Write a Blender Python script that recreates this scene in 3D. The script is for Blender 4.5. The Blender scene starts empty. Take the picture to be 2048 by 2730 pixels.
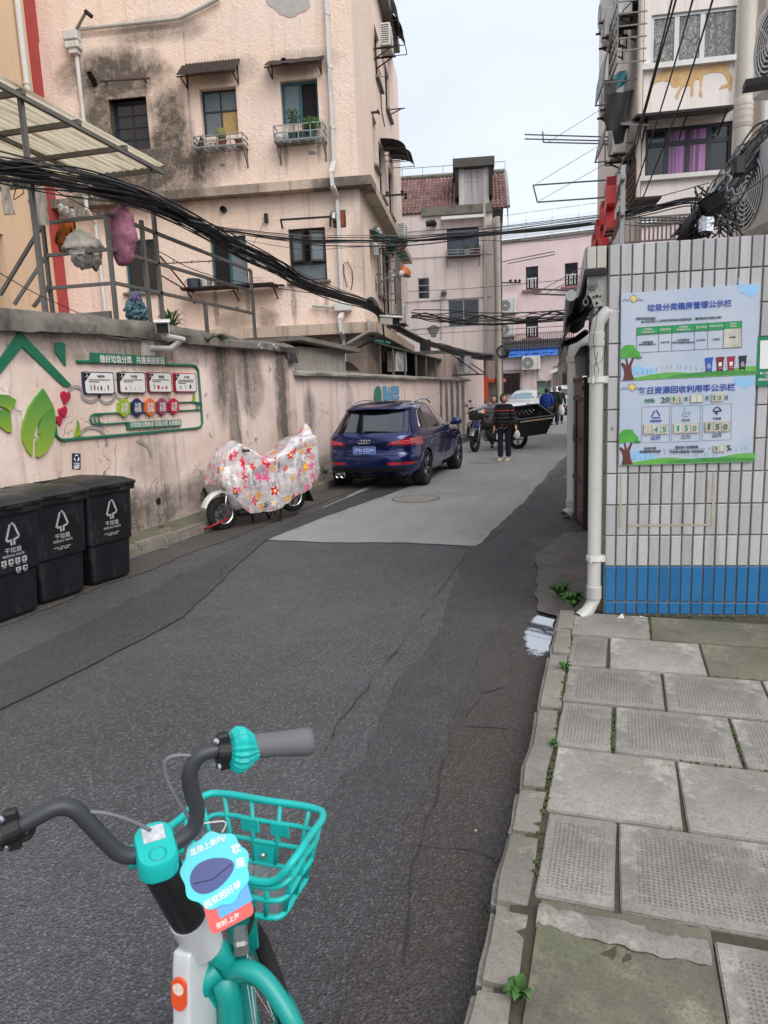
import bpy,bmesh,math,random
import numpy as np
from mathutils import Vector,Matrix,noise as mnoise
random.seed(7)
SC=bpy.context.scene
COL=SC.collection
rad=math.radians
# ------ camera
EYE=1.85
FPX,CX,CY=1895.0,1024.0,1365.0
def _basis():
 vp,sl=(1654.0,1008.0),-0.040
 d=np.array([vp[0]-CX,vp[1]-CY,FPX]);d/=np.linalg.norm(d)
 h=np.array([vp[0]+1000-CX,vp[1]+1000*sl-CY,FPX])
 n=np.cross(d,h);n/=np.linalg.norm(n)
 if n[1]>0:n=-n
 x=np.cross(d,n);x/=np.linalg.norm(x)
 return np.array([x,d,n])
RW=_basis()
cam=bpy.data.objects.new('camera',bpy.data.cameras.new('camera'))
COL.objects.link(cam)
m=Matrix.Identity(4)
for i in range(3):
 m[i][0],m[i][1],m[i][2]=RW[i][0],-RW[i][1],-RW[i][2]
m[2][3]=EYE
cam.matrix_world=m
cam.data.sensor_fit='VERTICAL';cam.data.sensor_height=36.0
cam.data.lens=36.0*FPX/2730.0
cam.data.clip_start=0.05;cam.data.clip_end=2000
cam.data.dof.use_dof=True;cam.data.dof.focus_distance=8.5;cam.data.dof.aperture_fstop=9.0
SC.camera=cam
# ------ light
world=bpy.data.worlds.new("World");SC.world=world;world.use_nodes=True
nt=world.node_tree;nt.nodes.clear()
wo=nt.nodes.new('ShaderNodeOutputWorld');bg=nt.nodes.new('ShaderNodeBackground')
sky=nt.nodes.new('ShaderNodeTexSky');sky.sky_type='NISHITA';sky.sun_disc=False
SUN_EL,SUN_AZ=rad(44),rad(128)
sky.sun_elevation=SUN_EL;sky.sun_rotation=SUN_AZ
sky.air_density=1.0;sky.dust_density=6.0;sky.ozone_density=2.0
mx=nt.nodes.new('ShaderNodeMix');mx.data_type='RGBA';mx.inputs[0].default_value=0.72
nt.links.new(sky.outputs[0],mx.inputs[6]);mx.inputs[7].default_value=(7.4,7.9,8.8,1)
tcw=nt.nodes.new('ShaderNodeTexCoord');mpw=nt.nodes.new('ShaderNodeMapping');mpw.inputs[3].default_value=(1.6,1.6,4.5);nt.links.new(tcw.outputs['Generated'],mpw.inputs[0])
nzw=nt.nodes.new('ShaderNodeTexNoise');nzw.inputs['Scale'].default_value=1.4;nzw.inputs['Detail'].default_value=5;nt.links.new(mpw.outputs[0],nzw.inputs['Vector'])
rgw=nt.nodes.new('ShaderNodeMapRange');rgw.inputs[1].default_value=.3;rgw.inputs[2].default_value=.7;rgw.inputs[3].default_value=.90;rgw.inputs[4].default_value=1.06;nt.links.new(nzw.outputs[0],rgw.inputs[0])
scw=nt.nodes.new('ShaderNodeVectorMath');scw.operation='SCALE';nt.links.new(mx.outputs[2],scw.inputs[0]);nt.links.new(rgw.outputs[0],scw.inputs['Scale'])
nt.links.new(scw.outputs[0],bg.inputs[0]);bg.inputs[1].default_value=0.105
nt.links.new(bg.outputs[0],wo.inputs[0])
sun=bpy.data.objects.new('sun',bpy.data.lights.new('sun','SUN'));COL.objects.link(sun)
sun.data.energy=1.35;sun.data.angle=rad(50);sun.data.color=(1.0,0.96,0.9)
sd=Vector((math.sin(SUN_AZ)*math.cos(SUN_EL),math.cos(SUN_AZ)*math.cos(SUN_EL),math.sin(SUN_EL)))
sun.rotation_euler=sd.to_track_quat('Z','Y').to_euler()
vs=SC.view_settings
vs.view_transform='Standard';vs.look='None';vs.gamma=1.0;vs.use_curve_mapping=False;vs.exposure=0.55
SC.render.engine='CYCLES'
SC.cycles.use_denoising=True
SC.cycles.max_bounces=7;SC.cycles.diffuse_bounces=3;SC.cycles.transparent_max_bounces=12
SC.cycles.caustics_reflective=False;SC.cycles.caustics_refractive=False
# ------ measuring: photograph pixel -> point on a real plane
ZO={1:(0,0,2.37),2:(600,0,3.016),3:(1000,350,2.552),4:(1550,0,3.16),5:(0,500,2.37),6:(600,550,2.37),7:(1200,800,4.1475),8:(1500,650,3.027),11:(0,850,2.765),12:(0,1200,3.318),13:(500,1050,3.687),14:(850,1030,3.95),15:(1200,1000,4.1475),16:(1400,1250,2.56),17:(1250,1850,2.079),18:(0,1900,1.843),21:(300,350,2.07375),22:(1050,780,3.253),23:(1450,600,5.53),24:(1400,1000,3.16),25:(1750,350,5.567),26:(350,1900,3.016),27:(400,2300,3.687),0:(0,0,1/1.2345)}
def Zc(n,x,y):
 a=ZO[n];return a[0]+x/a[2],a[1]+y/a[2]
def ray(q):
 px,py=Zc(*q)if len(q)==3 else q
 return RW@np.array([px-CX,py-CY,FPX])
def onz(q,z=0.0):
 r=ray(q);t=(z-EYE)/r[2];return Vector((t*r[0],t*r[1],z))
def ony(q,y):
 r=ray(q);t=y/r[1];return Vector((t*r[0],y,EYE+t*r[2]))
def onx(q,x):
 r=ray(q);t=x/r[0];return Vector((x,t*r[1],EYE+t*r[2]))
class Plane:
 """A vertical wall plane: origin p on the ground, u runs to the right along it, n points out of it."""
 def __init__(s,p,ang):
  a=rad(ang);s.p=Vector((p[0],p[1],0));s.u=Vector((math.cos(a),math.sin(a),0));s.n=Vector((math.sin(a),-math.cos(a),0));s.ang=a
 def at(s,q,off=0.0):
  r=Vector(ray(q));p=s.p+s.n*off
  t=(p.x*s.n.x+p.y*s.n.y)/(r.x*s.n.x+r.y*s.n.y)
  w=Vector((t*r.x,t*r.y,EYE+t*r.z))
  return ((w-p).dot(s.u),w.z)
 def w(s,a,z,off=0.0):return s.p+s.u*a+s.n*off+Vector((0,0,z))
 def mat(s,a=0.0,z=0.0,off=0.0):
  """local x along the wall, local y INTO it, local z up"""
  q=s.w(a,z,off)
  return Matrix(((s.u.x,-s.n.x,0,q.x),(s.u.y,-s.n.y,0,q.y),(0,0,1,q.z),(0,0,0,1)))
  # ------ helpers
def lin(c):
 return tuple((v/255/12.92 if v/255<=.04045 else ((v/255+.055)/1.055)**2.4)for v in c[:3])+(1.0,)
def link(o,parent=None):
 COL.objects.link(o)
 if parent is not None:o.parent=parent
 return o
def tag(o,label=None,cat=None,group=None,kind=None):
 if label:o['label']=label
 if cat:o['category']=cat
 if group:o['group']=group
 if kind:o['kind']=kind
 return o
def empty(name,loc=(0,0,0),rz=0.0,label=None,cat=None,group=None,mat=None,scale=None):
 o=bpy.data.objects.new(name,None);link(o);o.empty_display_size=.1
 if mat is not None:o.matrix_world=mat
 else:
  o.location=loc;o.rotation_euler=(0,0,rz)
  if scale:o.scale=(scale,)*3
 return tag(o,label,cat,group)
def copy_tree(o,parent=None):
 c=o.copy();COL.objects.link(c)
 if parent is not None:
  c.parent=parent;c.matrix_parent_inverse=o.matrix_parent_inverse.copy()
 for ch in list(o.children):copy_tree(ch,c)
 return c
class MB:
 """collects shapes, builds ONE mesh object"""
 def __init__(s):s.v=[];s.f=[];s.mi=[];s.M=None
 def add(s,vs,fs,mi=0):
  b=len(s.v)
  if s.M is not None:vs=[s.M@Vector(p)for p in vs]
  s.v+=[tuple(p)for p in vs];s.f+=[tuple(b+i for i in f)for f in fs];s.mi+=[mi]*len(fs);return s
 def box(s,c,d,rz=0.0,mi=0,taper=1.0,bev=0.0):
  x,y,z=d[0]/2,d[1]/2,d[2]/2
  if bev>0:
   b=min(bev,x*.9,y*.9,z*.9);vs=[];
   for sx in (-1,1):
    for sy in (-1,1):
     for sz in (-1,1):
      vs+=[(sx*x,sy*(y-b),sz*(z-b)),(sx*(x-b),sy*y,sz*(z-b)),(sx*(x-b),sy*(y-b),sz*z)]
   def I(sx,sy,sz,k):return ((sx>0)*4+(sy>0)*2+(sz>0))*3+k
   fs=[]
   for sg in (-1,1):
    fs.append([I(sg,-1,-1,0),I(sg,1,-1,0),I(sg,1,1,0),I(sg,-1,1,0)][::sg])
    fs.append([I(-1,sg,-1,1),I(-1,sg,1,1),I(1,sg,1,1),I(1,sg,-1,1)][::sg])
    fs.append([I(-1,-1,sg,2),I(1,-1,sg,2),I(1,1,sg,2),I(-1,1,sg,2)][::sg])
   for a in (-1,1):
    for b2 in (-1,1):
     fs.append([I(a,b2,-1,0),I(a,b2,1,0),I(a,b2,1,1),I(a,b2,-1,1)][::-a*b2])
     fs.append([I(a,-1,b2,0),I(a,1,b2,0),I(a,1,b2,2),I(a,-1,b2,2)][::a*b2])
     fs.append([I(-1,a,b2,1),I(1,a,b2,1),I(1,a,b2,2),I(-1,a,b2,2)][::-a*b2])
   for sx in (-1,1):
    for sy in (-1,1):
     for sz in (-1,1):fs.append([I(sx,sy,sz,0),I(sx,sy,sz,1),I(sx,sy,sz,2)][::sx*sy*sz])
  else:
   vs=[(sx*x*(taper if sz>0 else 1),sy*y*(taper if sz>0 else 1),sz*z)for sx in (-1,1)for sy in (-1,1)for sz in (-1,1)]
   fs=[(0,1,3,2),(4,6,7,5),(0,4,5,1),(2,3,7,6),(0,2,6,4),(1,5,7,3)]
  cr,sr=math.cos(rz),math.sin(rz)
  vs=[(p[0]*cr-p[1]*sr+c[0],p[0]*sr+p[1]*cr+c[1],p[2]+c[2])for p in vs]
  return s.add(vs,fs,mi)
 def span(s,a,b,mi=0,bev=0.0):
  return s.box([(a[i]+b[i])/2 for i in range(3)],[max(abs(b[i]-a[i]),1e-5)for i in range(3)],0,mi,1.0,bev)
 def tube(s,pts,r,n=6,mi=0,cap=True,closed=False):
  pts=[Vector(p)for p in pts];k=len(pts)
  rs=r if isinstance(r,(list,tuple))else [r]*k
  vs=[];up=None
  for i,p in enumerate(pts):
   if closed:t=pts[(i+1)%k]-pts[i-1]
   else:t=pts[min(i+1,k-1)]-pts[max(i-1,0)]
   if t.length<1e-9:t=Vector((0,0,1))
   t.normalize()
   if up is None:up=Vector((0,0,1))if abs(t.z)<.9 else Vector((1,0,0))
   a=up-t*up.dot(t)
   if a.length<1e-6:a=t.orthogonal()
   a.normalize();b=t.cross(a);up=a
   vs+=[p+(a*math.cos(2*math.pi*j/n)+b*math.sin(2*math.pi*j/n))*rs[i]for j in range(n)]
  fs=[]
  for i in range(k if closed else k-1):
   i2=(i+1)%k
   fs+=[(i*n+j,i*n+(j+1)%n,i2*n+(j+1)%n,i2*n+j)for j in range(n)]
  if cap and not closed:fs+=[tuple(range(n))[::-1],tuple((k-1)*n+j for j in range(n))]
  return s.add(vs,fs,mi)
 def bar(s,p,q,w,h=None,mi=0):
  """square section bar from p to q"""
  p,q=Vector(p),Vector(q);h=h or w;t=(q-p).normalized()
  up=Vector((0,0,1))if abs(t.z)<.95 else Vector((1,0,0))
  a=t.cross(up).normalized();b=a.cross(t)
  vs=[e+a*sx*w/2+b*sy*h/2 for e in (p,q)for sx,sy in ((-1,-1),(1,-1),(1,1),(-1,1))]
  return s.add(vs,[(0,1,2,3),(7,6,5,4),(0,4,5,1),(1,5,6,2),(2,6,7,3),(3,7,4,0)],mi)
 def lathe(s,prof,n=24,M=None,mi=0,cap=True):
  """profile of (r, h) turned about local z"""
  vs=[(r*math.cos(2*math.pi*j/n),r*math.sin(2*math.pi*j/n),h)for r,h in prof for j in range(n)]
  if M is not None:vs=[M@Vector(p)for p in vs]
  fs=[]
  for i in range(len(prof)-1):
   fs+=[(i*n+j,i*n+(j+1)%n,(i+1)*n+(j+1)%n,(i+1)*n+j)for j in range(n)]
  if cap:
   if prof[0][0]>1e-4:fs.append(tuple(range(n))[::-1])
   if prof[-1][0]>1e-4:fs.append(tuple((len(prof)-1)*n+j for j in range(n)))
  return s.add(vs,fs,mi)
 def prism(s,poly,d0,d1,axis='y',mi=0):
  """2D polygon extruded; axis y: poly is (x,z), axis z: (x,y), axis x: (y,z)"""
  n=len(poly)
  ar=sum(poly[i][0]*poly[(i+1)%n][1]-poly[(i+1)%n][0]*poly[i][1]for i in range(n))
  if ar<0:poly=poly[::-1]
  def P(a,d):return (a[0],d,a[1])if axis=='y' else ((a[0],a[1],d)if axis=='z' else (d,a[0],a[1]))
  vs=[P(a,d0)for a in poly]+[P(a,d1)for a in poly]
  fl=(axis=='y')!=(d1<d0)
  fs=[tuple(range(n))[::-1],tuple(range(n,2*n))]+[(i,(i+1)%n,n+(i+1)%n,n+i)for i in range(n)]
  if fl:fs=[f[::-1]for f in fs]
  return s.add(vs,fs,mi)
 def grid(s,rows,mi=0,close_u=False):
  """rows of points -> quads"""
  k=len(rows[0]);vs=[p for r in rows for p in r];fs=[]
  for i in range(len(rows)-1):
   for j in range(k if close_u else k-1):
    j2=(j+1)%k;fs.append((i*k+j,i*k+j2,(i+1)*k+j2,(i+1)*k+j))
  return s.add(vs,fs,mi)
 def ball(s,c,r,n=10,mi=0,sq=(1,1,1)):
  prof=[(math.sin(math.pi*i/n),-math.cos(math.pi*i/n))for i in range(n+1)]
  m2=max(8,int(n*1.4));rows=[]
  for rr,h in prof:
   rows.append([(c[0]+r*sq[0]*rr*math.cos(2*math.pi*j/m2),c[1]+r*sq[1]*rr*math.sin(2*math.pi*j/m2),c[2]+r*sq[2]*h)for j in range(m2)])
  return s.grid(rows,mi,True)
 def mesh(s,name,mats=(),smooth=False):
  me=bpy.data.meshes.new(name);me.from_pydata(s.v,[],s.f)
  for mm in (mats if isinstance(mats,(list,tuple))else [mats]):me.materials.append(mm)
  if any(s.mi):me.polygons.foreach_set('material_index',s.mi)
  if smooth:me.polygons.foreach_set('use_smooth',[True]*len(me.polygons))
  me.update();return me
 def build(s,name,mats,parent=None,smooth=False,loc=None,rot=None,mat=None,fix=True,auto=None):
  me=s.mesh(name,mats,smooth or auto is not None)
  if fix:
   bm=bmesh.new();bm.from_mesh(me)
   bmesh.ops.remove_doubles(bm,verts=bm.verts,dist=1e-5)if smooth else None
   bmesh.ops.recalc_face_normals(bm,faces=bm.faces);bm.to_mesh(me);bm.free()
  if auto is not None:me.set_sharp_from_angle(angle=rad(auto))
  return put(name,me,parent,loc,rot,mat)
def put(name,me,parent=None,loc=None,rot=None,mat=None):
 o=bpy.data.objects.new(name,me);link(o,parent)
 if mat is not None:
  if parent is None:o.matrix_world=mat
  else:o.matrix_basis=mat
 if loc is not None:o.location=loc
 if rot is not None:o.rotation_euler=rot
 return o
def evaluated(o,name):
 """replace an object with modifiers by its plain evaluated mesh"""
 dg=bpy.context.evaluated_depsgraph_get();dg.update()
 me=bpy.data.meshes.new_from_object(o.evaluated_get(dg));me.name=name
 o.modifiers.clear();o.data=me;return o
def jit(a):return random.uniform(-a,a)
def rough_line(pts,step=.25,amp=.02,seed=0):
 """a polygon edge made uneven, for broken asphalt and concrete edges (2D points)"""
 out=[];n=len(pts)
 for i in range(n):
  a,b=Vector(pts[i][:2]),Vector(pts[(i+1)%n][:2]);L=(b-a).length;k=max(1,int(L/step));t=(b-a)/max(L,1e-6);nn=Vector((-t.y,t.x))
  for j in range(k):
   p=a+(b-a)*j/k
   o=amp*(mnoise.noise(Vector((p.x*1.3+seed,p.y*1.3,seed)))+.6*mnoise.noise(Vector((p.x*5,p.y*5+seed,3))))
   p=p+nn*o;out.append((p.x,p.y))
 return out
def txt(body,w,mats,M,name='lettering',parent=None,h=None,ext=.0006,bold=.0,align='CENTER',maxh=None):
 """lettering as a mesh: width w (h: forced height), centred at M's origin, local x right, local z up, local -y out"""
 cu=bpy.data.curves.new(name,'FONT');cu.body=body;cu.align_x='CENTER';cu.size=1.0
 cu.resolution_u=2;cu.offset=bold;cu.extrude=.01
 o=bpy.data.objects.new(name,cu);COL.objects.link(o)
 dg=bpy.context.evaluated_depsgraph_get();dg.update()
 me=bpy.data.meshes.new_from_object(o.evaluated_get(dg));bpy.data.objects.remove(o);bpy.data.curves.remove(cu)
 co=np.empty(len(me.vertices)*3);me.vertices.foreach_get('co',co);co=co.reshape(-1,3)
 lo,hi=co.min(0),co.max(0);s=w/max(hi[0]-lo[0],1e-6);sz=s if h is None else h/max(hi[1]-lo[1],1e-6)
 c=(lo+hi)/2;out=np.empty_like(co)
 out[:,0]=(co[:,0]-c[0])*s;out[:,2]=(co[:,1]-c[1])*sz;out[:,1]=-((co[:,2]-c[2])*(ext/.01)+ext)
 me.vertices.foreach_set('co',out.ravel())
 me.materials.clear();me.materials.append(mats);me.update()
 return put(name,me,parent,mat=M)
 # ------ materials
class NT:
 def __init__(s,name):
  s.m=bpy.data.materials.new(name);s.m.use_nodes=True;s.t=s.m.node_tree
  s.b=s.t.nodes['Principled BSDF'];s.tc=None
 def n(s,t,**k):
  x=s.t.nodes.new(t)
  for a,b in k.items():
   if a.startswith('i'):x.inputs[int(a[1:])if a[1:].isdigit()else a[1:].replace('_',' ')].default_value=b
   else:setattr(x,a,b)
  return x
 def l(s,a,b):s.t.links.new(a,b);return b
 def co(s,scale=None,which='Object',loc=None):
  if s.tc is None:s.tc=s.n('ShaderNodeTexCoord')
  o=s.tc.outputs[which]
  if scale is None and loc is None:return o
  mp=s.n('ShaderNodeMapping');s.l(o,mp.inputs[0])
  if scale is not None:mp.inputs[3].default_value=(scale,)*3 if not isinstance(scale,(tuple,list))else scale
  if loc is not None:mp.inputs[1].default_value=loc
  return mp.outputs[0]
 def noise(s,scale,detail=4,rough=.6,vec=None,dist=0.0):
  x=s.n('ShaderNodeTexNoise');x.inputs['Scale'].default_value=scale;x.inputs['Detail'].default_value=detail;x.inputs['Roughness'].default_value=rough;x.inputs['Distortion'].default_value=dist
  s.l(vec if vec is not None else s.co(),x.inputs['Vector']);return x.outputs[0]
 def ramp(s,v,a,b,ca=0.0,cb=1.0):
  x=s.n('ShaderNodeMapRange');s.l(v,x.inputs[0]);x.inputs[1].default_value=a;x.inputs[2].default_value=b;x.inputs[3].default_value=ca;x.inputs[4].default_value=cb
  return x.outputs[0]
 def math(s,op,a,b=None):
  x=s.n('ShaderNodeMath',operation=op)
  for i,v in enumerate((a,b)):
   if v is None:continue
   if isinstance(v,(int,float)):x.inputs[i].default_value=v
   else:s.l(v,x.inputs[i])
  return x.outputs[0]
 def mix(s,f,a,b,blend='MIX'):
  x=s.n('ShaderNodeMix',data_type='RGBA',blend_type=blend)
  for i,v in ((0,f),(6,a),(7,b)):
   if isinstance(v,(int,float)):x.inputs[i].default_value=v if i==0 else (v,v,v,1)
   elif isinstance(v,tuple):x.inputs[i].default_value=v if len(v)==4 else v+(1,)
   else:s.l(v,x.inputs[i])
  return x.outputs[2]
 def bump(s,h,strength=.3,dist=.01,prev=None):
  x=s.n('ShaderNodeBump');x.inputs['Strength'].default_value=strength;x.inputs['Distance'].default_value=dist;s.l(h,x.inputs['Height'])
  if prev is not None:s.l(prev,x.inputs['Normal'])
  return x.outputs[0]
 def out(s,col=None,rough=None,nrm=None,**k):
  if col is not None:
   if isinstance(col,tuple):s.b.inputs['Base Color'].default_value=col
   else:s.l(col,s.b.inputs['Base Color'])
  if rough is not None:
   if isinstance(rough,(int,float)):s.b.inputs['Roughness'].default_value=rough
   else:s.l(rough,s.b.inputs['Roughness'])
  if nrm is not None:s.l(nrm,s.b.inputs['Normal'])
  for a,v in k.items():s.b.inputs[a.replace('_',' ')].default_value=v
  return s.m
def plain(name,c,rough=.6,metal=0.0,var=.12,scale=6.0,bump=.0,bscale=60,dirt=None,dirt_amt=.0,rnd=0.0,**k):
 """painted / plastic / metal surface with slight mottling, optional dirt and per-object variation"""
 n=NT(name);base=lin(c)
 v=n.noise(scale,5,.65)
 dark=tuple(x*(1-var)for x in base[:3])+(1,);light=tuple(min(1,x*(1+var))for x in base[:3])+(1,)
 col=n.mix(n.ramp(v,.3,.7),dark,light)
 if rnd:
  oi=n.n('ShaderNodeObjectInfo');col=n.mix(n.ramp(oi.outputs['Random'],0,1,0,rnd),col,(.02,.02,.02,1))
 if dirt_amt:
  d=n.ramp(n.noise(scale*.7,7,.75,n.co((1,1,.4))),.5,.72)
  col=n.mix(n.math('MULTIPLY',d,dirt_amt),col,lin(dirt or (70,64,56)))
 r=n.ramp(v,.2,.8,max(.02,rough-.07),min(1,rough+.07))
 nr=n.bump(n.noise(bscale,4,.6),bump,.004)if bump else None
 return n.out(col,r,nr,Metallic=metal,**k)
def stucco(name,c,grime=(88,82,74),gamt=.35,stains=(),streak=.4,ztop=None,lump=.5,scale=9.0,warm=None,base_rot=None,peel=0.0,peelc=(150,145,138)):
 """rough-cast wall paint; stains are (x, z, rx, rz, strength) patches of weathering on the wall itself"""
 n=NT(name);base=lin(c);co=n.co()
 big=n.noise(.55,5,.6);mid=n.noise(3.5,5,.65);fine=n.noise(38,4,.7)
 col=n.mix(n.ramp(big,.35,.68),tuple(x*.9 for x in base[:3]),base)
 if warm:col=n.mix(n.ramp(n.noise(.9,3,.5,n.co(loc=(5,3,1))),.42,.62,0,.6),col,lin(warm))
 col=n.mix(n.ramp(mid,.45,.75,0,.2),col,tuple(x*.76 for x in base[:3]))
 col=n.mix(n.ramp(fine,.52,.72,0,.2),col,tuple(x*.68 for x in base[:3]))
 g=lin(grime)
 st=n.noise(1.0,6,.7,n.co((4.5,4.5,.28)))
 blot=n.noise(1.1,7,.72)
 amt=n.math('MULTIPLY',n.ramp(st,.52,.72),streak)
 amt=n.math('ADD',amt,n.math('MULTIPLY',n.ramp(blot,.55,.75),gamt))
 if stains:
  sp=n.n('ShaderNodeSeparateXYZ');n.l(co,sp.inputs[0])
  warp=n.ramp(n.noise(1.7,5,.65),.25,.75,-.55,.55)
  tot=None
  for (x,z,rx,rz,s_)in stains:
   dx=n.math('DIVIDE',n.math('SUBTRACT',sp.outputs[0],x),rx);dz=n.math('DIVIDE',n.math('SUBTRACT',sp.outputs[2],z),rz)
   d=n.math('ADD',n.math('MULTIPLY',dx,dx),n.math('MULTIPLY',dz,dz))
   v=n.ramp(n.math('ADD',d,warp),.3,1.5,s_,0)
   tot=v if tot is None else n.math('MAXIMUM',tot,v)
  amt=n.math('ADD',amt,n.math('MULTIPLY',tot,n.ramp(n.noise(7,6,.75),.22,.55,.5,1.0)))
 amt=n.math('MINIMUM',amt,.93)
 col=n.mix(amt,col,g)
 h=n.math('ADD',n.math('MULTIPLY',n.noise(scale,3,.55,dist=1.2),1.0),n.math('MULTIPLY',n.noise(scale*4.5,4,.6),.5))
 nr=n.bump(h,lump,.022)
 if peel:
  pk=n.ramp(n.noise(1.9,8,.72,n.co(loc=(9,2,4))),.62,.635)
  col=n.mix(n.math('MULTIPLY',pk,peel),col,lin(peelc));nr=n.bump(n.math('SUBTRACT',1.0,pk),.5,.008,nr)
  cr=n.n('ShaderNodeTexVoronoi',feature='DISTANCE_TO_EDGE');cr.inputs['Scale'].default_value=1.15
  wv=n.n('ShaderNodeVectorMath',operation='ADD');n.l(co,wv.inputs[0])
  ns=n.n('ShaderNodeTexNoise');ns.inputs['Scale'].default_value=3.0;ns.inputs['Detail'].default_value=5;n.l(co,ns.inputs['Vector'])
  sc2=n.n('ShaderNodeVectorMath',operation='SCALE');n.l(ns.outputs['Color'],sc2.inputs[0]);sc2.inputs['Scale'].default_value=.55;n.l(sc2.outputs[0],wv.inputs[1]);n.l(wv.outputs[0],cr.inputs['Vector'])
  ck=n.math('MULTIPLY',n.ramp(cr.outputs[0],0,.012,1,0),n.ramp(n.noise(.8,3,.5,n.co(loc=(3,8,1))),.5,.62))
  col=n.mix(n.math('MULTIPLY',ck,.75),col,lin((70,62,58)))
 return n.out(col,n.ramp(mid,.2,.8,.82,.97),nr)
def glass(name,tint=(40,48,56),rough=.06,spec=.7):
 n=NT(name)
 v=n.noise(1.6,3,.5)
 return n.out(n.mix(n.ramp(v,.3,.7),tuple(x*.75 for x in lin(tint)[:3]),lin(tint)),n.ramp(n.noise(30,3,.6),.3,.7,rough,rough+.08),None,**{'Specular_IOR_Level':spec,'IOR':1.5})
M={}
M['white_paint']=plain('white_paint',(214,214,210),.45,dirt_amt=.25,var=.06)
M['pvc']=plain('pvc_white',(182,182,176),.38,var=.05,dirt=(120,108,88),dirt_amt=.4,scale=3)
M['pvc_cream']=plain('pvc_cream',(196,188,176),.5,var=.06,dirt=(110,100,84),dirt_amt=.4,scale=3)
M['steel']=plain('weathered_steel',(118,116,112),.5,.6,dirt=(84,60,42),dirt_amt=.5,scale=7)
M['galv']=plain('galvanised_steel',(150,152,152),.42,.7,dirt_amt=.3,scale=9)
M['rust']=plain('rusted_iron',(70,48,40),.85,.2,var=.3,dirt_amt=.4,bump=.4)
M['dark_iron']=plain('dark_iron',(40,38,38),.6,.5,var=.2)
M['black']=plain('black_rubber',(22,22,23),.55,var=.15)
M['cable']=plain('black_cable',(20,20,21),.42,var=.2)
M['cable_grey']=plain('grey_cable',(110,112,118),.45,var=.15)
M['chrome']=plain('chrome',(205,206,208),.16,1.0,var=.03)
M['concrete']=plain('old_concrete',(126,121,113),.92,var=.22,scale=5,bump=.5,bscale=30,dirt=(52,50,46),dirt_amt=.75)
M['conc_light']=plain('pale_concrete',(158,154,146),.92,var=.16,scale=5,bump=.4,bscale=40,dirt=(84,80,70),dirt_amt=.6)
M['teal_frame']=plain('teal_painted_wood',(34,84,92),.5,var=.15,dirt_amt=.3)
M['brown_frame']=plain('brown_frame',(52,44,42),.5,var=.12)
M['black_frame']=plain('black_frame',(36,42,48),.45,var=.1)
M['alu_frame']=plain('aluminium_frame',(186,188,190),.4,.3,var=.05)
M['glass']=glass('window_glass',(34,40,47))
M['glass_blue']=glass('blue_grey_glass',(44,54,72))
M['glass_frost']=glass('frosted_glass',(112,126,132),.3,.4)
M['glass_pale']=glass('curtained_glass',(104,112,112),.1)
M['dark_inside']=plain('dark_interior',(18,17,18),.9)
M['gray_cloth']=plain('grey_fabric',(52,50,48),.95,var=.2)
M['leaf']=plain('leaf_green',(58,98,38),.6,var=.45,scale=9)
M['leaf_dark']=plain('leaf_dark',(46,74,34),.6,var=.4,scale=9)
M['red']=plain('red_enamel',(176,32,30),.32,var=.1)
M['ac']=plain('ac_white',(210,210,205),.4,var=.05,dirt_amt=.3)
# ====== GROUND
def asphalt(name,c,rough=.85,speck=.5,wet=0.0,tone=.25,brown=0.0):
 n=NT(name);base=lin(c)
 big=n.noise(.45,6,.65);mid=n.noise(4,6,.7)
 vo=n.n('ShaderNodeTexVoronoi');vo.inputs['Scale'].default_value=95;n.l(n.co(),vo.inputs['Vector'])
 fine=n.noise(120,3,.7)
 col=n.mix(n.ramp(big,.3,.7),tuple(x*(1-tone)for x in base[:3]),tuple(x*(1+tone)for x in base[:3]))
 col=n.mix(n.ramp(mid,.4,.75,0,.4),col,tuple(x*.6 for x in base[:3]))
 if brown:col=n.mix(n.ramp(n.noise(.8,5,.6,n.co(loc=(4,2,7))),.45,.65,0,brown),col,lin((74,64,56)))
 sp=n.ramp(n.math('MULTIPLY',vo.outputs['Color'],1.0),.60,.92)
 col=n.mix(n.math('MULTIPLY',sp,speck),col,tuple(min(1,x*3.0+.03)for x in base[:3]))
 col=n.mix(n.math('MULTIPLY',n.ramp(fine,.5,.72),speck),col,tuple(x*.35 for x in base[:3]))
 r=n.ramp(mid,.3,.7,rough-.08,rough+.08)
 if wet:
  wm=n.ramp(n.noise(.9,6,.65,n.co(loc=(1,6,2))),.47,.6)
  r=n.mix(n.math('MULTIPLY',wm,wet),r,.22)
 h=n.math('ADD',vo.outputs['Distance'],n.math('MULTIPLY',n.noise(45,5,.7),.9))
 return n.out(col,r,n.bump(h,1.0,.016))
M['asphalt']=asphalt('road_asphalt',(86,87,89),.56,.55,.18,.34,.14)
M['asphalt_dark']=asphalt('newer_asphalt',(74,74,76),.6,.45,.1,.22)
M['asphalt_wet']=asphalt('damp_gutter_asphalt',(74,71,69),.62,.35,.7,.3,.5)
def road_concrete():
 n=NT('lane_concrete');base=lin((152,152,150))
 big=n.noise(.35,6,.6);mid=n.noise(2.6,7,.72,n.co((1,.35,1)));fine=n.noise(70,4,.75)
 col=n.mix(n.ramp(big,.3,.7),tuple(x*.78 for x in base[:3]),tuple(x*1.1 for x in base[:3]))
 col=n.mix(n.ramp(mid,.4,.72,0,.5),col,tuple(x*.6 for x in base[:3]))
 col=n.mix(n.ramp(fine,.5,.75,0,.5),col,tuple(x*.55 for x in base[:3]))
 return n.out(col,.9,n.bump(n.noise(60,4,.7),.5,.008))
M['lane_concrete']=road_concrete()
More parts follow.
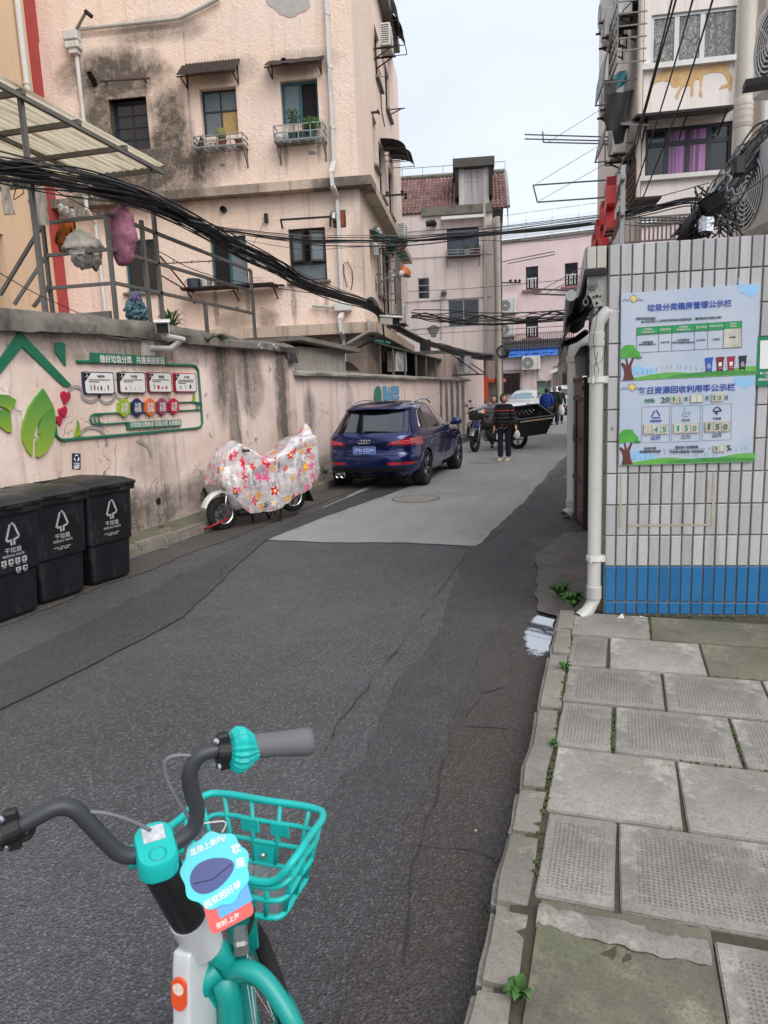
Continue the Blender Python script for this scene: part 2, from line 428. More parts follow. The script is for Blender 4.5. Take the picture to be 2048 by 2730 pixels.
def slab_mat(name,c,grid=False,moss=.35):
 n=NT(name);base=lin(c);big=n.noise(1.6,6,.68);mid=n.noise(9,6,.72);fine=n.noise(90,3,.7)
 oi=n.n('ShaderNodeObjectInfo')
 col=n.mix(n.ramp(big,.3,.7),tuple(x*.58 for x in base[:3]),tuple(x*1.22 for x in base[:3]))
 col=n.mix(n.ramp(mid,.42,.72,0,.6),col,tuple(x*.5 for x in base[:3]))
 col=n.mix(n.ramp(n.noise(2.3,7,.75,n.co(loc=(8,1,3))),.54,.64,0,.6),col,tuple(min(1,x*1.75)for x in base[:3]))
 col=n.mix(n.ramp(fine,.5,.7,0,.65),col,tuple(x*.36 for x in base[:3]))
 col=n.mix(n.ramp(n.noise(1.3,6,.7,n.co(loc=(2,7,5))),.5,.68,0,moss),col,lin((86,92,62)))
 col=n.mix(n.math('MULTIPLY',oi.outputs['Random'],.22),col,(.02,.02,.02,1))
 h=n.math('ADD',n.math('MULTIPLY',mid,.6),n.math('MULTIPLY',fine,.5))
 nr=n.bump(h,.55,.008)
 if grid:
  sp=n.n('ShaderNodeSeparateXYZ');n.l(n.co(),sp.inputs[0])
  def wave(o):return n.ramp(n.math('SINE',n.math('MULTIPLY',o,2*math.pi/.0165)),-.15,.55,1,0)
  g=n.math('MAXIMUM',wave(sp.outputs[0]),wave(sp.outputs[1]))
  ax=n.math('ABSOLUTE',sp.outputs[0]);ay=n.math('ABSOLUTE',sp.outputs[1])
  gp=n.n('ShaderNodeTexCoord');s2=n.n('ShaderNodeSeparateXYZ');n.l(gp.outputs['Generated'],s2.inputs[0])
  def inside(o):return n.math('MULTIPLY',n.math('GREATER_THAN',o,.11),n.math('LESS_THAN',o,.89))
  ms=n.math('MULTIPLY',inside(s2.outputs[0]),inside(s2.outputs[1]))
  ms=n.math('MULTIPLY',ms,n.ramp(n.noise(2.6,5,.7,n.co(loc=(3,4,9))),.40,.50,.12,1))
  hole=n.math('MULTIPLY',n.math('SUBTRACT',1.0,g),ms)
  col=n.mix(n.math('MULTIPLY',hole,.42),col,lin((66,62,56)))
  nr=n.bump(n.math('SUBTRACT',1.0,hole),.8,.005,nr)
 return n.out(col,.92,nr)
M['slab']=slab_mat('paving_concrete',(160,155,147))
M['slab_grid']=slab_mat('paving_gridded',(156,151,143),True,.15)
M['slab_moss']=slab_mat('paving_mossy',(122,118,102),False,.95)
M['kerb']=slab_mat('kerb_stone',(148,141,132),False,.3)
M['soil']=plain('dirty_bedding',(70,64,52),.95,var=.35,scale=14,bump=.8,bscale=50,dirt=(58,72,36),dirt_amt=.8)
M['moss']=plain('moss',(62,74,34),.95,var=.4,scale=40,bump=.8,bscale=120)
def sheet(name,pts,z,mats,kind='structure',step=.09,amp=.03,parent=None,seed=0):
 p=rough_line(pts,step,amp,seed)if amp else [q[:2]for q in pts]
 b=MB();b.add([(x,y,z)for x,y in p],[tuple(range(len(p)))])
 o=b.build(name,mats,parent)
 bm=bmesh.new();bm.from_mesh(o.data)
 for f in bm.faces:
  if f.normal.z<0:f.normal_flip()
 bmesh.ops.triangulate(bm,faces=bm.faces);bm.to_mesh(o.data);bm.free()
 return tag(o,None,None,None,kind)
b=MB();b.add([(-500,-300,-.06),(500,-300,-.06),(500,700,-.06),(-500,700,-.06)],[(0,1,2,3)]);tag(b.build('ground',M['asphalt']),kind='structure')
sheet('road',[(-6.4,-4),(.6,-4),(.6,14),(-.3,30),(6,44),(-16,44),(-6,30)],0,M['asphalt'],amp=0)
D=lambda x,y:onz((0,x,y))[:2]
sheet('road_trench_strip',[(-5.15,1.0),(-4.05,1.0),D(0,1536),D(200,1440),D(395,1335),D(570,1170),D(700,1118),D(830,1072),D(900,1046),D(860,1042),D(800,1056),D(640,1122),D(500,1190),D(280,1300),D(0,1440)],.012,M['asphalt_dark'],amp=.025,seed=2)
sheet('road_concrete_lane',[D(555,1166),D(700,1172),D(880,1174),D(1028,1181),D(1085,1128),D(1130,1085),D(1180,1030),D(1215,992),(-.6,24.6),(-.2,44),(-9,44),(-4.9,30),(-4.6,20),(-4.55,13)],.008,M['lane_concrete'],amp=.045,seed=4)
sheet('road_concrete_margin',[(-5.28,2),(-4.95,2),(-4.8,7),(-4.72,9),(-4.62,12.4),(-4.7,18),(-5.05,18),(-5.2,9)],.007,asphalt('margin_asphalt',(96,92,86),.9,.4,.1,.3,.5),amp=.08,seed=9)
sheet('road_side_patch',[(-1.75,8.7),(-1.5,6.8),(-1.28,4.9),(-1.26,3.2),(-1.22,1.0),(-.45,1.0),(-.45,5.4),(-.55,9.5),(-.55,14),(-.4,24),(-.8,21),(-1.25,14.2),(-1.4,11.5)],.005,M['asphalt_dark'],amp=.09,seed=5)
sheet('gutter',[(-.74,-2),(-.8,2.2),(-.84,3.2),(-.86,4.4),(-.9,5.9),(-1.0,7.4),(-.95,9.4),(-.55,9.6),(-.12,8.2),(-.12,5.5),(-.36,5.42),(-.36,-2)],.009,M['asphalt_wet'],amp=.07,seed=6)
sheet('apron',[(-.62,5.6),(-.72,6.6),(-.8,7.6),(-.62,8.7),(-.08,8.8),(-.08,5.5),(-.34,5.45)],.03,plain('apron_cement',(104,98,92),.8,var=.25,scale=4,bump=.4,bscale=30,dirt=(60,54,50),dirt_amt=.7),amp=.05,seed=12)
nw=NT('water');gn=nw.co((1,1,0),'Generated');s3=nw.n('ShaderNodeVectorMath',operation='DISTANCE');nw.l(gn,s3.inputs[0]);s3.inputs[1].default_value=(.74,.5,0);wa=nw.ramp(nw.math('ADD',s3.outputs['Value'],nw.ramp(nw.noise(11,6,.75),.2,.8,-.10,.10)),.36,.42,1,0);nw.l(wa,nw.b.inputs['Alpha'])
M['water']=nw.out(lin((70,74,78)),.03,nw.bump(nw.noise(9,2,.5),.03,.002),Specular_IOR_Level=1.0,IOR=3.2)
for nm,pts in (('puddle',[D(1128,1318),D(1204,1312),D(1196,1365),D(1188,1418),D(1150,1430),D(1100,1412),D(1112,1360)]),('puddle',[D(1205,1175),D(1218,1170),D(1222,1200),D(1216,1222),D(1208,1215),D(1203,1195)]),('puddle',[D(1150,1222),D(1200,1222),D(1205,1238),D(1165,1236)])):
 p=rough_line(pts,.05,.05,3);o=MB().add([(x,y,.012)for x,y in p],[tuple(range(len(p)))]).build(nm,M['water'])
 bm=bmesh.new();bm.from_mesh(o.data)
 for f in bm.faces:
  if f.normal.z<0:f.normal_flip()
 bmesh.ops.triangulate(bm,faces=bm.faces);bm.to_mesh(o.data);bm.free();tag(o,kind='structure')
def crack(pts,w=.006,name='road_crack',mats=None,z=.0125):
 b=MB();q=[]
 for i in range(len(pts)-1):
  a,c=Vector(pts[i][:2]),Vector(pts[i+1][:2]);k=max(2,int((c-a).length/.07))
  for j in range(k):
   p=a+(c-a)*j/k;q.append(Vector((p.x+.05*mnoise.noise(Vector((p.x*4,p.y*4,1))),p.y+.03*mnoise.noise(Vector((p.x*5,p.y*5,2))))))
 L=[];R_=[]
 for i in range(len(q)):
  t=q[min(i+1,len(q)-1)]-q[max(i-1,0)];t=t.normalized()if t.length>1e-6 else Vector((0,1));nn=Vector((-t.y,t.x));ww=w*max(0,(-.12+1.9*abs(mnoise.noise(Vector((q[i].x*5,q[i].y*5,9))))))
  L.append((q[i].x+nn.x*ww,q[i].y+nn.y*ww,z));R_.append((q[i].x-nn.x*ww,q[i].y-nn.y*ww,z))
 o=b.grid([L,R_]).build(name,mats or M['crack']);tag(o,kind='structure');return o
M['crack']=plain('open_crack',(44,43,42),.95)
crack([D(1050,1150),D(985,1225),D(928,1312),D(840,1430),D(740,1550),D(690,1640)])
crack([D(560,1170),D(700,1174),D(880,1176),D(1030,1184)],.006)
crack([D(560,1172),D(500,1215),D(395,1335),D(250,1400),D(0,1536)],.007)
crack([D(830,1075),D(660,1140),D(500,1180),D(280,1300),D(0,1440)],.006)
crack([D(1085,1485),D(1040,1500),D(960,1640),D(900,1860),D(860,2120)],.008)
crack([D(1230,985),D(1130,1110),D(1035,1182)],.008);crack([D(880,1063),D(1000,1068),D(1110,1072)],.01)
crack([D(1000,1575),D(1140,1580)],.008);crack([D(900,1830),D(1000,1840),D(1110,1875)],.008);crack([D(1160,1385),D(1120,1390),D(1090,1480)],.006)
def manhole(q,r,label):
 c=onz(q);t=empty('manhole_cover',(c.x,c.y,.009),0,label,'manhole cover')
 MB().lathe([(r*.965,0),(r*1.0,0),(r*1.0,.0042),(r*.965,.0042)],40,cap=False).build('ring',M['rust'],t)
 b=MB().lathe([(0,.004),(r*.955,.004),(r*.955,0)],40)
 b.build('lid',M['lid'],t)
 b=MB()
 for k in range(6):
  a=k*math.pi/3;b.box((r*.55*math.cos(a),r*.55*math.sin(a),.006),(.05,.02,.003),a)
 for k in ():b.lathe([(r*k,.004),(r*k+.012,.004),(r*k+.012,.007),(r*k,.007)],32)
 tag(b.build('raised_pattern',M['lid'],t),kind='stuff')
M['lid']=plain('worn_lid',(136,134,128),.85,var=.25,bump=.4,dirt_amt=.5)
manhole((0,898,1078),.40,'round worn manhole cover in the pale lane nearest the blue car')
manhole((15,380,965),.36,'faint round manhole cover in the road before the walking woman')
LK=[(-5.62,1),(-5.5,4.0),(-5.42,6.65),(-5.34,9.0),(-5.28,12),(-5.2,16),(-5.05,20),(-4.85,26)]
def along(path,y):
 for (a,b_)in zip(path,path[1:]):
  if a[1]<=y<=b_[1]:return a[0]+(b_[0]-a[0])*(y-a[1])/(b_[1]-a[1])
 return path[-1][0]if y>path[-1][1]else path[0][0]
pv=sheet('pavement_strip',[(-6.05,1),(-5.62,1)]+LK[1:]+[(-5.15,26),(-5.9,14),(-6.05,12)],.112,M['slab_moss'],amp=0)
def stone_mesh(w,l,h,mats,seed,bev=.015,lump=.006):
 bm=bmesh.new();bmesh.ops.create_cube(bm,size=1.0)
 bmesh.ops.scale(bm,vec=(w,l,h),verts=bm.verts)
 if bev:bmesh.ops.bevel(bm,geom=bm.edges[:],offset=bev,segments=2,affect='EDGES')
 long_=[e for e in bm.edges if e.calc_length()>.12]
 bmesh.ops.subdivide_edges(bm,edges=long_,cuts=3,use_grid_fill=True)
 for v in bm.verts:
  nz=mnoise.noise_vector(v.co*7+Vector((seed*3.1,seed*1.7,seed)))
  v.co+=nz*lump
 me=bpy.data.meshes.new('stone');bm.to_mesh(me);bm.free();me.materials.append(mats)
 me.polygons.foreach_set('use_smooth',[True]*len(me.polygons));me.set_sharp_from_angle(angle=rad(40));return me
lk=empty('left_kerb',(0,0,0));tag(lk,kind='structure')
y=1.2;i=0
while y<25.5:
 L=random.uniform(.75,.98);x0=along(LK,y);x1=along(LK,y+L)
 put('kerb_stone',stone_mesh(.14,L-.015,.26,M['kerb'],i,.02,.012),lk,((x0+x1)/2-.05,y+L/2,.0+jit(.01)),(0,jit(.04),math.atan2(-(x1-x0),L)))
 y+=L;i+=1
sheet('pavement',[(-.34,-2),(-.3,5.42),(3,5.9),(3,-2)],.109,M['soil'],amp=0)
rk=empty('right_kerb');tag(rk,kind='structure')
ys=[-.6,.2,.95,1.78,2.13,2.53,2.86,3.66,4.45,4.95,5.41]
for i in range(len(ys)-1):
 a,c=ys[i],ys[i+1];xm=-.355-.012*((a+c)/2-1)/1.2
 put('kerb_stone',stone_mesh(.142,c-a-.004,.24,M['kerb'],i+40,.02,.016),rk,(xm+.052,(a+c)/2,.002+jit(.005)),(0,jit(.02),rad(1.1)+jit(.015)))
pav=bpy.data.objects['pavement']
rows=[(4.84,5.32,[(-.29,.22,0),(.235,1.1,2),(1.115,2.2,0)]),(4.29,4.825,[(-.28,-.055,1),(-.03,.51,0),(.525,1.25,2),(1.27,2.2,0)]),(3.77,4.275,[(-.27,.25,1),(.27,.78,1),(.8,1.5,0),(1.52,2.2,1)]),(3.255,3.745,[(-.265,-.015,1),(.01,.545,1),(.565,1.1,1),(1.12,1.8,0)]),(2.715,3.24,[(-.255,.26,0),(.28,.8,0),(.82,1.6,1)]),(2.205,2.695,[(-.245,.01,1),(.03,.6,1),(.62,1.3,1)]),(1.5,2.14,[(.31,.85,1),(.87,1.4,1)]),(.8,1.48,[(-.22,.29,2),(.31,.85,0)]),(0,.78,[(-.2,.3,1),(.32,.9,1)])]
k=0
for (y0,y1,cells)in rows:
 for (x0,x1,t)in cells:
  k+=1
  put('paving_slab',stone_mesh(x1-x0+.006,y1-y0+.006,.06,(M['slab'],M['slab_grid'],M['slab_moss'])[t],k+90,.005,.003),pav,((x0+x1)/2,(y0+y1)/2,.0925+jit(.003)),(jit(.005),jit(.005),jit(.012)))
cp=rough_line([(-.22,2.12),(.1,2.16),(.29,2.1),(.3,1.5),(-.2,1.5)],.06,.05,8)
b=MB();N_=26;rws=[]
for i in range(N_):
 yy=1.45+.74*i/(N_-1);rws.append([(-.225+.525*j/25,yy+.02*mnoise.noise(Vector((j*.4,i*.1,3))),.119+.014*mnoise.noise(Vector((j*.13,i*.13,1)))+.007*mnoise.noise(Vector((j*.6,i*.6,5))))for j in range(26)])
o=b.grid(rws).build('cement_patch',M['slab_moss'],pav,smooth=True)
b=MB()
rws=[]
for i in range(8):rws.append([(-.23+.52*j/25,2.06+.11*i/7+.03*mnoise.noise(Vector((j*.3,2,1)))-.02*(j/25),.117+.014*math.sin(math.pi*i/7)*(1-.4*j/25)+.006*mnoise.noise(Vector((j*.5,i*.5,5))))for j in range(26)])
b.grid(rws).build('cement_ridge',M['slab'],pav,smooth=True)
def weed(name,c,r,n,label,seed,cat='weed',h=.12,mats=None,wide=.02):
 rnd=random.Random(seed);b=MB()
 for i in range(n):
  a=rnd.uniform(0,6.28);L=r*rnd.uniform(.6,1.1);hh=h*rnd.uniform(.4,1.1);w=wide*rnd.uniform(.7,1.3)
  d=Vector((math.cos(a),math.sin(a),0));s_=Vector((-d.y,d.x,0));l=[];r_=[]
  for t in (0,.25,.5,.75,1):
   p=d*L*t+Vector((0,0,hh*math.sin(t*2.2)*1.05));ww=w*math.sin(math.pi*min(.98,t*.9+.08))
   l.append(p+s_*ww);r_.append(p-s_*ww+Vector((0,0,ww*.5)))
  b.grid([l,r_])
 o=b.build(name,mats or M['leaf'],loc=c);return tag(o,label,cat)
weed('weed_plant',onz((24,300,1880),.02),.13,34,'leafy green weed growing at the kerb end, the one nearer the road',1)
weed('weed_plant',onz((24,410,1960),.1),.11,30,'leafy green weed growing at the foot of the white downpipe',2)
weed('weed_plant',onz((17,285,1690),.11),.05,16,'small weed sprouting in the kerb joint beside the mossy cement',3,wide=.012,h=.05)
weed('weed_plant',onz((16,270,1380),.11),.05,22,'mossy weed in the joint behind the kerb below the puddle',4,wide=.008,h=.05)
weed('weed_plant',onz((17,470,290),.11),.03,14,'tiny weed in the kerb joint by the small gridded slab',5,wide=.008,h=.03)
weed('weed_plant',onz((13,130,1150),.1),.22,60,'bushy weed at the wall foot behind the scooter front wheel',6,h=.32,wide=.018,mats=M['leaf_dark'])
weed('weed_plant',onz((12,1395,660),.1),.12,34,'small weed at the wall foot beside the broken brick',7,h=.16,wide=.014)
weed('weed_plant',onz((13,1360,790),.1),.12,26,'sparse weed at the wall foot between scooter and blue car',8,h=.14,wide=.01)
b=MB()
rnd=random.Random(5)
def mossline(x0,y0,x1,y1,w,n):
 for i in range(n):
  t=rnd.random();x=x0+(x1-x0)*t+rnd.uniform(-w,w);yy=y0+(y1-y0)*t+rnd.uniform(-w,w);s_=rnd.uniform(.004,.012)
  b.ball((x,yy,.118),s_,4,0,(1,1,.5))
mossline(-.285,4.8,-.26,2.3,.012,150);mossline(.22,4.85,.23,5.3,.012,40);mossline(-.005,3.3,0,3.7,.01,50);mossline(.3,3.25,.8,3.25,.012,30);mossline(.5,4.28,1.1,4.3,.012,40);mossline(.55,3.3,.56,3.7,.01,25);mossline(-.2,5.3,1.2,5.5,.02,60)
tag(b.build('moss',M['moss']),'dark green moss in the joints of the paving slabs','moss',kind='stuff')
def scrap(q,s_,col,name,label,cat,z=.012,n=7):
 c=onz(q,z);rnd=random.Random(int(c.x*1000));vs=[(rnd.uniform(-1,1)*s_,rnd.uniform(-1,1)*s_*.7,rnd.uniform(0,.6)*s_)for _ in range(n)]
 bm=bmesh.new()
 for v in vs:bm.verts.new(v)
 bmesh.ops.convex_hull(bm,input=bm.verts);me=bpy.data.meshes.new(name);bm.to_mesh(me);bm.free();me.materials.append(col)
 return tag(put(name,me,None,c),label,cat)
M['litter']=plain('white_litter',(206,204,198),.8);M['brick']=plain('brick_red',(138,72,52),.9,var=.3,bump=.5)
scrap((12,1470,875),.05,M['litter'],'crumpled_tissue','crumpled white tissue lying in the left gutter by the black bins','litter')
scrap((16,665,1015),.05,M['litter'],'paper_scrap','larger white paper scrap at the foot of the blue tiles','litter',.12)
scrap((16,805,1020),.03,M['litter'],'paper_scrap','smaller white paper scrap beside the larger one under the blue tiles','litter',.12)
scrap((24,340,860),.035,M['litter'],'paper_scrap','white scrap in the damp edge beyond the brown gate','litter')
scrap((12,1420,682),.07,M['brick'],'broken_brick','broken red brick lying on the left kerb by the wall','brick',.12)
scrap((17,218,768),.01,M['brick'],'brick_chip','tiny red brick chip in the gutter beside the kerb','brick chip')
scrap((13,1340,825),.09,M['conc_light'],'stone_block','pale stone lying on the kerb behind the blue car','stone',.12)
scrap((17,42,760),.008,plain('tan_pebble',(190,160,136),.8),'tan_pebble','small tan pebble in the gutter next to the brick chip','pebble')
b=MB();rnd=random.Random(11)
for i in range(520):
 x=rnd.uniform(-2.6,-.4);yy=1.0+abs(rnd.gauss(0,2.2));s_=rnd.uniform(.0012,.0034)
 b.box((x,yy,.0125+s_*.3),(s_*2,s_*1.4,s_),rnd.uniform(0,3))
tag(b.build('gravel',plain('grit',(116,112,106),.9,rnd=.0)),'loose pale grit scattered over the road','grit',kind='stuff')
# ====== LEFT BOUNDARY WALLS
WL=Plane((-6.0,0),90)
wl_mat=stucco('old_pink_wall',(248,228,219),gamt=.27,streak=.46,lump=.35,scale=5,warm=(206,178,158),peel=.7,stains=[(10.1,2.2,.35,.8,.8),(10.4,1.3,.2,1.4,.75),(11.0,2.2,.5,.7,.75),(12.2,1.7,.25,1.4,.95),(6.2,.6,.6,.25,.6),(7.6,.35,1.6,.35,.85),(9.6,.4,1.3,.3,.7),(8.0,2.45,2.8,.22,.7),(8.2,.95,.6,.5,.4),(11.2,.4,1.2,.3,.6)])
M['coping']=plain('weathered_coping',(112,107,100),.95,var=.4,scale=3.5,bump=.9,bscale=18,dirt=(36,35,33),dirt_amt=.9)
wall1=empty('boundary_wall',mat=WL.mat(),label='pink stucco boundary wall with rough concrete coping behind the bins',cat='wall')
def wall_sheet(s0,s1,z0,top,off,nx,nz,seed,amp=.012):
 rws=[]
 for j in range(nz+1):
  r=[]
  for i in range(nx+1):
   s_=s0+(s1-s0)*i/nx;t=top(s_)if callable(top)else top;z=z0+(t-z0)*j/nz
   r.append((s_,-off+amp*mnoise.noise(Vector((s_*1.1,z*1.1,seed)))+amp*.5*mnoise.noise(Vector((s_*4,z*4,seed))),z))
  rws.append(r)
 return rws
b=MB();b.grid(wall_sheet(1.0,12.55,-.05,2.62,0,120,28,1));b.span((1.0,.03,-.05),(12.55,.25,2.6))
b.build('wall',wl_mat,wall1,smooth=True)
def lumpy_coping(parent,s0,s1,zf,h,d0,d1,n,seed,mats,amp=.03):
 prof=[(d0,0),(d0-.015,.45),(d0+.03,.85),((d0+d1)/2,1.05),(d1,.9),(d1,0)]
 rws=[]
 for i in range(n+1):
  s_=s0+(s1-s0)*i/n;z=zf(s_);r=[]
  for k,(dy,hz)in enumerate(prof):
   nv=mnoise.noise_vector(Vector((s_*1.6,k*.7,seed)))*amp+mnoise.noise_vector(Vector((s_*6,k*1.9,seed+4)))*amp*.5
   r.append((s_,dy+nv.y,z+hz*h+nv.z))
  rws.append(r)
 b=MB();b.grid(rws,close_u=True);n6=len(prof)
 b.add([],[]);b.f+=[tuple(range(n6)),tuple(range(n*n6,(n+1)*n6))];b.mi+=[0,0]
 return b.build('coping',mats,parent,smooth=True,auto=50)
lumpy_coping(wall1,1.0,9.7,lambda s_:2.58+.03*math.sin(s_),.24,-.1,.34,150,3,M['coping'],.03)
lumpy_coping(wall1,9.7,12.6,lambda s_:2.60-.01*(s_-9.7),.17,-.12,.3,60,5,M['coping'],.035)
for (s0,s1)in ((9.62,9.98),(10.0,10.9),(10.95,11.9)):
 b=MB();b.box(((s0+s1)/2,-.1,2.63),(s1-s0,.12,.13),0,0,1,.015);b.build('coping_block',M['concrete'],wall1)
b=MB();b.span((12.45,-.03,-.05),(12.75,.3,2.45));b.build('pilaster',wl_mat,wall1)
W2=Plane((-5.92,13.925),86.45)
w2_mat=stucco('pink_wall_further',(248,228,220),gamt=.17,streak=.4,lump=.3,scale=5,peel=.5,stains=[(8.4,1.0,.14,1.6,.9),(9.0,1.0,.16,1.6,.9),(9.6,1.0,.2,1.6,.95),(10.3,1,.2,1.6,.9),(11.0,1.0,.25,1.6,.8),(-.6,1.4,.25,.5,.6),(1.4,1.3,.3,.6,.5),(4,.3,6,.25,.6)])
wall2=empty('boundary_wall',mat=W2.mat(),label='lower pink boundary wall with thin pale coping behind the blue car',cat='wall')
b=MB();b.grid(wall_sheet(-1.3,11.55,-.05,lambda s_:2.16-.016*(s_+1),0,110,16,7));b.span((-1.3,.03,-.05),(11.55,.22,1.95));b.build('wall',w2_mat,wall2,smooth=True)
lumpy_coping(wall2,-1.25,11.6,lambda s_:2.15-.016*(s_+1),.1,-.12,.3,120,8,M['conc_light'],.018)
t=empty('cement_box',mat=W2.mat(),label='grey cement box with a slab roof behind the wall step',cat='cement box')
a0=W2.at((6,425,930),-.25);a1=W2.at((6,722,960),-.25)
b=MB();b.span((a0[0],.1,2.0),(a1[0],1.2,2.72));b.build('box_wall',M['conc_light'],t)
b=MB();b.add([(a0[0]-.25,-.1,2.82),(a1[0]+.35,-.12,2.66),(a1[0]+.35,1.35,2.66),(a0[0]-.25,1.35,2.82),(a0[0]-.25,-.1,2.9),(a1[0]+.35,-.12,2.76),(a1[0]+.35,1.35,2.76),(a0[0]-.25,1.35,2.9)],[(0,1,2,3),(4,7,6,5),(0,4,5,1),(1,5,6,2),(2,6,7,3),(3,7,4,0)]);b.build('roof_slab',M['concrete'],t)
o=MB();
for i,q in enumerate(((6,195,885),(6,290,885))):
 s_,z=WL.at(q,.1);bb=MB();bb.lathe([(.045,-.1),(.045,.15),(.035,.15),(.035,-.05)],14,Matrix.Translation((s_,-.05,z))@Matrix.Rotation(rad(90),4,'X'));bb.build('drain_stub',M['pvc'],wall1)
b=MB();rws=[]
for i in range(9):
 rws.append([(12.35+.35*i/8,-.14+.28*j/6,2.62+.1*math.sin(i*.8)*math.sin(j)+.06*mnoise.noise(Vector((i*.7,j*.7,2)))-(.25 if j==0 else 0))for j in range(7)])
tag(b.grid(rws).build('tar_sheet',plain('black_sheet',(34,34,36),.5,var=.3),None,smooth=True,mat=WL.mat()),'crumpled black sheet draped over the wall step','sheet')
# -------- the raised lettering and cut-out panels on the near wall
def q2(n,pts,P,off=0.0):return [P.at((n,x,y),off)for x,y in pts]
def panel(name,n,pts,P,mats,parent=None,d=.025,off=0.0,base=None):
 """cut-out board standing d proud of the wall"""
 b=MB();b.prism(q2(n,pts,P,d+off),-(off+.002),-(off+d));return b.build(name,mats,parent,mat=None if parent else P.mat())
def ptxt(body,n,x0,x1,y,P,mats,parent,off,hpx=None,bold=.012,y1=None):
 bold=min(bold,.014)
 """lettering between two photo points on plane P"""
 a=P.at((n,x0,y),off);c=P.at((n,x1,y if y1 is None else y1),off);w=abs(c[0]-a[0])
 h=None
 if hpx:h=abs(P.at((n,(x0+x1)/2,y-hpx/2),off)[1]-P.at((n,(x0+x1)/2,y+hpx/2),off)[1])
 Mx=Matrix.Translation(((a[0]+c[0])/2,-off-.001,(a[1]+c[1])/2))
 if len(body)==1:h=w*1.25;w=w*(.45 if body=='1' else .8)
 tl=math.atan2(c[1]-a[1],c[0]-a[0])
 if abs(tl)<.2:Mx=Mx@Matrix.Rotation(-tl,4,'Y')
 return txt(body,w,mats,(P.mat()@Mx)if parent is None else Mx,'lettering',parent,h,bold=bold)
M['sign_green']=plain('sign_green',(26,110,82),.45,dirt_amt=.3,var=.08)
M['sign_white']=plain('sign_white',(226,226,222),.5,var=.03)
M['sign_navy']=plain('sign_navy',(30,38,84),.5,var=.05)
M['sign_black']=plain('sign_black',(36,36,40),.5)
M['sign_maroon']=plain('sign_maroon',(122,44,62),.5)
M['sign_crimson']=plain('sign_crimson',(176,30,66),.45,var=.08)
M['sign_orange']=plain('sign_orange',(206,108,52),.5);M['sign_lime']=plain('sign_lime',(146,172,44),.5);M['sign_plum']=plain('sign_plum',(142,60,86),.5)
def leafgreen():
 n=NT('leaf_panel');sp=n.n('ShaderNodeSeparateXYZ');g=n.n('ShaderNodeTexCoord');n.l(g.outputs['Generated'],sp.inputs[0])
 return n.out(n.mix(sp.outputs[2],lin((150,176,58)),lin((72,142,66))),.45)
M['leaf_panel']=leafgreen()
b_=panel('roof_emblem',11,[(-60,370),(0,300),(150,88),(530,490),(505,502),(470,495),(445,470),(165,205),(0,410),(-60,480)],WL,M['sign_green'])
tag(b_,'dark green gable-roof emblem fixed on the pink wall','wall emblem')
tag(panel('chimney_emblem',11,[(410,182),(420,172),(465,172),(483,190),(487,348),(470,330),(415,250)],WL,M['sign_green']),'small green chimney-shaped emblem beside the gable emblem','wall emblem')
def leafp(pts,rib,label):
 t=empty('leaf_emblem',mat=WL.mat(),label=label,cat='wall emblem')
 for p in pts:panel('leaf_half',11,p,WL,M['leaf_panel'],t,.03)
leafp([[(322,515),(345,550),(385,620),(400,655),(345,690),(300,740),(255,830),(245,900),(240,1015),(205,970),(175,900),(168,830),(180,760),(215,660),(260,590)],[(402,660),(412,740),(410,820),(395,900),(350,980),(290,1022),(275,1015),(275,900),(305,850),(290,850),(300,770),(330,700)]],None,'large two-tone green leaf emblem on the pink wall above the bins')
leafp([[(-60,560),(0,556),(60,562),(122,598),(105,650),(78,688),(50,660),(0,640),(-60,620)],[(-60,660),(0,668),(40,675),(80,700),(85,760),(92,840),(60,835),(0,790),(-60,740)]],None,'partly cropped green leaf emblem at the edge of the gable emblem')
def heart(n,cx,cy,sx,sy,rot=0):
 o=[]
 for i in range(24):
  a=2*math.pi*i/24;x=16*math.sin(a)**3/16;y=-(13*math.cos(a)-5*math.cos(2*a)-2*math.cos(3*a)-math.cos(4*a))/14
  c,s_=math.cos(rot),math.sin(rot);o.append((cx+(x*c-y*s_)*sx,cy+(x*s_+y*c)*sy))
 return o
for (cx,cy,sx,sy,rt,lb)in ((488,578,34,50,.15,'crimson heart emblem on the pink wall, the topmost of three'),(472,685,30,40,-.3,'crimson heart emblem on the pink wall, the middle one of three'),(442,745,26,38,-.25,'crimson heart emblem on the pink wall, the lowest of three')):
 tag(panel('heart_emblem',11,heart(11,cx,cy,sx,sy,rt),WL,M['sign_crimson'],None,.03),lb,'wall emblem','crimson hearts on the wall')
t=empty('slogan_banner',mat=WL.mat(),label='green slogan banner with white lettering high on the pink wall',cat='sign')
panel('board',11,[(683,248),(1228,282),(1224,338),(680,320)],WL,M['sign_green'],t,.05)
ptxt('做好垃圾分类',11,735,972,294,WL,M['sign_white'],t,.052,None,.02,302);ptxt('共建美丽家园',11,1005,1212,303,WL,M['sign_white'],t,.052,None,.02,309)
t=empty('slogan_banner',mat=WL.mat(),label='smaller green slogan banner low inside the paperclip frame',cat='sign')
panel('board',11,[(947,760),(1337,742),(1338,790),(948,813)],WL,M['sign_green'],t,.04)
ptxt('识垃圾分类标识 垃圾分类 从我做起',11,960,1332,782,WL,M['sign_white'],t,.042,40,.02,764)
def strip_px(n,pts,w,P,mats,name,parent,d=.03):
 b=MB();b.tube([(q[0],-d/2-.004,q[1])for q in q2(n,pts,P,d)],w,6);return b.build(name,mats,parent)
t=empty('paperclip_frame',mat=WL.mat(),label='green outline frame bent like paperclips round the sorting boards',cat='wall frame')
strip_px(11,[(1228,338),(1420,340),(1450,350),(1466,380),(1488,640),(1496,770),(1485,795),(1455,806),(1000,848),(470,893),(440,880),(420,855),(415,790)],.018,WL,M['sign_green'],'outer_frame',t)
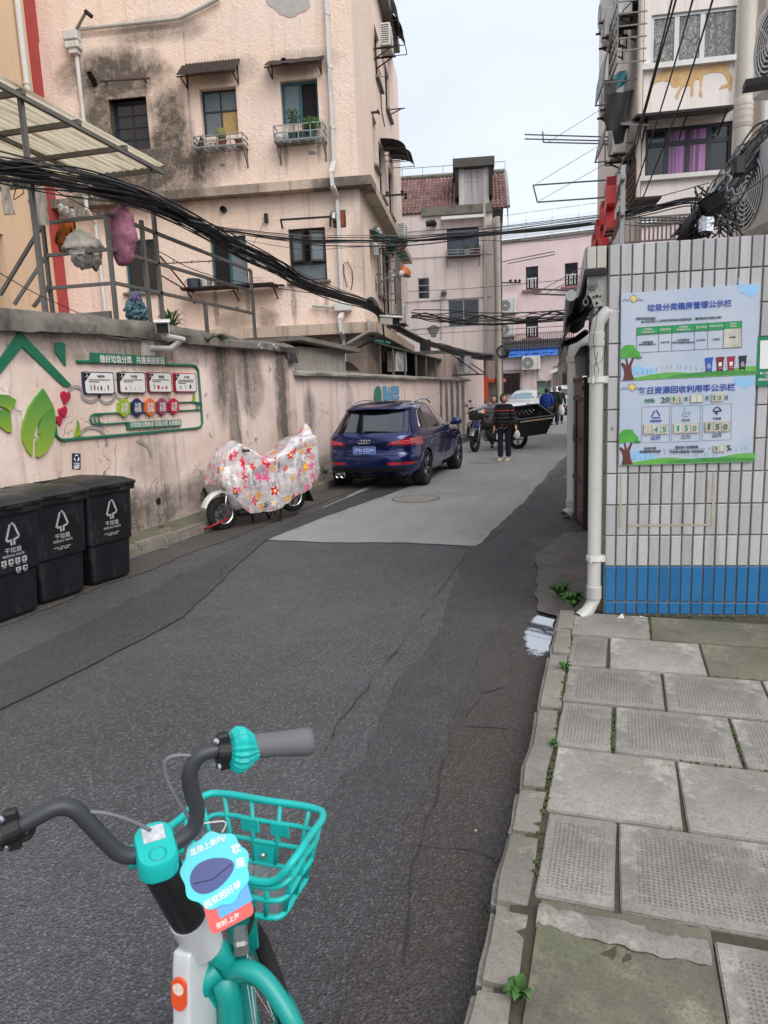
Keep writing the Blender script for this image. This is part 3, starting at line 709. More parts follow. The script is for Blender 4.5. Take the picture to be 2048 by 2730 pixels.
strip_px(11,[(570,315),(680,318)],.02,WL,M['sign_green'],'frame_end',t)
for (x0,x1,ya,yb)in ((672,900,710,778),):
 strip_px(11,[(960,765),(710,780),(685,770),(672,740),(680,712),(705,702),(900,693),(1480,672),(1488,645),(1475,618),(1440,614),(960,625)],.012,WL,M['sign_green'],'clip_loop',t)
for k in range(2):
 strip_px(11,[(740+k*30,775),(712+k*30,765),(702+k*30,740),(712+k*30,712),(740+k*30,703)],.009,WL,M['sign_green'],'clip_loop',t)
 strip_px(11,[(1420+k*18,616),(1448+k*14,622),(1456+k*14,645),(1450+k*14,668),(1420+k*18,674)],.009,WL,M['sign_green'],'clip_loop',t)
for i,(pts,mt,head,body,lb)in enumerate(((((615,392),(625,388),(830,394),(838,404),(849,545),(840,556),(640,556),(628,545)),'sign_navy','可回收物',2,'sorting board with navy corner, first of four in the paperclip frame'),(((876,396),(886,392),(1062,395),(1072,405),(1079,540),(1070,548),(895,547),(885,538)),'sign_black','干垃圾',2,'sorting board with black corner, second of four in the paperclip frame'),(((1092,398),(1100,393),(1256,397),(1264,405),(1273,535),(1265,543),(1112,542),(1103,534)),'sign_maroon','湿垃圾',2,'sorting board with maroon corner, third of four in the paperclip frame'),(((1286,402),(1292,398),(1436,401),(1444,408),(1452,532),(1446,540),(1306,539),(1297,532)),'sign_crimson','有害垃圾',3,'sorting board with crimson border, fourth of four in the paperclip frame'))):
 t=empty('sorting_board',mat=WL.mat(),label=lb,cat='sign',group='sorting boards on the pink wall')
 panel('frame',11,pts,WL,M[mt],t,.04)
 cx=sum(p[0]for p in pts)/8;cy=sum(p[1]for p in pts)/8
 ins=[(cx+(p[0]-cx)*.94,cy+(p[1]-cy)*.91)for p in pts]
 panel('face',11,ins,WL,M['sign_white'],t,.003,.041)
 x0,y0=ins[0];w=ins[3][0]-x0;h=ins[4][1]-y0
 panel('corner_badge',11,[(x0,y0),(x0+w*.24,y0),(x0+w*.03,y0+h*.46)],WL,M[mt],t,.002,.0445)
 strip_px
 b=MB();b.tube([(q[0],-.048,q[1])for q in q2(11,[(x0+w*.1,y0+h*.08),(x0+w*.14,y0+h*.22),(x0+w*.05,y0+h*.22)],WL,.048)],.004,4,closed=True);b.build('badge_glyph',M['sign_white'],t)
 ptxt(head,11,cx-w*.08,cx+w*.18,y0+h*.18,WL,M['sign_black'],t,.046,None,.02)
 rl=random.Random(i)
 for k in range(body):
  b=MB()
  for j in range(18):
   xa=x0+w*(.16+.76*j/18)
   if k==body-1 and j>8:break
   q=q2(11,[(xa,y0+h*(.34+.1*k)),(xa+w*.034,y0+h*(.39+.1*k))],WL,.046);b.span((q[0][0],-.0465,q[1][1]),(q[1][0],-.0475,q[0][1]))
  tag(b.build('small_print',M['sign_black'],t),kind='stuff')
 cols=[[(84,60,44),(150,110,60),(40,38,40),(90,80,78),(190,190,196),(150,108,86)],[(190,90,120),(210,206,200),(206,196,160),(222,214,190)],[(120,160,50),(190,40,50),(120,90,60),(206,96,112)],[(150,160,130),(206,206,206),(36,34,38)]][i]
 for k,cc in enumerate(cols):
  xa=x0+w*(.2+.72*k/len(cols));hh=h*rl.uniform(.16,.36);q=q2(11,[(xa,y0+h*.93-hh),(xa+w*.5/len(cols),y0+h*.93)],WL,.046)
  b=MB();xc=(q[0][0]+q[1][0])/2;zc=(q[0][1]+q[1][1])/2;ww=abs(q[1][0]-q[0][0])/2;hz=abs(q[1][1]-q[0][1])/2
  b.prism([(xc+ww*math.cos(a)*(1 if k%2 else .6),zc+hz*math.sin(a))for a in [2*math.pi*j/9+.2*rl.random()for j in range(9)]],-.0465,-.0475);b.build('printed_picture',plain('print',cc,.6),t)
for i,(cx,cy,sx,sy,mt,w_,lb)in enumerate(((920,655,40,70,'sign_lime','投放','lime'),(1018,653,39,68,'sign_navy','收购','navy'),(1111,651,38,67,'sign_orange','运输','orange'),(1200,648,35,66,'sign_plum','处理','plum'),(1286,645,34,61,'sign_crimson','投放','crimson'))):
 t=empty('hexagon_plaque',mat=WL.mat(),label=lb+' hexagonal plaque in the row of five under the sorting boards',cat='sign',group='hexagon plaques on the wall')
 panel('plaque',11,[(cx-sx,cy-sy*.5),(cx,cy-sy),(cx+sx,cy-sy*.5),(cx+sx,cy+sy*.52),(cx,cy+sy),(cx-sx,cy+sy*.52)],WL,M[mt],t,.045)
 ptxt('分类',11,cx-sx*.62,cx+sx*.62,cy-sy*.25,WL,M['sign_white'],t,.047);ptxt(w_,11,cx-sx*.62,cx+sx*.62,cy+sy*.25,WL,M['sign_white'],t,.047)
for (x,y,s_)in ((575,815,1.0),(1430,580,.5)):
 t=empty('tree_emblem',mat=WL.mat(),label='small pale green pair of pointed trees '+('low at the corner of the paperclip frame' if s_==1 else 'under the fourth sorting board'),cat='wall emblem')
 panel('tree_cutout',11,[(x-22*s_,y+55*s_),(x-10*s_,y-20*s_),(x-2*s_,y+55*s_)],WL,M['sign_lime'],t,.02);panel('tree_cutout',11,[(x+2*s_,y+50*s_),(x+2*s_,y-65*s_),(x+12*s_,y-40*s_),(x+26*s_,y+45*s_)],WL,M['leaf_panel'],t,.022)
t=empty('recycling_notice',mat=WL.mat(),label='small navy recycling notice on the wall above the third bin',cat='sign')
panel('board',11,[(534,990),(595,994),(595,1110),(535,1106)],WL,M['sign_navy'],t,.008)
b=MB()
for k in range(3):
 a0=math.pi/2+k*2*math.pi/3;c=WL.at((11,565,1028),.01);r=.035
 p=[(c[0]+r*math.cos(a0+d),-.011,c[1]+r*math.sin(a0+d))for d in (-.75,-.25,.25,.75)];b.tube(p,[.008,.008,.008,.003],5)
b.build('recycle_glyph',M['sign_white'],t)
ptxt('可回收物',11,543,588,1068,WL,M['sign_white'],t,.009)
for yy in (1084,1098):
 b=MB();q=q2(11,[(545,yy-2),(586,yy+2)],WL,.01);b.span((q[0][0],-.0095,q[1][1]),(q[1][0],-.0105,q[0][1]));b.build('small_print',M['sign_white'],t)
mural=plain('faded_mural',(158,150,146),.9,var=.25,scale=9)
def paint(n,pts,w,P,mats,label,name='mural_stroke',off=.006):
 q=q2(n,pts,P,off+.006);L=[];R_=[]
 for i in range(len(q)):
  a=Vector(q[max(i-1,0)]);c=Vector(q[min(i+1,len(q)-1)]);t_=(c-a).normalized();nn=Vector((-t_.y,t_.x));L.append((q[i][0]+nn.x*w,-off-.006,q[i][1]+nn.y*w));R_.append((q[i][0]-nn.x*w,-off-.006,q[i][1]-nn.y*w))
 b=MB();b.grid([L,R_]);return b.build(name,mats,None,mat=P.mat())
def arc(cx,cy,rx,ry,a0,a1,n=14):return [(cx+rx*math.cos(a0+(a1-a0)*i/n),cy+ry*math.sin(a0+(a1-a0)*i/n))for i in range(n+1)]
mur=empty('faded_mural',mat=WL.mat(),label='faded grey painted loops of an old mural under the sorting boards',cat='mural')
for pts in (arc(560,560,55,60,3.2,6.0)+arc(670,540,70,70,2.7,.3)+arc(790,560,60,60,2.8,.2),arc(905,520,55,75,2.9,.3),arc(680,920,110,120,3.6,6.4),arc(985,1010,130,110,4.9,6.3)):
 o=paint(11,pts,.02,WL,mural,'');o.parent=mur;o.matrix_basis=Matrix()
far=empty('painted_mural',mat=W2.mat(),label='faded blue and green painted figures on the wall above the blue car',cat='mural')
mb_,mg_=plain('mural_blue',(104,160,200),.9,var=.2,dirt_amt=.3),plain('mural_green',(62,124,104),.9,var=.2)
for pts,mm in (([(676,0),(715,-5),(722,60),(735,145),(680,145)],mb_),([(735,10),(750,5),(750,60),(785,90),(783,135),(735,138)],mb_),([(762,0),(846,-5),(847,82),(765,88)],mb_),([(790,105),(848,100),(848,135),(792,138)],mb_),([(590,40),(605,10),(625,-10),(650,10),(663,60),(662,150),(580,155)],mg_)):
 panel('mural_patch',14,pts,W2,mm,far,.004,.016)
b=MB();b.tube([(q[0],-.03,q[1])for q in q2(11,[(-80,35),(0,37),(150,50),(400,72),(560,103),(720,105),(820,130),(900,145),(1000,143),(1060,158),(1110,190)],WL,.05)],.017,8)
tag(b.build('conduit_pipe',M['pvc'],None,smooth=True,mat=WL.mat()),'sagging white conduit pipe along the top of the pink wall','pipe')
def cctv(c,d,s,label,arm=None,rz=None):
 """box camera: c body centre, d viewing direction"""
 t=empty('security_camera',c,math.atan2(d[1],d[0])-math.pi/2,label,'camera');t.rotation_euler=(rad(-8),0,t.rotation_euler[2])
 b=MB();b.box((0,0,0),(.11*s,.3*s,.09*s),0,0,1,.012*s);b.build('housing',M['white_paint'],t)
 b=MB();b.box((0,.03*s,.056*s),(.135*s,.36*s,.02*s),0,0,1,.008*s);b.build('sun_shield',M['white_paint'],t)
 b=MB();b.box((0,.153*s,0),(.095*s,.012*s,.075*s));b.build('front_window',M['black'],t)
 return t
sc=WL.at((11,1200,65),.38);c=WL.w(sc[0],sc[1],.38)
cctv(c,Vector((.55,-.83,0)),1.5,'white box security camera on a bracket above the green banner')
b=MB();s0=WL.at((11,1105,215),.05);b.box((s0[0],-.02,s0[1]),(.24,.04,.2));b.tube([(s0[0],-.04,s0[1]),(s0[0]+.3,-.16,s0[1]),(s0[0]+.42,-.3,s0[1]+.12),(sc[0],-.38,sc[1]-.1)],.035,8)
tag(b.build('camera_bracket',M['ac'],None,mat=WL.mat()),'curved white camera bracket bolted to the pink wall','bracket')
b=MB();b.lathe([(.0,.0),(.05,.0),(.045,-.06),(.0,-.06)],12,Matrix.Translation((WL.at((12,1400,452))[0],-.008,WL.at((12,1400,452))[1]))@Matrix.Rotation(rad(90),4,'X'))
o=b.build('drain_hole',M['dark_inside'],wall1)
weed('grass_tuft',WL.w(*WL.at((5,1310,985),.1),.08),.16,40,'drooping grass tuft on the coping, nearer the camera',21,'grass tuft',.08,M['leaf_dark'],.012)
weed('grass_tuft',WL.w(*WL.at((5,1385,975),.1),.08),.3,46,'drooping grass tuft on the coping, further from the camera',22,'grass tuft',.1,M['leaf'],.012)
weed('grass_tuft',Vector((-6.45,9.5,2.78)),.25,70,'bright grass tuft growing behind the coping by the security camera',23,'grass tuft',.3,M['leaf'],.012)
# ====== BUILDINGS: shared builders
def facade(P,s0,s1,z0,z1,opens,mats,parent,name='wall',off=0.0,rev=.22,rel=None,back=True):
 """stucco wall with real window openings and reveals, in wall coordinates"""
 S=sorted({s0,s1,*[v for o in opens for v in o[:2]if s0<v<s1]});Zs=sorted({z0,z1,*[v for o in opens for v in o[2:4]if z0<v<z1]})
 b=MB()
 def quad(a,c,e,f):b.add([(a,-off,e),(c,-off,e),(c,-off,f),(a,-off,f)],[(0,1,2,3)])
 for i in range(len(S)-1):
  for j in range(len(Zs)-1):
   cs,cz=(S[i]+S[i+1])/2,(Zs[j]+Zs[j+1])/2
   if any(o[0]<cs<o[1]and o[2]<cz<o[3]for o in opens):continue
   quad(S[i],S[i+1],Zs[j],Zs[j+1])
 for o in opens:
  a,c,e,f=o[:4];d=rev-off
  b.add([(a,-off,e),(a,d,e),(a,d,f),(a,-off,f)],[(0,1,2,3)]);b.add([(c,-off,e),(c,d,e),(c,d,f),(c,-off,f)],[(3,2,1,0)])
  b.add([(a,-off,e),(c,-off,e),(c,d,e),(a,d,e)],[(3,2,1,0)]);b.add([(a,-off,f),(c,-off,f),(c,d,f),(a,d,f)],[(0,1,2,3)])
 me=b.mesh(name,mats)
 bm=bmesh.new();bm.from_mesh(me);bmesh.ops.remove_doubles(bm,verts=bm.verts,dist=1e-4);bm.to_mesh(me);bm.free()
 return put(name,me,parent,mat=rel)
def window(parent,o,frame,pane,cols=2,rows=1,d=.14,fw=.045,bars=.035,rel=None,sill=None,curtain=None,heads=None,name='window',split=None,dark=True):
 """frame with glazing bars, panes as sub-parts; d = how far the frame sits inside the wall face"""
 a,c,e,f=o[:4];b=MB()
 b.span((a,d,e),(a+fw,d+.06,f));b.span((c-fw,d,e),(c,d+.06,f));b.span((a+fw,d+.001,e),(c-fw,d+.059,e+fw));b.span((a+fw,d+.001,f-fw),(c-fw,d+.059,f))
 xs=[a+fw+(c-a-2*fw)*i/cols for i in range(cols+1)]if split is None else [a+fw+(c-a-2*fw)*t for t in split]
 zs=[e+fw+(f-e-2*fw)*t for t in (heads or [i/rows for i in range(rows+1)])]
 for x in xs[1:-1]:b.span((x-bars/2,d+.005,e+fw),(x+bars/2,d+.055,f-fw))
 for z in zs[1:-1]:b.span((a+fw,d+.007,z-bars/2),(c-fw,d+.052,z+bars/2))
 w=b.build(name,frame,parent,mat=rel)
 for i in range(len(xs)-1):
  for j in range(len(zs)-1):
   pm=pane[(i+j*(len(xs)-1))%len(pane)]if isinstance(pane,(list,tuple))else pane
   b=MB();b.span((xs[i],d+.028,zs[j]),(xs[i+1],d+.034,zs[j+1]));b.build('pane',pm,w)
 if sill:
  b=MB();b.box(((a+c)/2,-.02,e-.035),(c-a+.16,.18,.07),0,0,1,.01);b.build('sill',sill,w)
 return w
def ac_unit(mat,label,w=.82,h=.57,d=.3,legs=True,grp='air conditioner units on the buildings',logo=None,fan=True,detail=True):
 t=empty('air_conditioner',mat=mat,label=label,cat='air conditioner',group=grp)
 b=MB();b.box((0,0,h/2),(w,d,h),0,0,1,.018);b.build('casing',M['ac'],t)
 if fan:
  fx,fz,r=-w*.16,h*.5,min(h*.43,w*.33)
  Mx=Matrix.Translation((fx,-d/2,fz))@Matrix.Rotation(rad(90),4,'X')
  MB().lathe([(0,.006),(r*.98,.006),(r*.98,0)],24,Mx).build('fan_recess',M['fan_dark'],t)
  b=MB()
  for k in range(7 if detail else 4):
   rr=r*(.2+.8*k/(6 if detail else 3));b.lathe([(rr-.006,.012),(rr+.006,.012),(rr+.006,.018),(rr-.006,.018),(rr-.006,.012)],24,Mx,cap=False)
  for k in range(8):
   a=k*math.pi/4;b.bar((fx+r*.15*math.cos(a),-d/2-.014,fz+r*.15*math.sin(a)),(fx+r*math.cos(a),-d/2-.014,fz+r*math.sin(a)),.008)
  b.lathe([(0,.02),(r*.16,.02),(r*.16,.008)],16,Mx)
  b.build('fan_grille',M['ac'],t)
 b=MB()
 n=9
 for k in range(n):
  z=h*.12+h*.76*k/(n-1);b.box((-w/2-.002,0,z),(.008,d*.7,h*.035))
 b.build('side_vent',M['fan_dark'],t)
 b=MB();b.box((w*.36,-d/2-.003,h*.5),(.006,.004,h*.92));b.build('panel_seam',M['fan_dark'],t)
 if legs:
  for x in (-w*.36,w*.36):b=MB();b.box((x,.08,-.025),(.04,d+.3,.04));b.bar((x,-d*.4,-.04),(x,d/2+.2,-.3),.03);b.box((x,d/2+.21,-.17),(.04,.03,.36));b.build('bracket',M['rust'],t)
 return t
M['fan_dark']=plain('fan_dark',(52,53,54),.7)
def corr_awning(a,c,z0,z1,out,parent,mats,name='awning',rel=None,amp=.012,pitch=.07,tri=True,y0=0.0):
 n=int((c-a)/pitch*4);L0=[];L1=[]
 for i in range(n+1):
  x=a+(c-a)*i/n;w=amp*math.sin(2*math.pi*(x-a)/pitch)
  L0.append((x,-y0,z1+w));L1.append((x,-out-y0,z0+w))
 b=MB();b.grid([L0,L1]);b.grid([[(p[0],p[1],p[2]-.006)for p in L0],[(p[0],p[1],p[2]-.006)for p in L1]])
 o=b.build(name,mats,parent,mat=rel)
 if tri:
  b=MB()
  for x in (a+.08,c-.08):b.bar((x,-y0,z0-.12),(x,-out*.9-y0,z0-.02),.025);b.bar((x,-y0,z0-.12),(x,-y0,z1-.03),.025)
  b.bar((a,-out*.9-y0,z0-.025),(c,-out*.9-y0,z0-.025),.025);b.build('awning_frame',M['rust'],o)
 return o
def pipe_run(pts,r,mats,parent,name='downpipe',n=10,collars=(),rel=None,square=False):
 b=MB()
 if square:
  for p,q in zip(pts,pts[1:]):b.bar(p,q,r*2,r*2*.7)
 else:b.tube(pts,r,n)
 for c in collars:b.lathe([(r*1.0,-.03),(r*1.22,-.03),(r*1.22,.03),(r*1.0,.03)],12,Matrix.Translation(c))
 return b.build(name,mats,parent,mat=rel,auto=35)
 # -------- main pink building on the left
CA=ony((957,490),17.0)
A=Plane((CA.x,17.0),11.0);Bp=Plane((CA.x,17.0),101.0)
bA=empty('apartment_building',mat=A.mat(),label='large pink rough-cast apartment block with teal and brown windows above the yard',cat='building')
RB=A.mat().inverted()@Bp.mat()
def R4(n,x0,y0,x1,y1,P=None,off=0.0):
 P=P or A;p=P.at((n,x0,y0),off);q=P.at((n,x1,y1),off);r1=P.at((n,x0,y1),off);r2=P.at((n,x1,y0),off)
 return ((p[0]+r1[0])/2,(q[0]+r2[0])/2,min(q[1],r1[1])/2+max(q[1],r1[1])/2,(p[1]+r2[1])/2)
zl1,zl0=A.at((21,1440,237),.35)[1],A.at((21,1440,288),.35)[1]
zk1,zk0=A.at((21,1470,1048),.35)[1],A.at((21,1470,1108),.35)[1]
cols_=[R4(1,705,622,945,955),R4(1,1270,553,1500,860),R4(2,450,640,750,990)]
low_=[R4(5,790,330,1000,660),R4(21,545,580,745,855),R4(21,978,535,1182,828)]
st=[q for o in cols_+low_ for q in ((o[0]+.04,o[2]-.5,.07,.55,.55),(o[1]-.05,o[2]-.42,.06,.45,.5))]
o1=cols_[0]
mA=stucco('pink_roughcast',(244,223,209),gamt=.13,streak=.22,lump=1.0,scale=11,warm=(238,212,190),grime=(66,62,56),stains=[(o1[0]+.2,o1[3]+.5,1.3,.6,1.0),(o1[0]-.25,o1[2]+.2,.45,1.9,.9),(o1[1]+.5,o1[2]+.0,.6,1.4,.95),(o1[0]+.5,zl1+.6,2.2,.75,1.0),(o1[1]+.3,o1[3]+1.4,1.2,.3,.6),(o1[0]+.6,o1[3]+.2,.4,.6,.7),(-2.4,zk1+.2,.3,.25,.6),(-5.9,3.2,.18,.9,.8),(-3.3,zk1+.15,.5,.25,.5),(.1,zl0-1.5,.4,1.0,.35),(-1.2,8.9+.5,.9,.25,.35),(-3.1,9.4,.9,.3,.35)]+st)
facade(A,-8.2,0,zl1-.02,13.2,cols_,mA,bA,'wall')
facade(A,-8.2,0,zk1-.02,zl0+.02,low_,mA,bA,'wall')
mAd=stucco('pink_roughcast_base',(188,168,156),gamt=.6,streak=.5,lump=.7,scale=11,stains=[(-2,1.8,4,1.6,.6)])
facade(A,-8.2,0,-.1,zk0+.02,[],mAd,bA,'wall')
sp=A.at((1,1190,600))[0]
ms=stucco('ledge_render',(196,178,162),gamt=.35,streak=.8,lump=.6,scale=10,stains=[(-.3,zl1-.15,.8,.6,.95),(-4.4,zl1-.15,.9,.6,.9),(-3,zl1-.1,.8,.3,.6),(-6.5,zl1-.1,1.8,.6,.8)])
b=MB();b.span((-8.2,-.345,zl0),(.345,.1,zl1));b.build('ledge',ms,bA)
b=MB();b.span((-8.2,-.335,zk0),(.335,.1,zk1));b.build('ledge',ms,bA)
B_len=11.0
b=MB();b.span((.101,-.345,zl0+.003),(B_len,.1,zl1-.003));b.build('ledge',ms,bA,mat=RB)
b=MB();b.span((.101,-.335,zk0+.003),(B_len,.1,zk1-.003));b.build('ledge',ms,bA,mat=RB)
facade(A,-8.2,sp,zl1+.001,A.at((1,1165,175),.06)[1],[cols_[0]],mA,bA,'wall_panel',off=.06)
g,gb,gf=M['glass'],M['glass_blue'],M['glass_frost']
window(bA,cols_[0],M['black_frame'],[gb],2,4,.16)
window(bA,cols_[1],M['black_frame'],[M['glass_pale'],M['amber']if 'amber' in M else plain('amber_blind',(176,148,92),.5,var=.2),gf,gf],2,2,.16,heads=[0,.57,1])
window(bA,cols_[2],M['teal_frame'],[gf,M['dark_inside']],2,1,.12,fw=.06,bars=.07)
window(bA,low_[0],M['teal_frame'],[g],2,1,.1,fw=.06,bars=.06,sill=M['concrete'])
window(bA,low_[1],M['teal_frame'],[M['dark_inside'],gf],2,1,.1,fw=.06,bars=.06)
wb=window(bA,low_[2],M['brown_frame'],[gf,M['dark_inside']],1,2,.12,fw=.06,bars=.07,heads=[0,.34,1],sill=M['concrete'])
for sx,xa in ((1,low_[2][0]+.06),(-1,low_[2][1]-.06)):
 e,f=low_[2][2]+.45,low_[2][3]-.06;wd=.33
 b=MB();
 for (p0,p1)in (((0,e),(0,f)),((wd,e),(wd,f)),((0,e+.03),(wd,e+.03)),((0,f-.03),(wd,f-.03))):b.bar((p0[0],0,p0[1]),(p1[0],0,p1[1]),.07,.045)
 b2=MB();b2.span((.03,-.005,e+.03),(wd-.03,.005,f-.03))
 Mh=Matrix.Translation((xa,.1,0))@Matrix.Rotation(rad(-22 if sx>0 else -158),4,'Z')
 c=b.build('casement',M['brown_frame'],bA,mat=Mh);b2.build('pane',gf,c)
SB=lambda n,x0,y0,x1,y1,off=0.0:R4(n,x0,y0,x1,y1,Bp,off)
def sb(n,x,y,off=0.0):return Bp.at((n,x,y),off)
ob=[]
s_a=sb(2,1185,940)[0];s_b=sb(2,1216,960)[0];ob.append((s_a,s_b,sb(2,1200,1320)[1],sb(2,1195,930)[1]))
s_c=sb(6,960,300)[0];s_d=sb(6,992,300)[0];lowb=(s_c,s_d,sb(6,975,560)[1],sb(6,970,250)[1])
up2=(sb(2,1180,100)[0],sb(2,1205,100)[0],sb(2,1190,200)[1],sb(2,1190,-120)[1])
far_w=[(4.2,5.3,zl1+.7,zl1+2.2),(6.6,7.9,zl1+.7,zl1+2.2),(4.2,5.3,zl1+3.9,zl1+5.3),(6.6,7.9,zl1+3.9,zl1+5.3)]
facade(Bp,0,B_len,zl1-.02,13.2,ob+far_w,mA,bA,'wall',rel=RB)
far_l=[(4.0,6.2,zk1+.5,zk1+2.6),(7.2,8.6,zk1+1.0,zk1+2.4)]
facade(Bp,0,B_len,zk1-.02,zl0+.02,[lowb]+far_l,mA,bA,'wall',rel=RB)
facade(Bp,0,B_len,-.1,zk0+.02,[(3,9,.9,2.6)],mAd,bA,'wall',rel=RB)
window(bA,ob[0],M['teal_frame'],[g],1,2,.1,rel=RB,sill=M['concrete']);window(bA,lowb,M['black_frame'],[g],1,1,.1,rel=RB,sill=M['concrete'])
for o in far_w+far_l:window(bA,o,M['black_frame'],[g,gb],2,1,.08,rel=RB,sill=M['concrete'])
window(bA,(3,9,.9,2.6),M['black_frame'],[M['dark_inside']],4,1,.1,rel=RB)
b=MB();b.span((-8.2,0.02,13.2),(.3,9,13.45));b.build('roof',M['concrete'],bA)
p=[A.at((2,x,y),.012)for x,y in ((330,-20),(330,15),(352,40),(400,70),(430,100),(445,118),(480,122),(520,140),(560,128),(585,100),(640,85),(678,50),(675,-20))]
b=MB();b.prism(rough_line(p,.06,.05,2),-.003,-.012);b.build('bare_patch',plain('bare_plaster',(176,172,168),.95,bump=.4),bA)
for i,(n,x,y,r)in enumerate(((2,700,1232,28),(1,1405,1045,14),(1,1345,1075,12),(21,608,185,12),(21,655,885,14),(21,825,980,10),(21,690,975,14))):
 c=A.at((n,x,y));rr=r/(2.4 if n!=2 else 3)*.0095;pts=[(c[0]+rr*(1.3*math.cos(a))*random.uniform(.6,1.2),c[1]+rr*.6*math.sin(a)*random.uniform(.6,1.3))for a in [2*math.pi*k/11 for k in range(11)]]
 b=MB();b.prism(pts,-.002,-.006);b.build('flaked_patch',M['conc_light'],bA)
ap=lambda n,x,y,off:(A.at((n,x,y),off)[0],-off,A.at((n,x,y),off)[1])
x0=ap(2,845,600,.08)[0]
zt=13.0;za=ap(2,890,1300,.08)[2];zb_=ap(2,890,1390,.4)[2]
M['dp']=plain('white_downpipe',(206,206,202),.45,dirt_amt=.35,var=.05)
pipe_run([(x0,-.08,zt),(x0,-.08,za)],.055,M['dp'],bA,square=True,collars=[(x0,-.08,ap(2,830,y,.08)[2])for y in (110,540,1030)])
zc=A.at((2,885,1500),.42)[1];zd=A.at((2,905,1600),.08)[1];ze=A.at((21,1270,945),.08)[1];zf=A.at((21,1270,1000),.08)[1]
x1=ap(2,910,1700,.08)[0]
pipe_run([(x0,-.08,za),(x0-.02,-.42,zb_),(x0,-.42,zc),(x1,-.08,zd),(x1,-.08,ze)],.055,M['dp'],bA,square=True)
b=MB();b.box((x1+.02,-.14,(ze+zf)/2),(.42,.24,abs(ze-zf)*.9),0,0,1,.02);b.build('rain_hopper',M['dp'],bA)
xg=ap(21,1275,1050,.08)[0];zg=A.at((21,1270,1040),.4)[1];zh=A.at((21,1270,1110),.4)[1];zi=A.at((21,1275,1150),.08)[1]
pipe_run([(x1,-.12,zf),(xg-.02,-.4,zg),(xg,-.4,zh),(xg,-.08,zi),(xg,-.08,.3)],.055,M['dp'],bA,square=True)
pipe_run([ap(21,1105,963,.1),ap(21,1235,975,.1)],.035,M['pvc'],bA,'overflow_pipe')
pipe_run([ap(21,1415,1040,.45),ap(21,1420,1105,.45),ap(21,1300,1175,.2)],.04,M['pvc'],bA,'overflow_pipe')
pipe_run([ap(21,1478,1130,.5),ap(21,1440,1150,.5),ap(21,1330,1215,.3)],.03,M['cable'],bA,'overflow_pipe')
hq=ap(1,455,230,.16);hq2=ap(1,465,290,.16)
b=MB();b.box(hq,(.36,.26,.22),0,0,1,.02);b.box(hq2,(.34,.24,.16),0,0,1,.02);b.box((hq2[0]+.01,hq2[1],hq2[2]-.13),(.2,.16,.1));b.build('rain_hopper',M['dp'],bA)
pipe_run([(hq2[0]+.02,-.1,hq2[2]-.1),(hq2[0]+.04,-.1,zl1),(hq2[0]+.04,-.42,zl1-.05),(hq2[0]+.04,-.42,zl0-.1),(hq2[0]+.06,-.1,zl0-.4),(hq2[0]+.1,-.1,.5)],.05,M['dp'],bA)
pipe_run([ap(1,500,185,.1),ap(1,1135,115,.1),ap(1,1290,40,.1),ap(1,1390,-15,.1)],.045,M['pvc'],bA,'rain_pipe')
pipe_run([ap(1,480,190,.12),ap(1,545,75,.3)],.035,M['galv'],bA,'standpipe');pipe_run([ap(1,540,70,.3),ap(1,580,105,.3)],.05,M['dark_iron'],bA,'standpipe_head')
M['rusty_sheet']=plain('rusted_sheet',(54,44,42),.8,.3,var=.35,dirt_amt=.5)
a0=A.at((1,1145,470),.5);a1=A.at((1,1565,470),.5);corr_awning(A.at((1,1160,470))[0],A.at((1,1525,465))[0],a0[1],A.at((1,1160,420))[1]+.05,.5,bA,M['rusty_sheet'],pitch=.075)
a0=A.at((2,310,545),.45);corr_awning(A.at((2,350,540))[0],A.at((2,800,520))[0],a0[1]+.05,A.at((2,420,530))[1]+.12,.45,bA,M['rusty_sheet'],amp=.008,pitch=.4)
b=MB();q=[ap(1,630,515,.4),ap(1,950,495,.4)];b.bar(q[0],q[1],.03);b.bar(ap(1,680,520,.0),ap(1,640,515,.4),.03);b.bar(ap(1,930,520,.0),ap(1,900,490,.4),.03);b.bar(ap(1,660,525,.0),ap(1,930,510,.0),.03);b.build('bare_awning_frame',M['rust'],bA)
b=MB();b.lathe([(.0,.0),(.07,.0),(.07,.35),(.055,.35),(.055,.05)],14,Matrix.Translation(ap(1,610,545,.0))@Matrix.Rotation(rad(60),4,'X'));b.build('vent_pipe',M['dark_iron'],bA)
for q in ((2,480,505),(21,617,435)):
 c=ap(*q,.0);b=MB();b.lathe([(0,0),(.075,0),(.075,.1),(.06,.1),(.055,.02)],14,Matrix.Translation(c)@Matrix.Rotation(rad(90),4,'X'));b.build('vent_pipe',M['dark_iron'],bA)
b=MB();b.bar(ap(21,930,490,.5),ap(21,1210,472,.5),.04);b.bar(ap(21,940,535,.05),ap(21,930,488,.5),.04);b.bar(ap(21,1205,525,.05),ap(21,1205,470,.5),.04);b.build('bare_awning_frame',M['dark_iron'],bA)
h0=A.at((21,1218,440));h1=A.at((21,1292,530));b=MB();b.span((h0[0],-.003,h1[1]),(h1[0],.0,h0[1]));br=b.build('brick_hole',M['dark_inside'],bA)
for r in range(7):
 for c in range(2):
  w=(h1[0]-h0[0]-.04)/2;zz=h1[1]+.05+(h0[1]-h1[1]-.08)*r/6.4
  b=MB();b.box((h0[0]+.02+w*(c+.5)+jit(.02),-.012+jit(.01),zz),(w-.02,.03,.055));b.build('brick',M['brick'],br)
b=MB();c=ap(21,1222,460,.12);b.ball((c[0],c[1],c[2]),.09,8);b.tube([(c[0],0,c[2]),(c[0],-.15,c[2]),(c[0],-.18,c[2]-.12)],.07,10);b.build('vent_hood',M['galv'],bA)
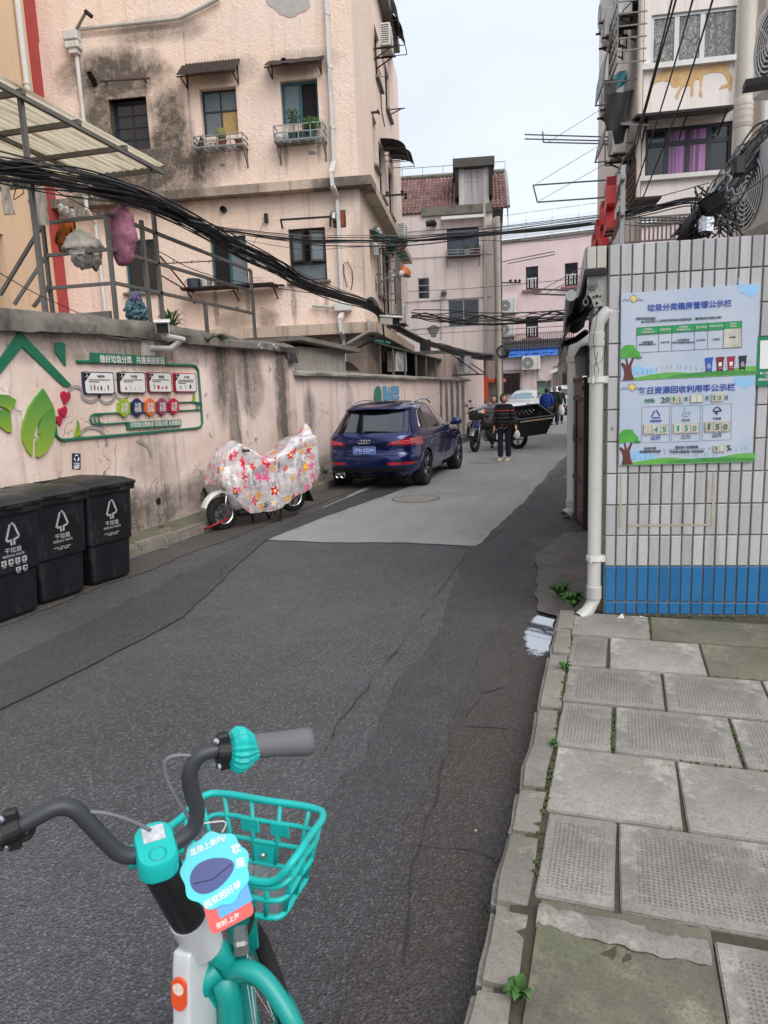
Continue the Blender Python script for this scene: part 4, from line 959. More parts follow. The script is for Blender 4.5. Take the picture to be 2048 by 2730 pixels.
def rack(n,x0,x1,yt,yb,label,out=.42,grid=True):
 a=A.at((n,x0,yb),out);c=A.at((n,x1,yb),out);zt=A.at((n,(x0+x1)/2,yt),out)[1];z0=(a[1]+c[1])/2
 t=empty('window_rack',mat=A.mat((a[0]+c[0])/2,z0),label=label,cat='window rack');w=(c[0]-a[0])/2;h=zt-z0
 b=MB()
 for z in (0,h*.5,h):b.bar((-w,-out,z),(w,-out,z),.022);b.bar((-w,-out,z),(-w,0,z),.022);b.bar((w,-out,z),(w,0,z),.022)
 for x in (-w,-w/2,0,w/2,w):b.bar((x,-out,0),(x,-out,h),.022)
 b.build('guard_rail',M['galv'],t)
 b=MB()
 for k in range(7):b.bar((-w,-out*k/6,0),(w,-out*k/6,0),.02,.012)
 for k in range(9):b.bar((-w+2*w*k/8,-out,-.012),(-w+2*w*k/8,0,-.012),.02,.012)
 b.build('shelf_grid',M['galv'],t)
 for x in (-w+.03,w-.03):
  b=MB();b.bar((x,-out*.8,-.02),(x,0,-.42),.022);b.bar((x,-.01,-.02),(x,-.01,-.42),.022);b.build('bracket',M['steel'],t)
 return t,(a[0]+c[0])/2,z0,w
t,rx,rz_,rw=rack(1,1225,1535,850,920,'iron window rack holding the cactus pot')
def pot(name,x,z,y,r,h,mats,label,cat,plant=None):
 t=empty(name,mat=A.mat(x,z,y),label=label,cat=cat)
 MB().lathe([(r*.7,0),(r,h),(r*1.08,h),(r*1.08,h*.9),(r*.98,h*.88)],14).build('pot',mats,t)
 if plant:plant(t,r,h)
 return t
terra=plain('terracotta',(128,70,56),.85,dirt_amt=.3);grnp=plain('green_pot',(58,92,88),.6)
def cactus(t,r,h):
 b=MB();b.ball((0,0,h+.13),.13,12,0,(1,1,1.15));b.build('cactus_ball',plain('cactus',(112,116,72),.9,var=.4,scale=60,bump=1,bscale=90),t,smooth=True)
pot('cactus_pot',rx+.02,rz_+.01,.22,.12,.17,terra,'round spiny cactus in a terracotta pot on the iron rack','cactus',cactus)
pot('flower_pot',rx+.45,rz_+.01,.2,.11,.16,terra,'empty terracotta pot at the end of the cactus rack','pot')
pot('flower_pot',rx-.2,rz_+.01,.2,.08,.12,M['white_paint'],'small white pot beside the cactus','pot')
o=MB();o.tube([(0,0,0),(0,0,.12),(.03,0,.24),(0,0,.28)],[.08,.07,.05,.02],8);tag(o.build('black_bag',M['black'],None,mat=A.mat(rx-.5,rz_+.01,.2)),'black bag tied on the end of the cactus rack','bag')
t,rx,rz_,rw=rack(2,395,790,995,1115,'iron window rack crowded with jars and green plants')
def leaves(t,c,r,n,seed,mats,ls=.035,name='foliage',flat=1.0):
 rnd=random.Random(seed);b=MB()
 for i in range(n):
  d=Vector((rnd.gauss(0,1),rnd.gauss(0,1),rnd.gauss(0,1))).normalized()*r*rnd.random()**.4;p=Vector(c)+Vector((d.x,d.y,d.z*flat))
  u=Vector((rnd.gauss(0,1),rnd.gauss(0,1),rnd.gauss(0,1))).normalized()*ls*rnd.uniform(.6,1.2);v=u.orthogonal().normalized()*ls*.45
  b.add([p-u,p+v,p+u,p-v],[(0,1,2,3)])
 return b.build(name,mats,t,fix=False)
def shrub(t,r,h):
 leaves(t,(0,0,h+.16),.26,420,4,M['leaf'],.04,flat=.6)
 b=MB();[b.tube([(0,0,h*.8),(jit(.1),jit(.1),h+.2)],.008,4)for _ in range(6)];b.build('stem',M['rust'],t)
def sapling(t,r,h):
 b=MB();b.tube([(0,0,h*.8),(.02,0,h+.2),(-.03,0,h+.36)],.012,5);b.tube([(.02,0,h+.18),(.12,0,h+.34)],.008,5);b.build('stem',M['rust'],t)
 leaves(t,(0,0,h+.38),.2,130,5,M['leaf_dark'],.04,flat=.9)
pot('shrub_pot',rx+.26,rz_+.01,.2,.13,.2,grnp,'bushy bright green shrub in a pot on the crowded rack','potted plant',shrub)
pot('sapling_pot',rx-.16,rz_+.01,.2,.12,.2,grnp,'thin leafy sapling in a pot on the crowded rack','potted plant',sapling)
pot('green_pot',rx+.05,rz_+.01,.25,.11,.18,grnp,'plain green pot between sapling and shrub','pot')
jar=plain('clear_jar',(196,196,186),.2)
for k,(dx,r,h,lb)in enumerate(((-.52,.13,.24,'large milky glass jar at the end of the crowded rack'),(-.34,.08,.3,'tall milky bottle beside the large jar on the rack'))):
 b=MB();b.lathe([(0,0),(r,0),(r,h*.7),(r*.6,h*.85),(r*.5,h),(0,h)],14);tag(b.build('glass_jar',jar,None,smooth=True,mat=A.mat(rx+dx,rz_+.02,.2)),lb,'jar')
a=A.at((21,362,865),.5);c=A.at((21,915,845),.5);zS=(a[1]+c[1])/2
t=empty('plank_shelf',mat=A.mat((a[0]+c[0])/2,zS),label='weathered plank shelf under the teal kitchen window with pots on it',cat='shelf')
w=(c[0]-a[0])/2
for k in range(3):b=MB();b.box((jit(.05),-.12-.2*k,jit(.012)),(2*w-.1*k,.17,.03));b.build('plank',M['rusty_sheet'],t)
for x in (-w+.2,.1,w-.15):b=MB();b.bar((x,-.6,-.03),(x,0,-.03),.035);b.bar((x,-.45,-.03),(x,0,-.3),.03);b.build('bracket',M['rust'],t)
def pan(q,r,h,mats,label,nm='cooking_pot',hand=True):
 a_=A.at(q,.3);t=empty(nm,mat=A.mat(a_[0],zS+.02,.3),label=label,cat='pot')
 MB().lathe([(0,0),(r*.92,0),(r,h),(r*.96,h),(r*.9,.02)],20).build('bowl',mats,t,auto=40)
 for s in (-1,1):b=MB();b.tube([(s*r,0,h*.8),(s*(r+.06),0,h*.85),(s*(r+.06),0,h*.6),(s*r,0,h*.5)],.009,5);b.build('handle',M['black'],t)
pan((21,450,840),.17,.22,plain('blue_enamel',(52,60,74),.4),'dark blue enamel pot on the plank shelf')
pan((21,515,840),.15,.18,M['chrome'],'shiny steel pot on the plank shelf')
b=MB()
for k in range(7):b.bar((-.2+.066*k,-.15,0),(-.2+.066*k,-.15,.16),.012)
for z in (0,.08,.16):b.bar((-.22,-.15,z),(.22,-.15,z),.012)
a_=A.at((21,785,830),.35);tag(b.build('wire_basket',plain('mauve_plastic',(176,160,182),.5),None,mat=A.mat(a_[0],zS+.02,.2)),'pale mauve wire dish basket on the end of the plank shelf','basket')
b=MB();b.bar(ap(21,150,738,.5),ap(21,600,715,.5),.022);[b.tube([ap(21,x,730,.5),ap(21,x-3,718,.5),ap(21,x+5,712,.5)],.01,5)for x in (340,440,535)];b.bar(ap(21,265,690,.0),ap(21,420,880,.5),.03);b.bar(ap(21,190,750,.1),ap(21,410,880,.5),.03);tag(b.build('drying_pole',M['rust'],None,mat=A.mat()),'thin rusty drying pole with hooks before the teal kitchen window','pole')
b=MB();b.tube([ap(21,1280,730,.06),ap(21,1300,722,.06),ap(21,1325,770,.06),ap(21,1328,830,.06),ap(21,1320,876,.06)],.012,6);b.tube([ap(21,1278,735,.06),ap(21,1280,790,.06),ap(21,1298,862,.06)],.012,6);tag(b.build('wire_loop',M['rust'],None,mat=A.mat()),'brown wire loop hanging on the pink facade beside the downpipe','wire')
b=MB();b.tube([ap(21,850,480,.05),ap(21,760,665,.9)],.008,4);b.box(ap(21,850,480,.05),(.08,.1,.2));tag(b.build('stay_wire',M['cable'],None,mat=A.mat()),'stay wire anchored to the pink facade above the cables','wire')
def bp(n,x,y,off):a=Bp.at((n,x,y),off);return (a[0],-off,a[1])
q=Bp.at((2,1300,400),.35);ac_unit(Bp.mat(q[0]+.1,q[1],.35),'white air conditioner high on the shaded side of the pink block')
q=Bp.at((6,1130,745),.5);ac_unit(Bp.mat(q[0],q[1],.4),'air conditioner under the barred balcony by the orange lamp')
q=Bp.at((3,205,760),.5);ac_unit(Bp.mat(q[0],q[1],.4),'grey air conditioner at the far end of the pink block over the green awnings')
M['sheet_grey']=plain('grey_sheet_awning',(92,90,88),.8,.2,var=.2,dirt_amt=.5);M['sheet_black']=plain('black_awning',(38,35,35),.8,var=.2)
ng=NT('green_plastic');ng.b.inputs['Alpha'].default_value=1;M['green_pl']=ng.out(ng.mix(ng.ramp(ng.noise(6,4,.6,ng.co((4,.5,1))),.35,.65),lin((24,122,102)),lin((58,164,140))),.35,None,Transmission_Weight=.25)
def side_awning(s0,s1,z,out,drop,mats,parent,curve=True):
 rws=[]
 for i in range(9):
  tt=i/8;y=-out*(math.sin(tt*math.pi/2)if curve else tt);zz=z-drop*(1-math.cos(tt*math.pi/2)if curve else tt)
  rws.append([(s0+(s1-s0)*j/6,y,zz)for j in range(7)])
 b=MB();b.grid(rws);o=b.build('awning',mats,parent,mat=RB,fix=False)
 b=MB()
 for x in (s0+.02,(s0+s1)/2,s1-.02):b.bar((x,0,z-drop),(x,-out,z-drop),.02);b.tube([(x,r[0][1],r[0][2]-.012)for r in rws],.01,4)
 b.bar((s0,-out,z-drop-.01),(s1,-out,z-drop-.01),.02);b.build('awning_frame',M['dark_iron'],o);return o
for (n,x,y,out,drop,L,mm)in ((2,1365,1200,.75,.3,1.2,'sheet_black'),(2,1420,1260,.75,.3,1.3,'sheet_black'),(2,1370,220,.6,.7,1.4,'sheet_grey'),(2,1335,30,.5,.9,1.2,'sheet_grey'),(6,1000,210,.55,.25,1.4,'green_pl'),(6,1090,300,.6,.25,1.5,'green_pl'),(2,1310,440,.35,.05,.9,'sheet_grey')):
 q=Bp.at((n,x,y),out*.5);side_awning(q[0]-L/2,q[0]+L/2,q[1]+.15,out,drop,M[mm],bA,mm!='green_pl')
q0=Bp.at((6,1075,680),.5);q1=Bp.at((6,1110,370),.5);sB=q0[0];wB=1.4;zB0,zB1=q0[1],q1[1]
b=MB()
for k in range(8):b.bar((sB+wB*k/7,-.55,zB0),(sB+wB*k/7,-.55,zB1),.022)
for z in (zB0,zB0+(zB1-zB0)*.33,zB0+(zB1-zB0)*.66,zB1):b.bar((sB,-.55,z),(sB+wB,-.55,z),.025);b.bar((sB,-.55,z),(sB,0,z),.025);b.bar((sB+wB,-.55,z),(sB+wB,0,z),.025)
for k in range(1,4):b.bar((sB,-.55*k/4,zB0),(sB,-.55*k/4,zB1),.02)
b.span((sB,-.56,zB0-.05),(sB+wB,0,zB0));b.build('barred_balcony',M['steel'],bA,mat=RB)
b=MB();c=bp(6,955,155,.1);b.ball((c[0],c[1]-.02,c[2]),.11,8);b.tube([(c[0],0,c[2]),(c[0],-.16,c[2]),(c[0],-.2,c[2]-.14)],.08,10);b.build('vent_hood',M['galv'],bA,mat=RB)
b=MB();c=bp(6,945,250,.12);b.tube([(c[0],0,c[2]+.1),(c[0],-.14,c[2]),(c[0],-.14,c[2]-.25)],.1,10);b.build('vent_hood',M['galv'],bA,mat=RB)
for (n,x,y,w)in ((2,1345,1570,1.0),):
 c=bp(n,x,y,.3);b=MB();b.bar((c[0],0,c[2]),(c[0],-.75,c[2]),.05);[b.ball((c[0],-d,c[2]+.08),.05,6)for d in (.15,.6)];[b.ball((c[0],-.7,c[2]-.1*k),.05,6)for k in (0,1)];b.build('insulator_arm',M['dark_iron'],bA,mat=RB)
b=MB();c=bp(2,1340,880,.05);b.bar((c[0],0,c[2]),(c[0],-.5,c[2]),.03);b.bar((c[0],-.02,c[2]-.15),(c[0],-.4,c[2]),.03);c=bp(2,1190,905,.05);b.bar((c[0],0,c[2]),(c[0],-.2,c[2]),.05);b.bar((c[0]-.15,-.2,c[2]),(c[0]+.15,-.2,c[2]),.04);b.build('wall_bracket',M['rust'],bA,mat=RB)
for (xa,xb)in ((1255,1250),(1275,1285)):
 pass
b=MB();b.tube([bp(2,1250,700,.02),bp(2,1262,900,.02),bp(2,1285,1020,.02)],.015,5);b.tube([bp(2,1235,560,.02),bp(2,1262,620,.1),bp(2,1305,600,.1)],.012,5);b.build('wall_cable',M['cable'],bA,mat=RB)
l0=Bp.w(*Bp.at((6,950,500)),0);l1v=Bp.at((6,1045,440),.35);l2v=Bp.at((6,1120,422),.6);l1=Bp.w(*l1v,.35);l2=Bp.w(*l2v,.6)
t=empty('street_lamp',l0,0,'orange dome street lamp on a grey arm over the yard','street lamp')
L=lambda v:v-l0
b=MB();b.tube([L(l0),L(l1)],.035,8);b.box((0,0,0),(.06,.06,.35));b.build('arm',M['galv'],t)
dirn=(l2-l1).normalized();b=MB();b.tube([L(l1),L(l2)],[.045,.085],10);b.build('neck',M['ac'],t)
hc=L(l2+dirn*.17);b=MB();rws=[]
tilt=Matrix.Translation(hc)@Matrix.Rotation(rad(14),4,'Y')@Matrix.Rotation(rad(-12),4,'X')
b.M=tilt;b.lathe([(.215,-.07),(.215,-.04),(.2,.04),(.165,.11),(.1,.155),(0,.175)],24,cap=False);b.build('lamp_shade',plain('orange_shade',(206,104,44),.4,dirt_amt=.3),t,smooth=True)
b=MB();b.M=tilt;b.lathe([(0,-.08),(.195,-.06),(.195,-.03)],24);b.build('lamp_glass',M['glass_frost'],t)
b=MB();b.ball(L(l1)+Vector((0,0,.1)),.05,6);b.build('sensor',M['white_paint'],t)
# -------- peach building with red corner at the far left, behind the yard
sP=A.at((1,435,1970))[0];cP=A.w(sP,0);P3=Plane((cP.x,cP.y),101.0)
bP=empty('apartment_building',mat=P3.mat(),label='peach painted building with a dark red corner stripe at the back of the yard',cat='building')
mP=stucco('peach_wall',(228,196,164),gamt=.12,streak=.15,lump=.2,scale=14)
p0=P3.at((5,-40,735));dr=(-5.4,P3.at((5,110,330))[0],.0,P3.at((5,100,325))[1])
dr=(P3.at((5,-160,400))[0],P3.at((5,45,500))[0],2.4,P3.at((5,60,310))[1])
sr=P3.at((1,180,300))[0]
facade(P3,-9,sr,-.1,13.5,[dr],mP,bP,'wall',rev=.4)
mR=plain('dark_red_paint',(168,66,64),.8,var=.12,bump=.3,dirt_amt=.15)
b=MB();b.span((sr,-.03,-.1),(-.01,.3,13.5));b.build('corner_stripe',mR,bP)
b=MB();b.span((dr[0],.3,dr[2]),(dr[1],.36,dr[3]));b.build('door',M['dark_iron'],bP)
px_=P3.at((1,120,100),.1)[0];pipe_run([(px_,-.1,13),(px_,-.1,P3.at((1,165,555),.1)[1]),(px_+.02,-.1,6)],.07,M['dp'],bP,collars=[(px_,-.1,P3.at((1,160,520),.1)[1])])
# -------- lean-to behind the lower wall
lt=empty('lean_to',mat=W2.mat(),label='dark lean-to shed with black openings behind the lower wall',cat='shed')
e0=W2.at((6,940,850),-.3);e1=W2.at((6,1440,985),-.3)
s0l,s1l=e0[0],e1[0];zf_=lambda s_:e0[1]+(e1[1]-e0[1])*(s_-s0l)/(s1l-s0l)
b=MB();b.add([(s0l,.3,e0[1]),(s1l,.3,e1[1]),(s1l,2.6,e1[1]+.5),(s0l,2.6,e0[1]+.6),(s0l,.3,e0[1]-.05),(s1l,.3,e1[1]-.05),(s1l,2.6,e1[1]+.45),(s0l,2.6,e0[1]+.55)],[(0,1,2,3),(7,6,5,4),(0,4,5,1),(1,5,6,2),(2,6,7,3),(3,7,4,0)]);b.build('roof',plain('mossy_sheet',(64,72,66),.8,var=.3,dirt_amt=.5),lt)
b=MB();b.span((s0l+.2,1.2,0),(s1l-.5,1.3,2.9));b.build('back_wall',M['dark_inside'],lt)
for k in range(7):b=MB();x=s0l+.5+(s1l-s0l-1.4)*k/6;b.bar((x,.35,1.0),(x,.35,zf_(x)-.03),.05);b.build('post',M['galv'],lt)
q=W2.at((6,1100,1045),-.5);ac_unit(W2.mat(q[0],q[1],-.55),'air conditioner in the dark lean-to behind the lower wall',legs=False)
b=MB();b.bar(*[W2.w(*W2.at((6,x,y),-.15),-.15)for x,y in ((910,840),(1040,862))],.06);tag(b.build('roof_beam',M['green_pl']),'green beam end of the lean-to roof','beam')
b=MB();sl=[W2.at((6,x,y),-.4)for x,y in ((720,975),(720,1035),(850,1040),(790,985))]
b.prism([(p[0],p[1])for p in sl],.38,.42);tag(b.build('roofing_sheet',M['sheet_black'],None,mat=W2.mat()),'tilted black roofing sheet resting behind the wall coping','sheet')
# -------- steel platform railing and plastic canopy behind the near wall
XR=-6.3
rl=empty('steel_railing',(XR,0,0),0,'grey steel railing of the raised platform behind the pink wall','railing')
rp=lambda n,x,y:onx((n,x,y),XR)-Vector((XR,0,0))
def rbar(nm,p,q,w=.05):
 b=MB();b.bar(p,q,w,w*.8);return b.build(nm,M['steel'],rl)
def vpost(nm,n,xb,yb,yt,w=.055):
 p=rp(n,xb,yb);tz=ony((n,xb,yt),p.y).z
 return rbar(nm,(0,p.y,2.55),(0,p.y,tz),w),p.y,tz
_,yB,zB_=vpost('post',5,735,810,175)
_,yC,_=vpost('post',5,950,830,200)
_,yE,zE_=vpost('post',5,1610,900,525)
_,yS,_=vpost('post',5,1310,905,735)
for (p,q)in (((711,176),(1585,525)),((711,393),(1597,656)),((734,604),(1608,797))):
 a=rp(5,*p);c=rp(5,*q);rbar('rail',(0,yB,a.z),(0,yE,c.z))
pa=ony((5,330,755),yB);za_=ony((5,270,220),yB)
xa=pa.x-XR;rbar('post',(xa,yB,2.3),(xa,yB,za_.z))
for (l_,r_)in (((280,225),(690,180)),((300,430),(690,390)),((330,635),(705,605))):
 a=ony((5,*l_),yB);c=ony((5,*r_),yB);rbar('rail',(xa,yB,a.z),(0,yB,c.z))
for (l_,r_)in (((0,680),(270,225)),((90,740),(295,425)),((215,752),(312,612))):
 a=ony((5,*l_),yB-.25);c=ony((5,*r_),yB-.05);rbar('stair_rail',(a.x-XR,yB-.25,a.z),(xa,yB,c.z))
b=MB();b.span((xa-.4,yB-.2,2.2),(-.1,yE+1,2.5));b.build('platform',M['concrete'],rl)
b=MB();a=ony((5,470,790),yB);c=ony((5,720,770),yB);b.span((xa+.5,yB-.06,2.52),(-.05,yB-.02,c.z-.02));b.build('kick_plate',M['steel'],rl)
cn=empty('plastic_canopy',(XR,0,0),0,'stained translucent canopy on thin steel posts over the platform','canopy')
tip=onx((1,1045,1045),XR+.1);nr_=None
yT=tip.y;r0=ray((1,0,465));
ynear=3.4
edge0=Vector((XR+.1,ynear,0));
q0=onx((1,0,465),XR+.1);sl_=(tip.z-q0.z)/(tip.y-q0.y);edge0.z=q0.z+(ynear-q0.y)*sl_
nC=NT('canopy_sheet');stn=nC.ramp(nC.noise(2.2,6,.75,nC.co((6,.35,1))),.5,.66,0,.8)
colC=nC.mix(stn,lin((226,216,190)),lin((128,92,62)))
nC.out(colC,.45,None,Transmission_Weight=.0);tr=nC.n('ShaderNodeBsdfTranslucent');nC.l(colC,tr.inputs[0]);ad=nC.n('ShaderNodeMixShader');ad.inputs[0].default_value=.62
nC.l(nC.b.outputs[0],ad.inputs[1]);nC.l(tr.outputs[0],ad.inputs[2]);nC.l(ad.outputs[0],nC.t.nodes['Material Output'].inputs[0]);M['canopy']=nC.m
wC=3.6;rws=[]
nx_=150
for j in range(2):
 e=(edge0,tip)[j];rws.append([(e.x-XR-wC*i/nx_,e.y,e.z+.10*i/nx_*wC*.3+.012*math.sin(i*1.25))for i in range(nx_+1)])
b=MB();b.grid(rws);b.build('canopy_sheet',M['canopy'],cn,fix=False)
dv=(tip-edge0)
def cpt(t_,u_,dz=-.05):p=edge0+dv*t_;return (p.x-XR-wC*u_,p.y,p.z+.108*wC*u_*.28+dz)
for k in range(8):b=MB();b.bar(cpt(k/7,0),cpt(k/7,1),.05,.06);b.build('purlin',M['canopy_bar']if 'canopy_bar' in M else M['steel'],cn)
for u_ in (0.01,.33,.66):b=MB();b.bar(cpt(0,u_,-.1),cpt(1,u_,-.1),.05,.05);b.build('rafter',M['steel'],cn)
for (n,xb,yb)in ((1,285,1945),(1,1030,2020)):
 p=onx((n,xb,yb),XR);t_=max(0,min(1,(p.y-edge0.y)/dv.y));top=edge0+dv*t_
 b=MB();b.bar((0,p.y,2.6),(0,p.y,top.z-.05),.05);b.build('post',M['steel'],cn)
def sack(q_top,q_bot,wpx,mats,label,name,cat,y,seed,n=5,sq=.8,lump=.05,tie=True):
 a=ony(q_top,y);c=ony(q_bot,y);h=a.z-c.z;w=abs(ony((q_top[0],q_top[1]+wpx/2,q_top[2]),y).x-ony((q_top[0],q_top[1]-wpx/2,q_top[2]),y).x)/2
 rws=[];N=30;K=30
 for i in range(N+1):
  t_=i/N;r=w*min(1,(math.sin(math.pi*min(1,t_*.92+.04)))**.45*(1.0 if t_>.18 else .35+t_*3.3));
  rws.append([((a.x+(c.x-a.x)*t_)+r*math.cos(2*math.pi*k/K)*(1+lump*3*mnoise.noise(Vector((math.cos(2*math.pi*k/K)*1.5,t_*5,seed)))+lump*1.6*mnoise.noise(Vector((k*.9,t_*9,seed)))),y+r*sq*math.sin(2*math.pi*k/K)*(1+lump*4*mnoise.noise(Vector((math.sin(2*math.pi*k/K)*2,t_*5,seed+3)))),a.z-h*t_+lump*(mnoise.noise(Vector((k*.6,t_*4,seed)))*.4+.5*mnoise.noise(Vector((k*1.4,t_*13,seed)))))for k in range(K)])
 b=MB();b.grid(rws,close_u=True);b.f+=[tuple(range(K)),tuple(range(N*K,(N+1)*K))];b.mi+=[0,0]
 for v in range(len(b.v)):b.v[v]=(b.v[v][0]-a.x,b.v[v][1]-y,b.v[v][2]-a.z)
 return tag(b.build(name,mats,None,smooth=True,loc=(a.x,y,a.z)),label,cat)
def cloth_mat(nm,c,var=.25):return plain(nm,c,.9,var=var,scale=9,bump=.7,bscale=22)
sack((5,765,100),(5,785,490),150,plain('mauve_net',(150,96,118),.85,var=.4,scale=12,bump=.8,bscale=60),'bulging mauve net sack hanging from the railing','net_sack','sack',yB+.25,3,lump=.06)
sack((5,500,270),(5,560,505),190,cloth_mat('canvas',(200,194,184)),'off-white canvas bag slung on the railing','canvas_bag','bag',yB+.15,6,lump=.12)
sack((5,440,225),(5,400,395),90,cloth_mat('orange_cloth',(178,98,34)),'orange garment bundled beside the canvas bag on the railing','orange_garment','garment',yB+.2,9,lump=.25)
for i,(x,y,w,h,mm,lb)in enumerate(((860,700,70,60,cloth_mat('lilac_bag',(132,132,168)),'lilac plastic bag on top of the bag pile behind the coping'),(850,760,120,80,cloth_mat('blue_bag',(104,138,158)),'blue-grey plastic bag in the pile behind the coping'),(890,800,90,60,cloth_mat('teal_bag',(110,150,160)),'teal plastic bag lowest in the pile behind the coping'))):
 sack((5,x,y-h*.6),(5,x,y+h*.8),w,mm,lb,'plastic_bag','bag',yB+1.1,20+i,lump=.14)
def hung(q0,q1,q2_,y,mats,label,name='hanging_towel',cat='towel'):
 p=[ony(q,y)for q in (q0,q1,q2_)];w=p[1].x-p[0].x;h=p[0].z-p[2].z;o=p[0];rws=[]
 for i in range(11):rws.append([(w*j/12+.02*math.sin(i*.5+j),.04*math.sin(j*1.4+i*.15)*(i/10+.2),-h*i/10)for j in range(13)])
 b=MB();b.grid(rws);return tag(b.build(name,mats,None,smooth=True,loc=o,fix=False),label,cat)
tw=cloth_mat('white_towel',(206,200,190))
hung((5,0,-60),(5,55,-60),(5,0,180),yB-.9,tw,'narrow white cloth hanging at the end under the canopy')
hung((5,195,10),(5,290,10),(5,200,250),yB-.3,tw,'grey-white towel hanging beside the red corner stripe')
hung((5,462,45),(5,522,45),(5,465,190),yB+.6,tw,'beige cloth hanging behind the railing corner')
def hanger(q,y,mats,label,s=1.0):
 c=ony(q,y);b=MB();b.tube([(0,0,0),(.21*s,0,-.12*s),(.2*s,0,-.15*s),(-.2*s,0,-.15*s),(-.21*s,0,-.12*s),(0,0,0),(0,0,.06),(.03,0,.1),(-.02,0,.12)],.007,5);return tag(b.build('clothes_hanger',mats,None,loc=c,rot=(0,0,rad(random.uniform(-60,60)))),label,'hanger','hangers under the canopy')
pk=plain('mauve_hanger',(170,140,160),.5)
for (x,y,mm,lb)in ((250,10,pk,'mauve plastic hanger beside the canopy post, upper one'),(235,35,pk,'mauve plastic hanger beside the canopy post, lower one'),(510,-60,M['black'],'black hanger under the canopy end, near the white hopper'),(545,-40,M['black'],'black hanger next to another under the canopy end'),(110,-20,M['black'],'black hanger nearest the cropped edge under the canopy'),(215,-100,M['chrome'],'wire hanger dangling from the canopy purlin')):
 hanger((5,x,y),yB-.1,mm,lb)
for (x,y,lb)in ((385,125,'white pole insulator nearest the red stripe'),(420,140,'white pole insulator in the middle of three'),(458,158,'white pole insulator nearest the beige cloth')):
 c=ony((5,x,y),yB+1.5);b=MB();b.lathe([(.02,-.1),(.05,-.04),(.03,-.02),(.05,.01),(.03,.04),(0,.06)],10);tag(b.build('insulator',M['white_paint'],None,smooth=True,loc=c),lb,'insulator','white insulators behind the railing')
 # ====== MIDDLE BUILDING with the red tiled roof
cm=ony((1318,1010),29.8);Mp=Plane((cm.x,29.8),12.0);Ms=Plane((cm.x,29.8),102.0)
bM=empty('apartment_building',mat=Mp.mat(),label='pale pink house with red tiled roof and a dormer window across the yard',cat='building')
RMs=Mp.mat().inverted()@Ms.mat()
mM=stucco('pale_pink_render',(246,232,227),gamt=.1,streak=.4,lump=.2,scale=16,grime=(120,108,100))
RM=lambda x0,y0,x1,y1:R4(3,x0,y0,x1,y1,Mp)
wm1,wm2,wm3=RM(490,657,707,845),RM(498,1143,710,1330),RM(293,998,370,1140)
wm4=R4(22,225,408,320,515,Mp)
ze_=Mp.at((3,300,560))[1]
facade(Mp,-11,0,-.1,ze_,[wm1,wm2,wm3,wm4],mM,bM,'wall',rev=.15)
facade(Ms,0,6,-.1,ze_+.4,[],mM,bM,'wall',rel=RMs)
window(bM,wm1,M['black_frame'],[gb,M['glass_frost2']if 'glass_frost2' in M else gb],2,1,.08,heads=[0,.72,1])
window(bM,wm2,M['alu_frame'],[gb,g],2,1,.08,fw=.04);window(bM,wm3,M['alu_frame'],[g],1,3,.08,fw=.03,bars=.03);window(bM,wm4,M['black_frame'],[g],1,1,.08)
d=1.0
for _ in range(40):
 z=Mp.at((3,650,298),-d)[1];d+=((z-ze_)/.75-d)*.5
zr=ze_+.75*d;sl0,sr0=-9.0,Mp.at((3,905,540))[0];sr1=Mp.at((3,885,295),-d)[0]
b=MB();b.add([(sl0,-.05,ze_-.03),(sr0,-.05,ze_-.03),(sr1,d,zr-.03),(sl0,d,zr-.03),(sr1,2*d,ze_),(sl0,2*d,ze_)],[(0,1,2,3),(3,2,4,5)]);b.add([(sr0,-.05,ze_-.05),(sr1,d,zr-.05),(sr1+.3,2*d,ze_-.05)],[(0,1,2)])
rf=b.build('roof',M['concrete'],bM,fix=False)
mt=plain('clay_roof_tile',(150,114,108),.9,var=.3,scale=5,rnd=.5,dirt=(56,50,48),dirt_amt=.7)
tp=.155;rowp=.27;Lr=math.hypot(d,zr-ze_);nrow=int(Lr/rowp);pitch_=math.atan2(zr-ze_,d)
b=MB();K=7;prof=[(tp*(i/(K-1)-.5),.028*math.cos(2*math.pi*(i/(K-1)-.5))*1.0)for i in range(K)]
b.grid([[(x,0,z+.035)for x,z in prof],[(x,rowp*1.15,z+.012)for x,z in prof]]);b.grid([[(x,0,z+.035)for x,z in prof],[(x,0,z+.01)for x,z in prof]])
tme=b.mesh('roof_tile',mt,True)
dx0,dx1=Mp.at((3,553,400),-.6)[0],Mp.at((3,797,400),-.6)[0]
vis0=Mp.at((3,160,500),-1)[0];cells=[]
for r in range(nrow):
 t_=r*rowp/Lr;y_=d*t_-.05;z_=ze_+(zr-ze_)*t_
 n=int((sr0-sl0)/tp)
 for k in range(n):
  s_=sr0+(sr1-sr0)*t_-tp*(k+.6)
  if s_<sl0:continue
  if dx0-.02<s_<dx1+.02 and t_<.95:continue
  cells.append((s_,y_,z_))
seen=[c for c in cells if c[0]>vis0];rest=[c for c in cells if c[0]<=vis0]
seen.sort(key=lambda c:c[2]);extra=seen[300:];seen=seen[:300]
for c in seen:put('roof_tile',tme,rf,c,(pitch_+jit(.02),0,jit(.03)))
b=MB()
for c in extra+rest:
 b.M=Matrix.Translation(c)@Matrix.Rotation(pitch_,4,'X');b.grid([[(x,0,z+.035)for x,z in prof],[(x,rowp*1.15,z+.012)for x,z in prof]])
tag(b.build('roof_tile_field',mt,rf,smooth=True,fix=False),kind='stuff')
b=MB();b.tube([(sl0,d,zr+.06),(sr1,d,zr+.06)],.1,8);b.build('ridge',M['concrete'],bM)
b=MB();b.bar((sr0+.02,-.05,ze_+.03),(sr1+.02,d,zr+.03),.12,.12);b.build('verge',M['conc_light'],bM)
b=MB();zz=zr+.45
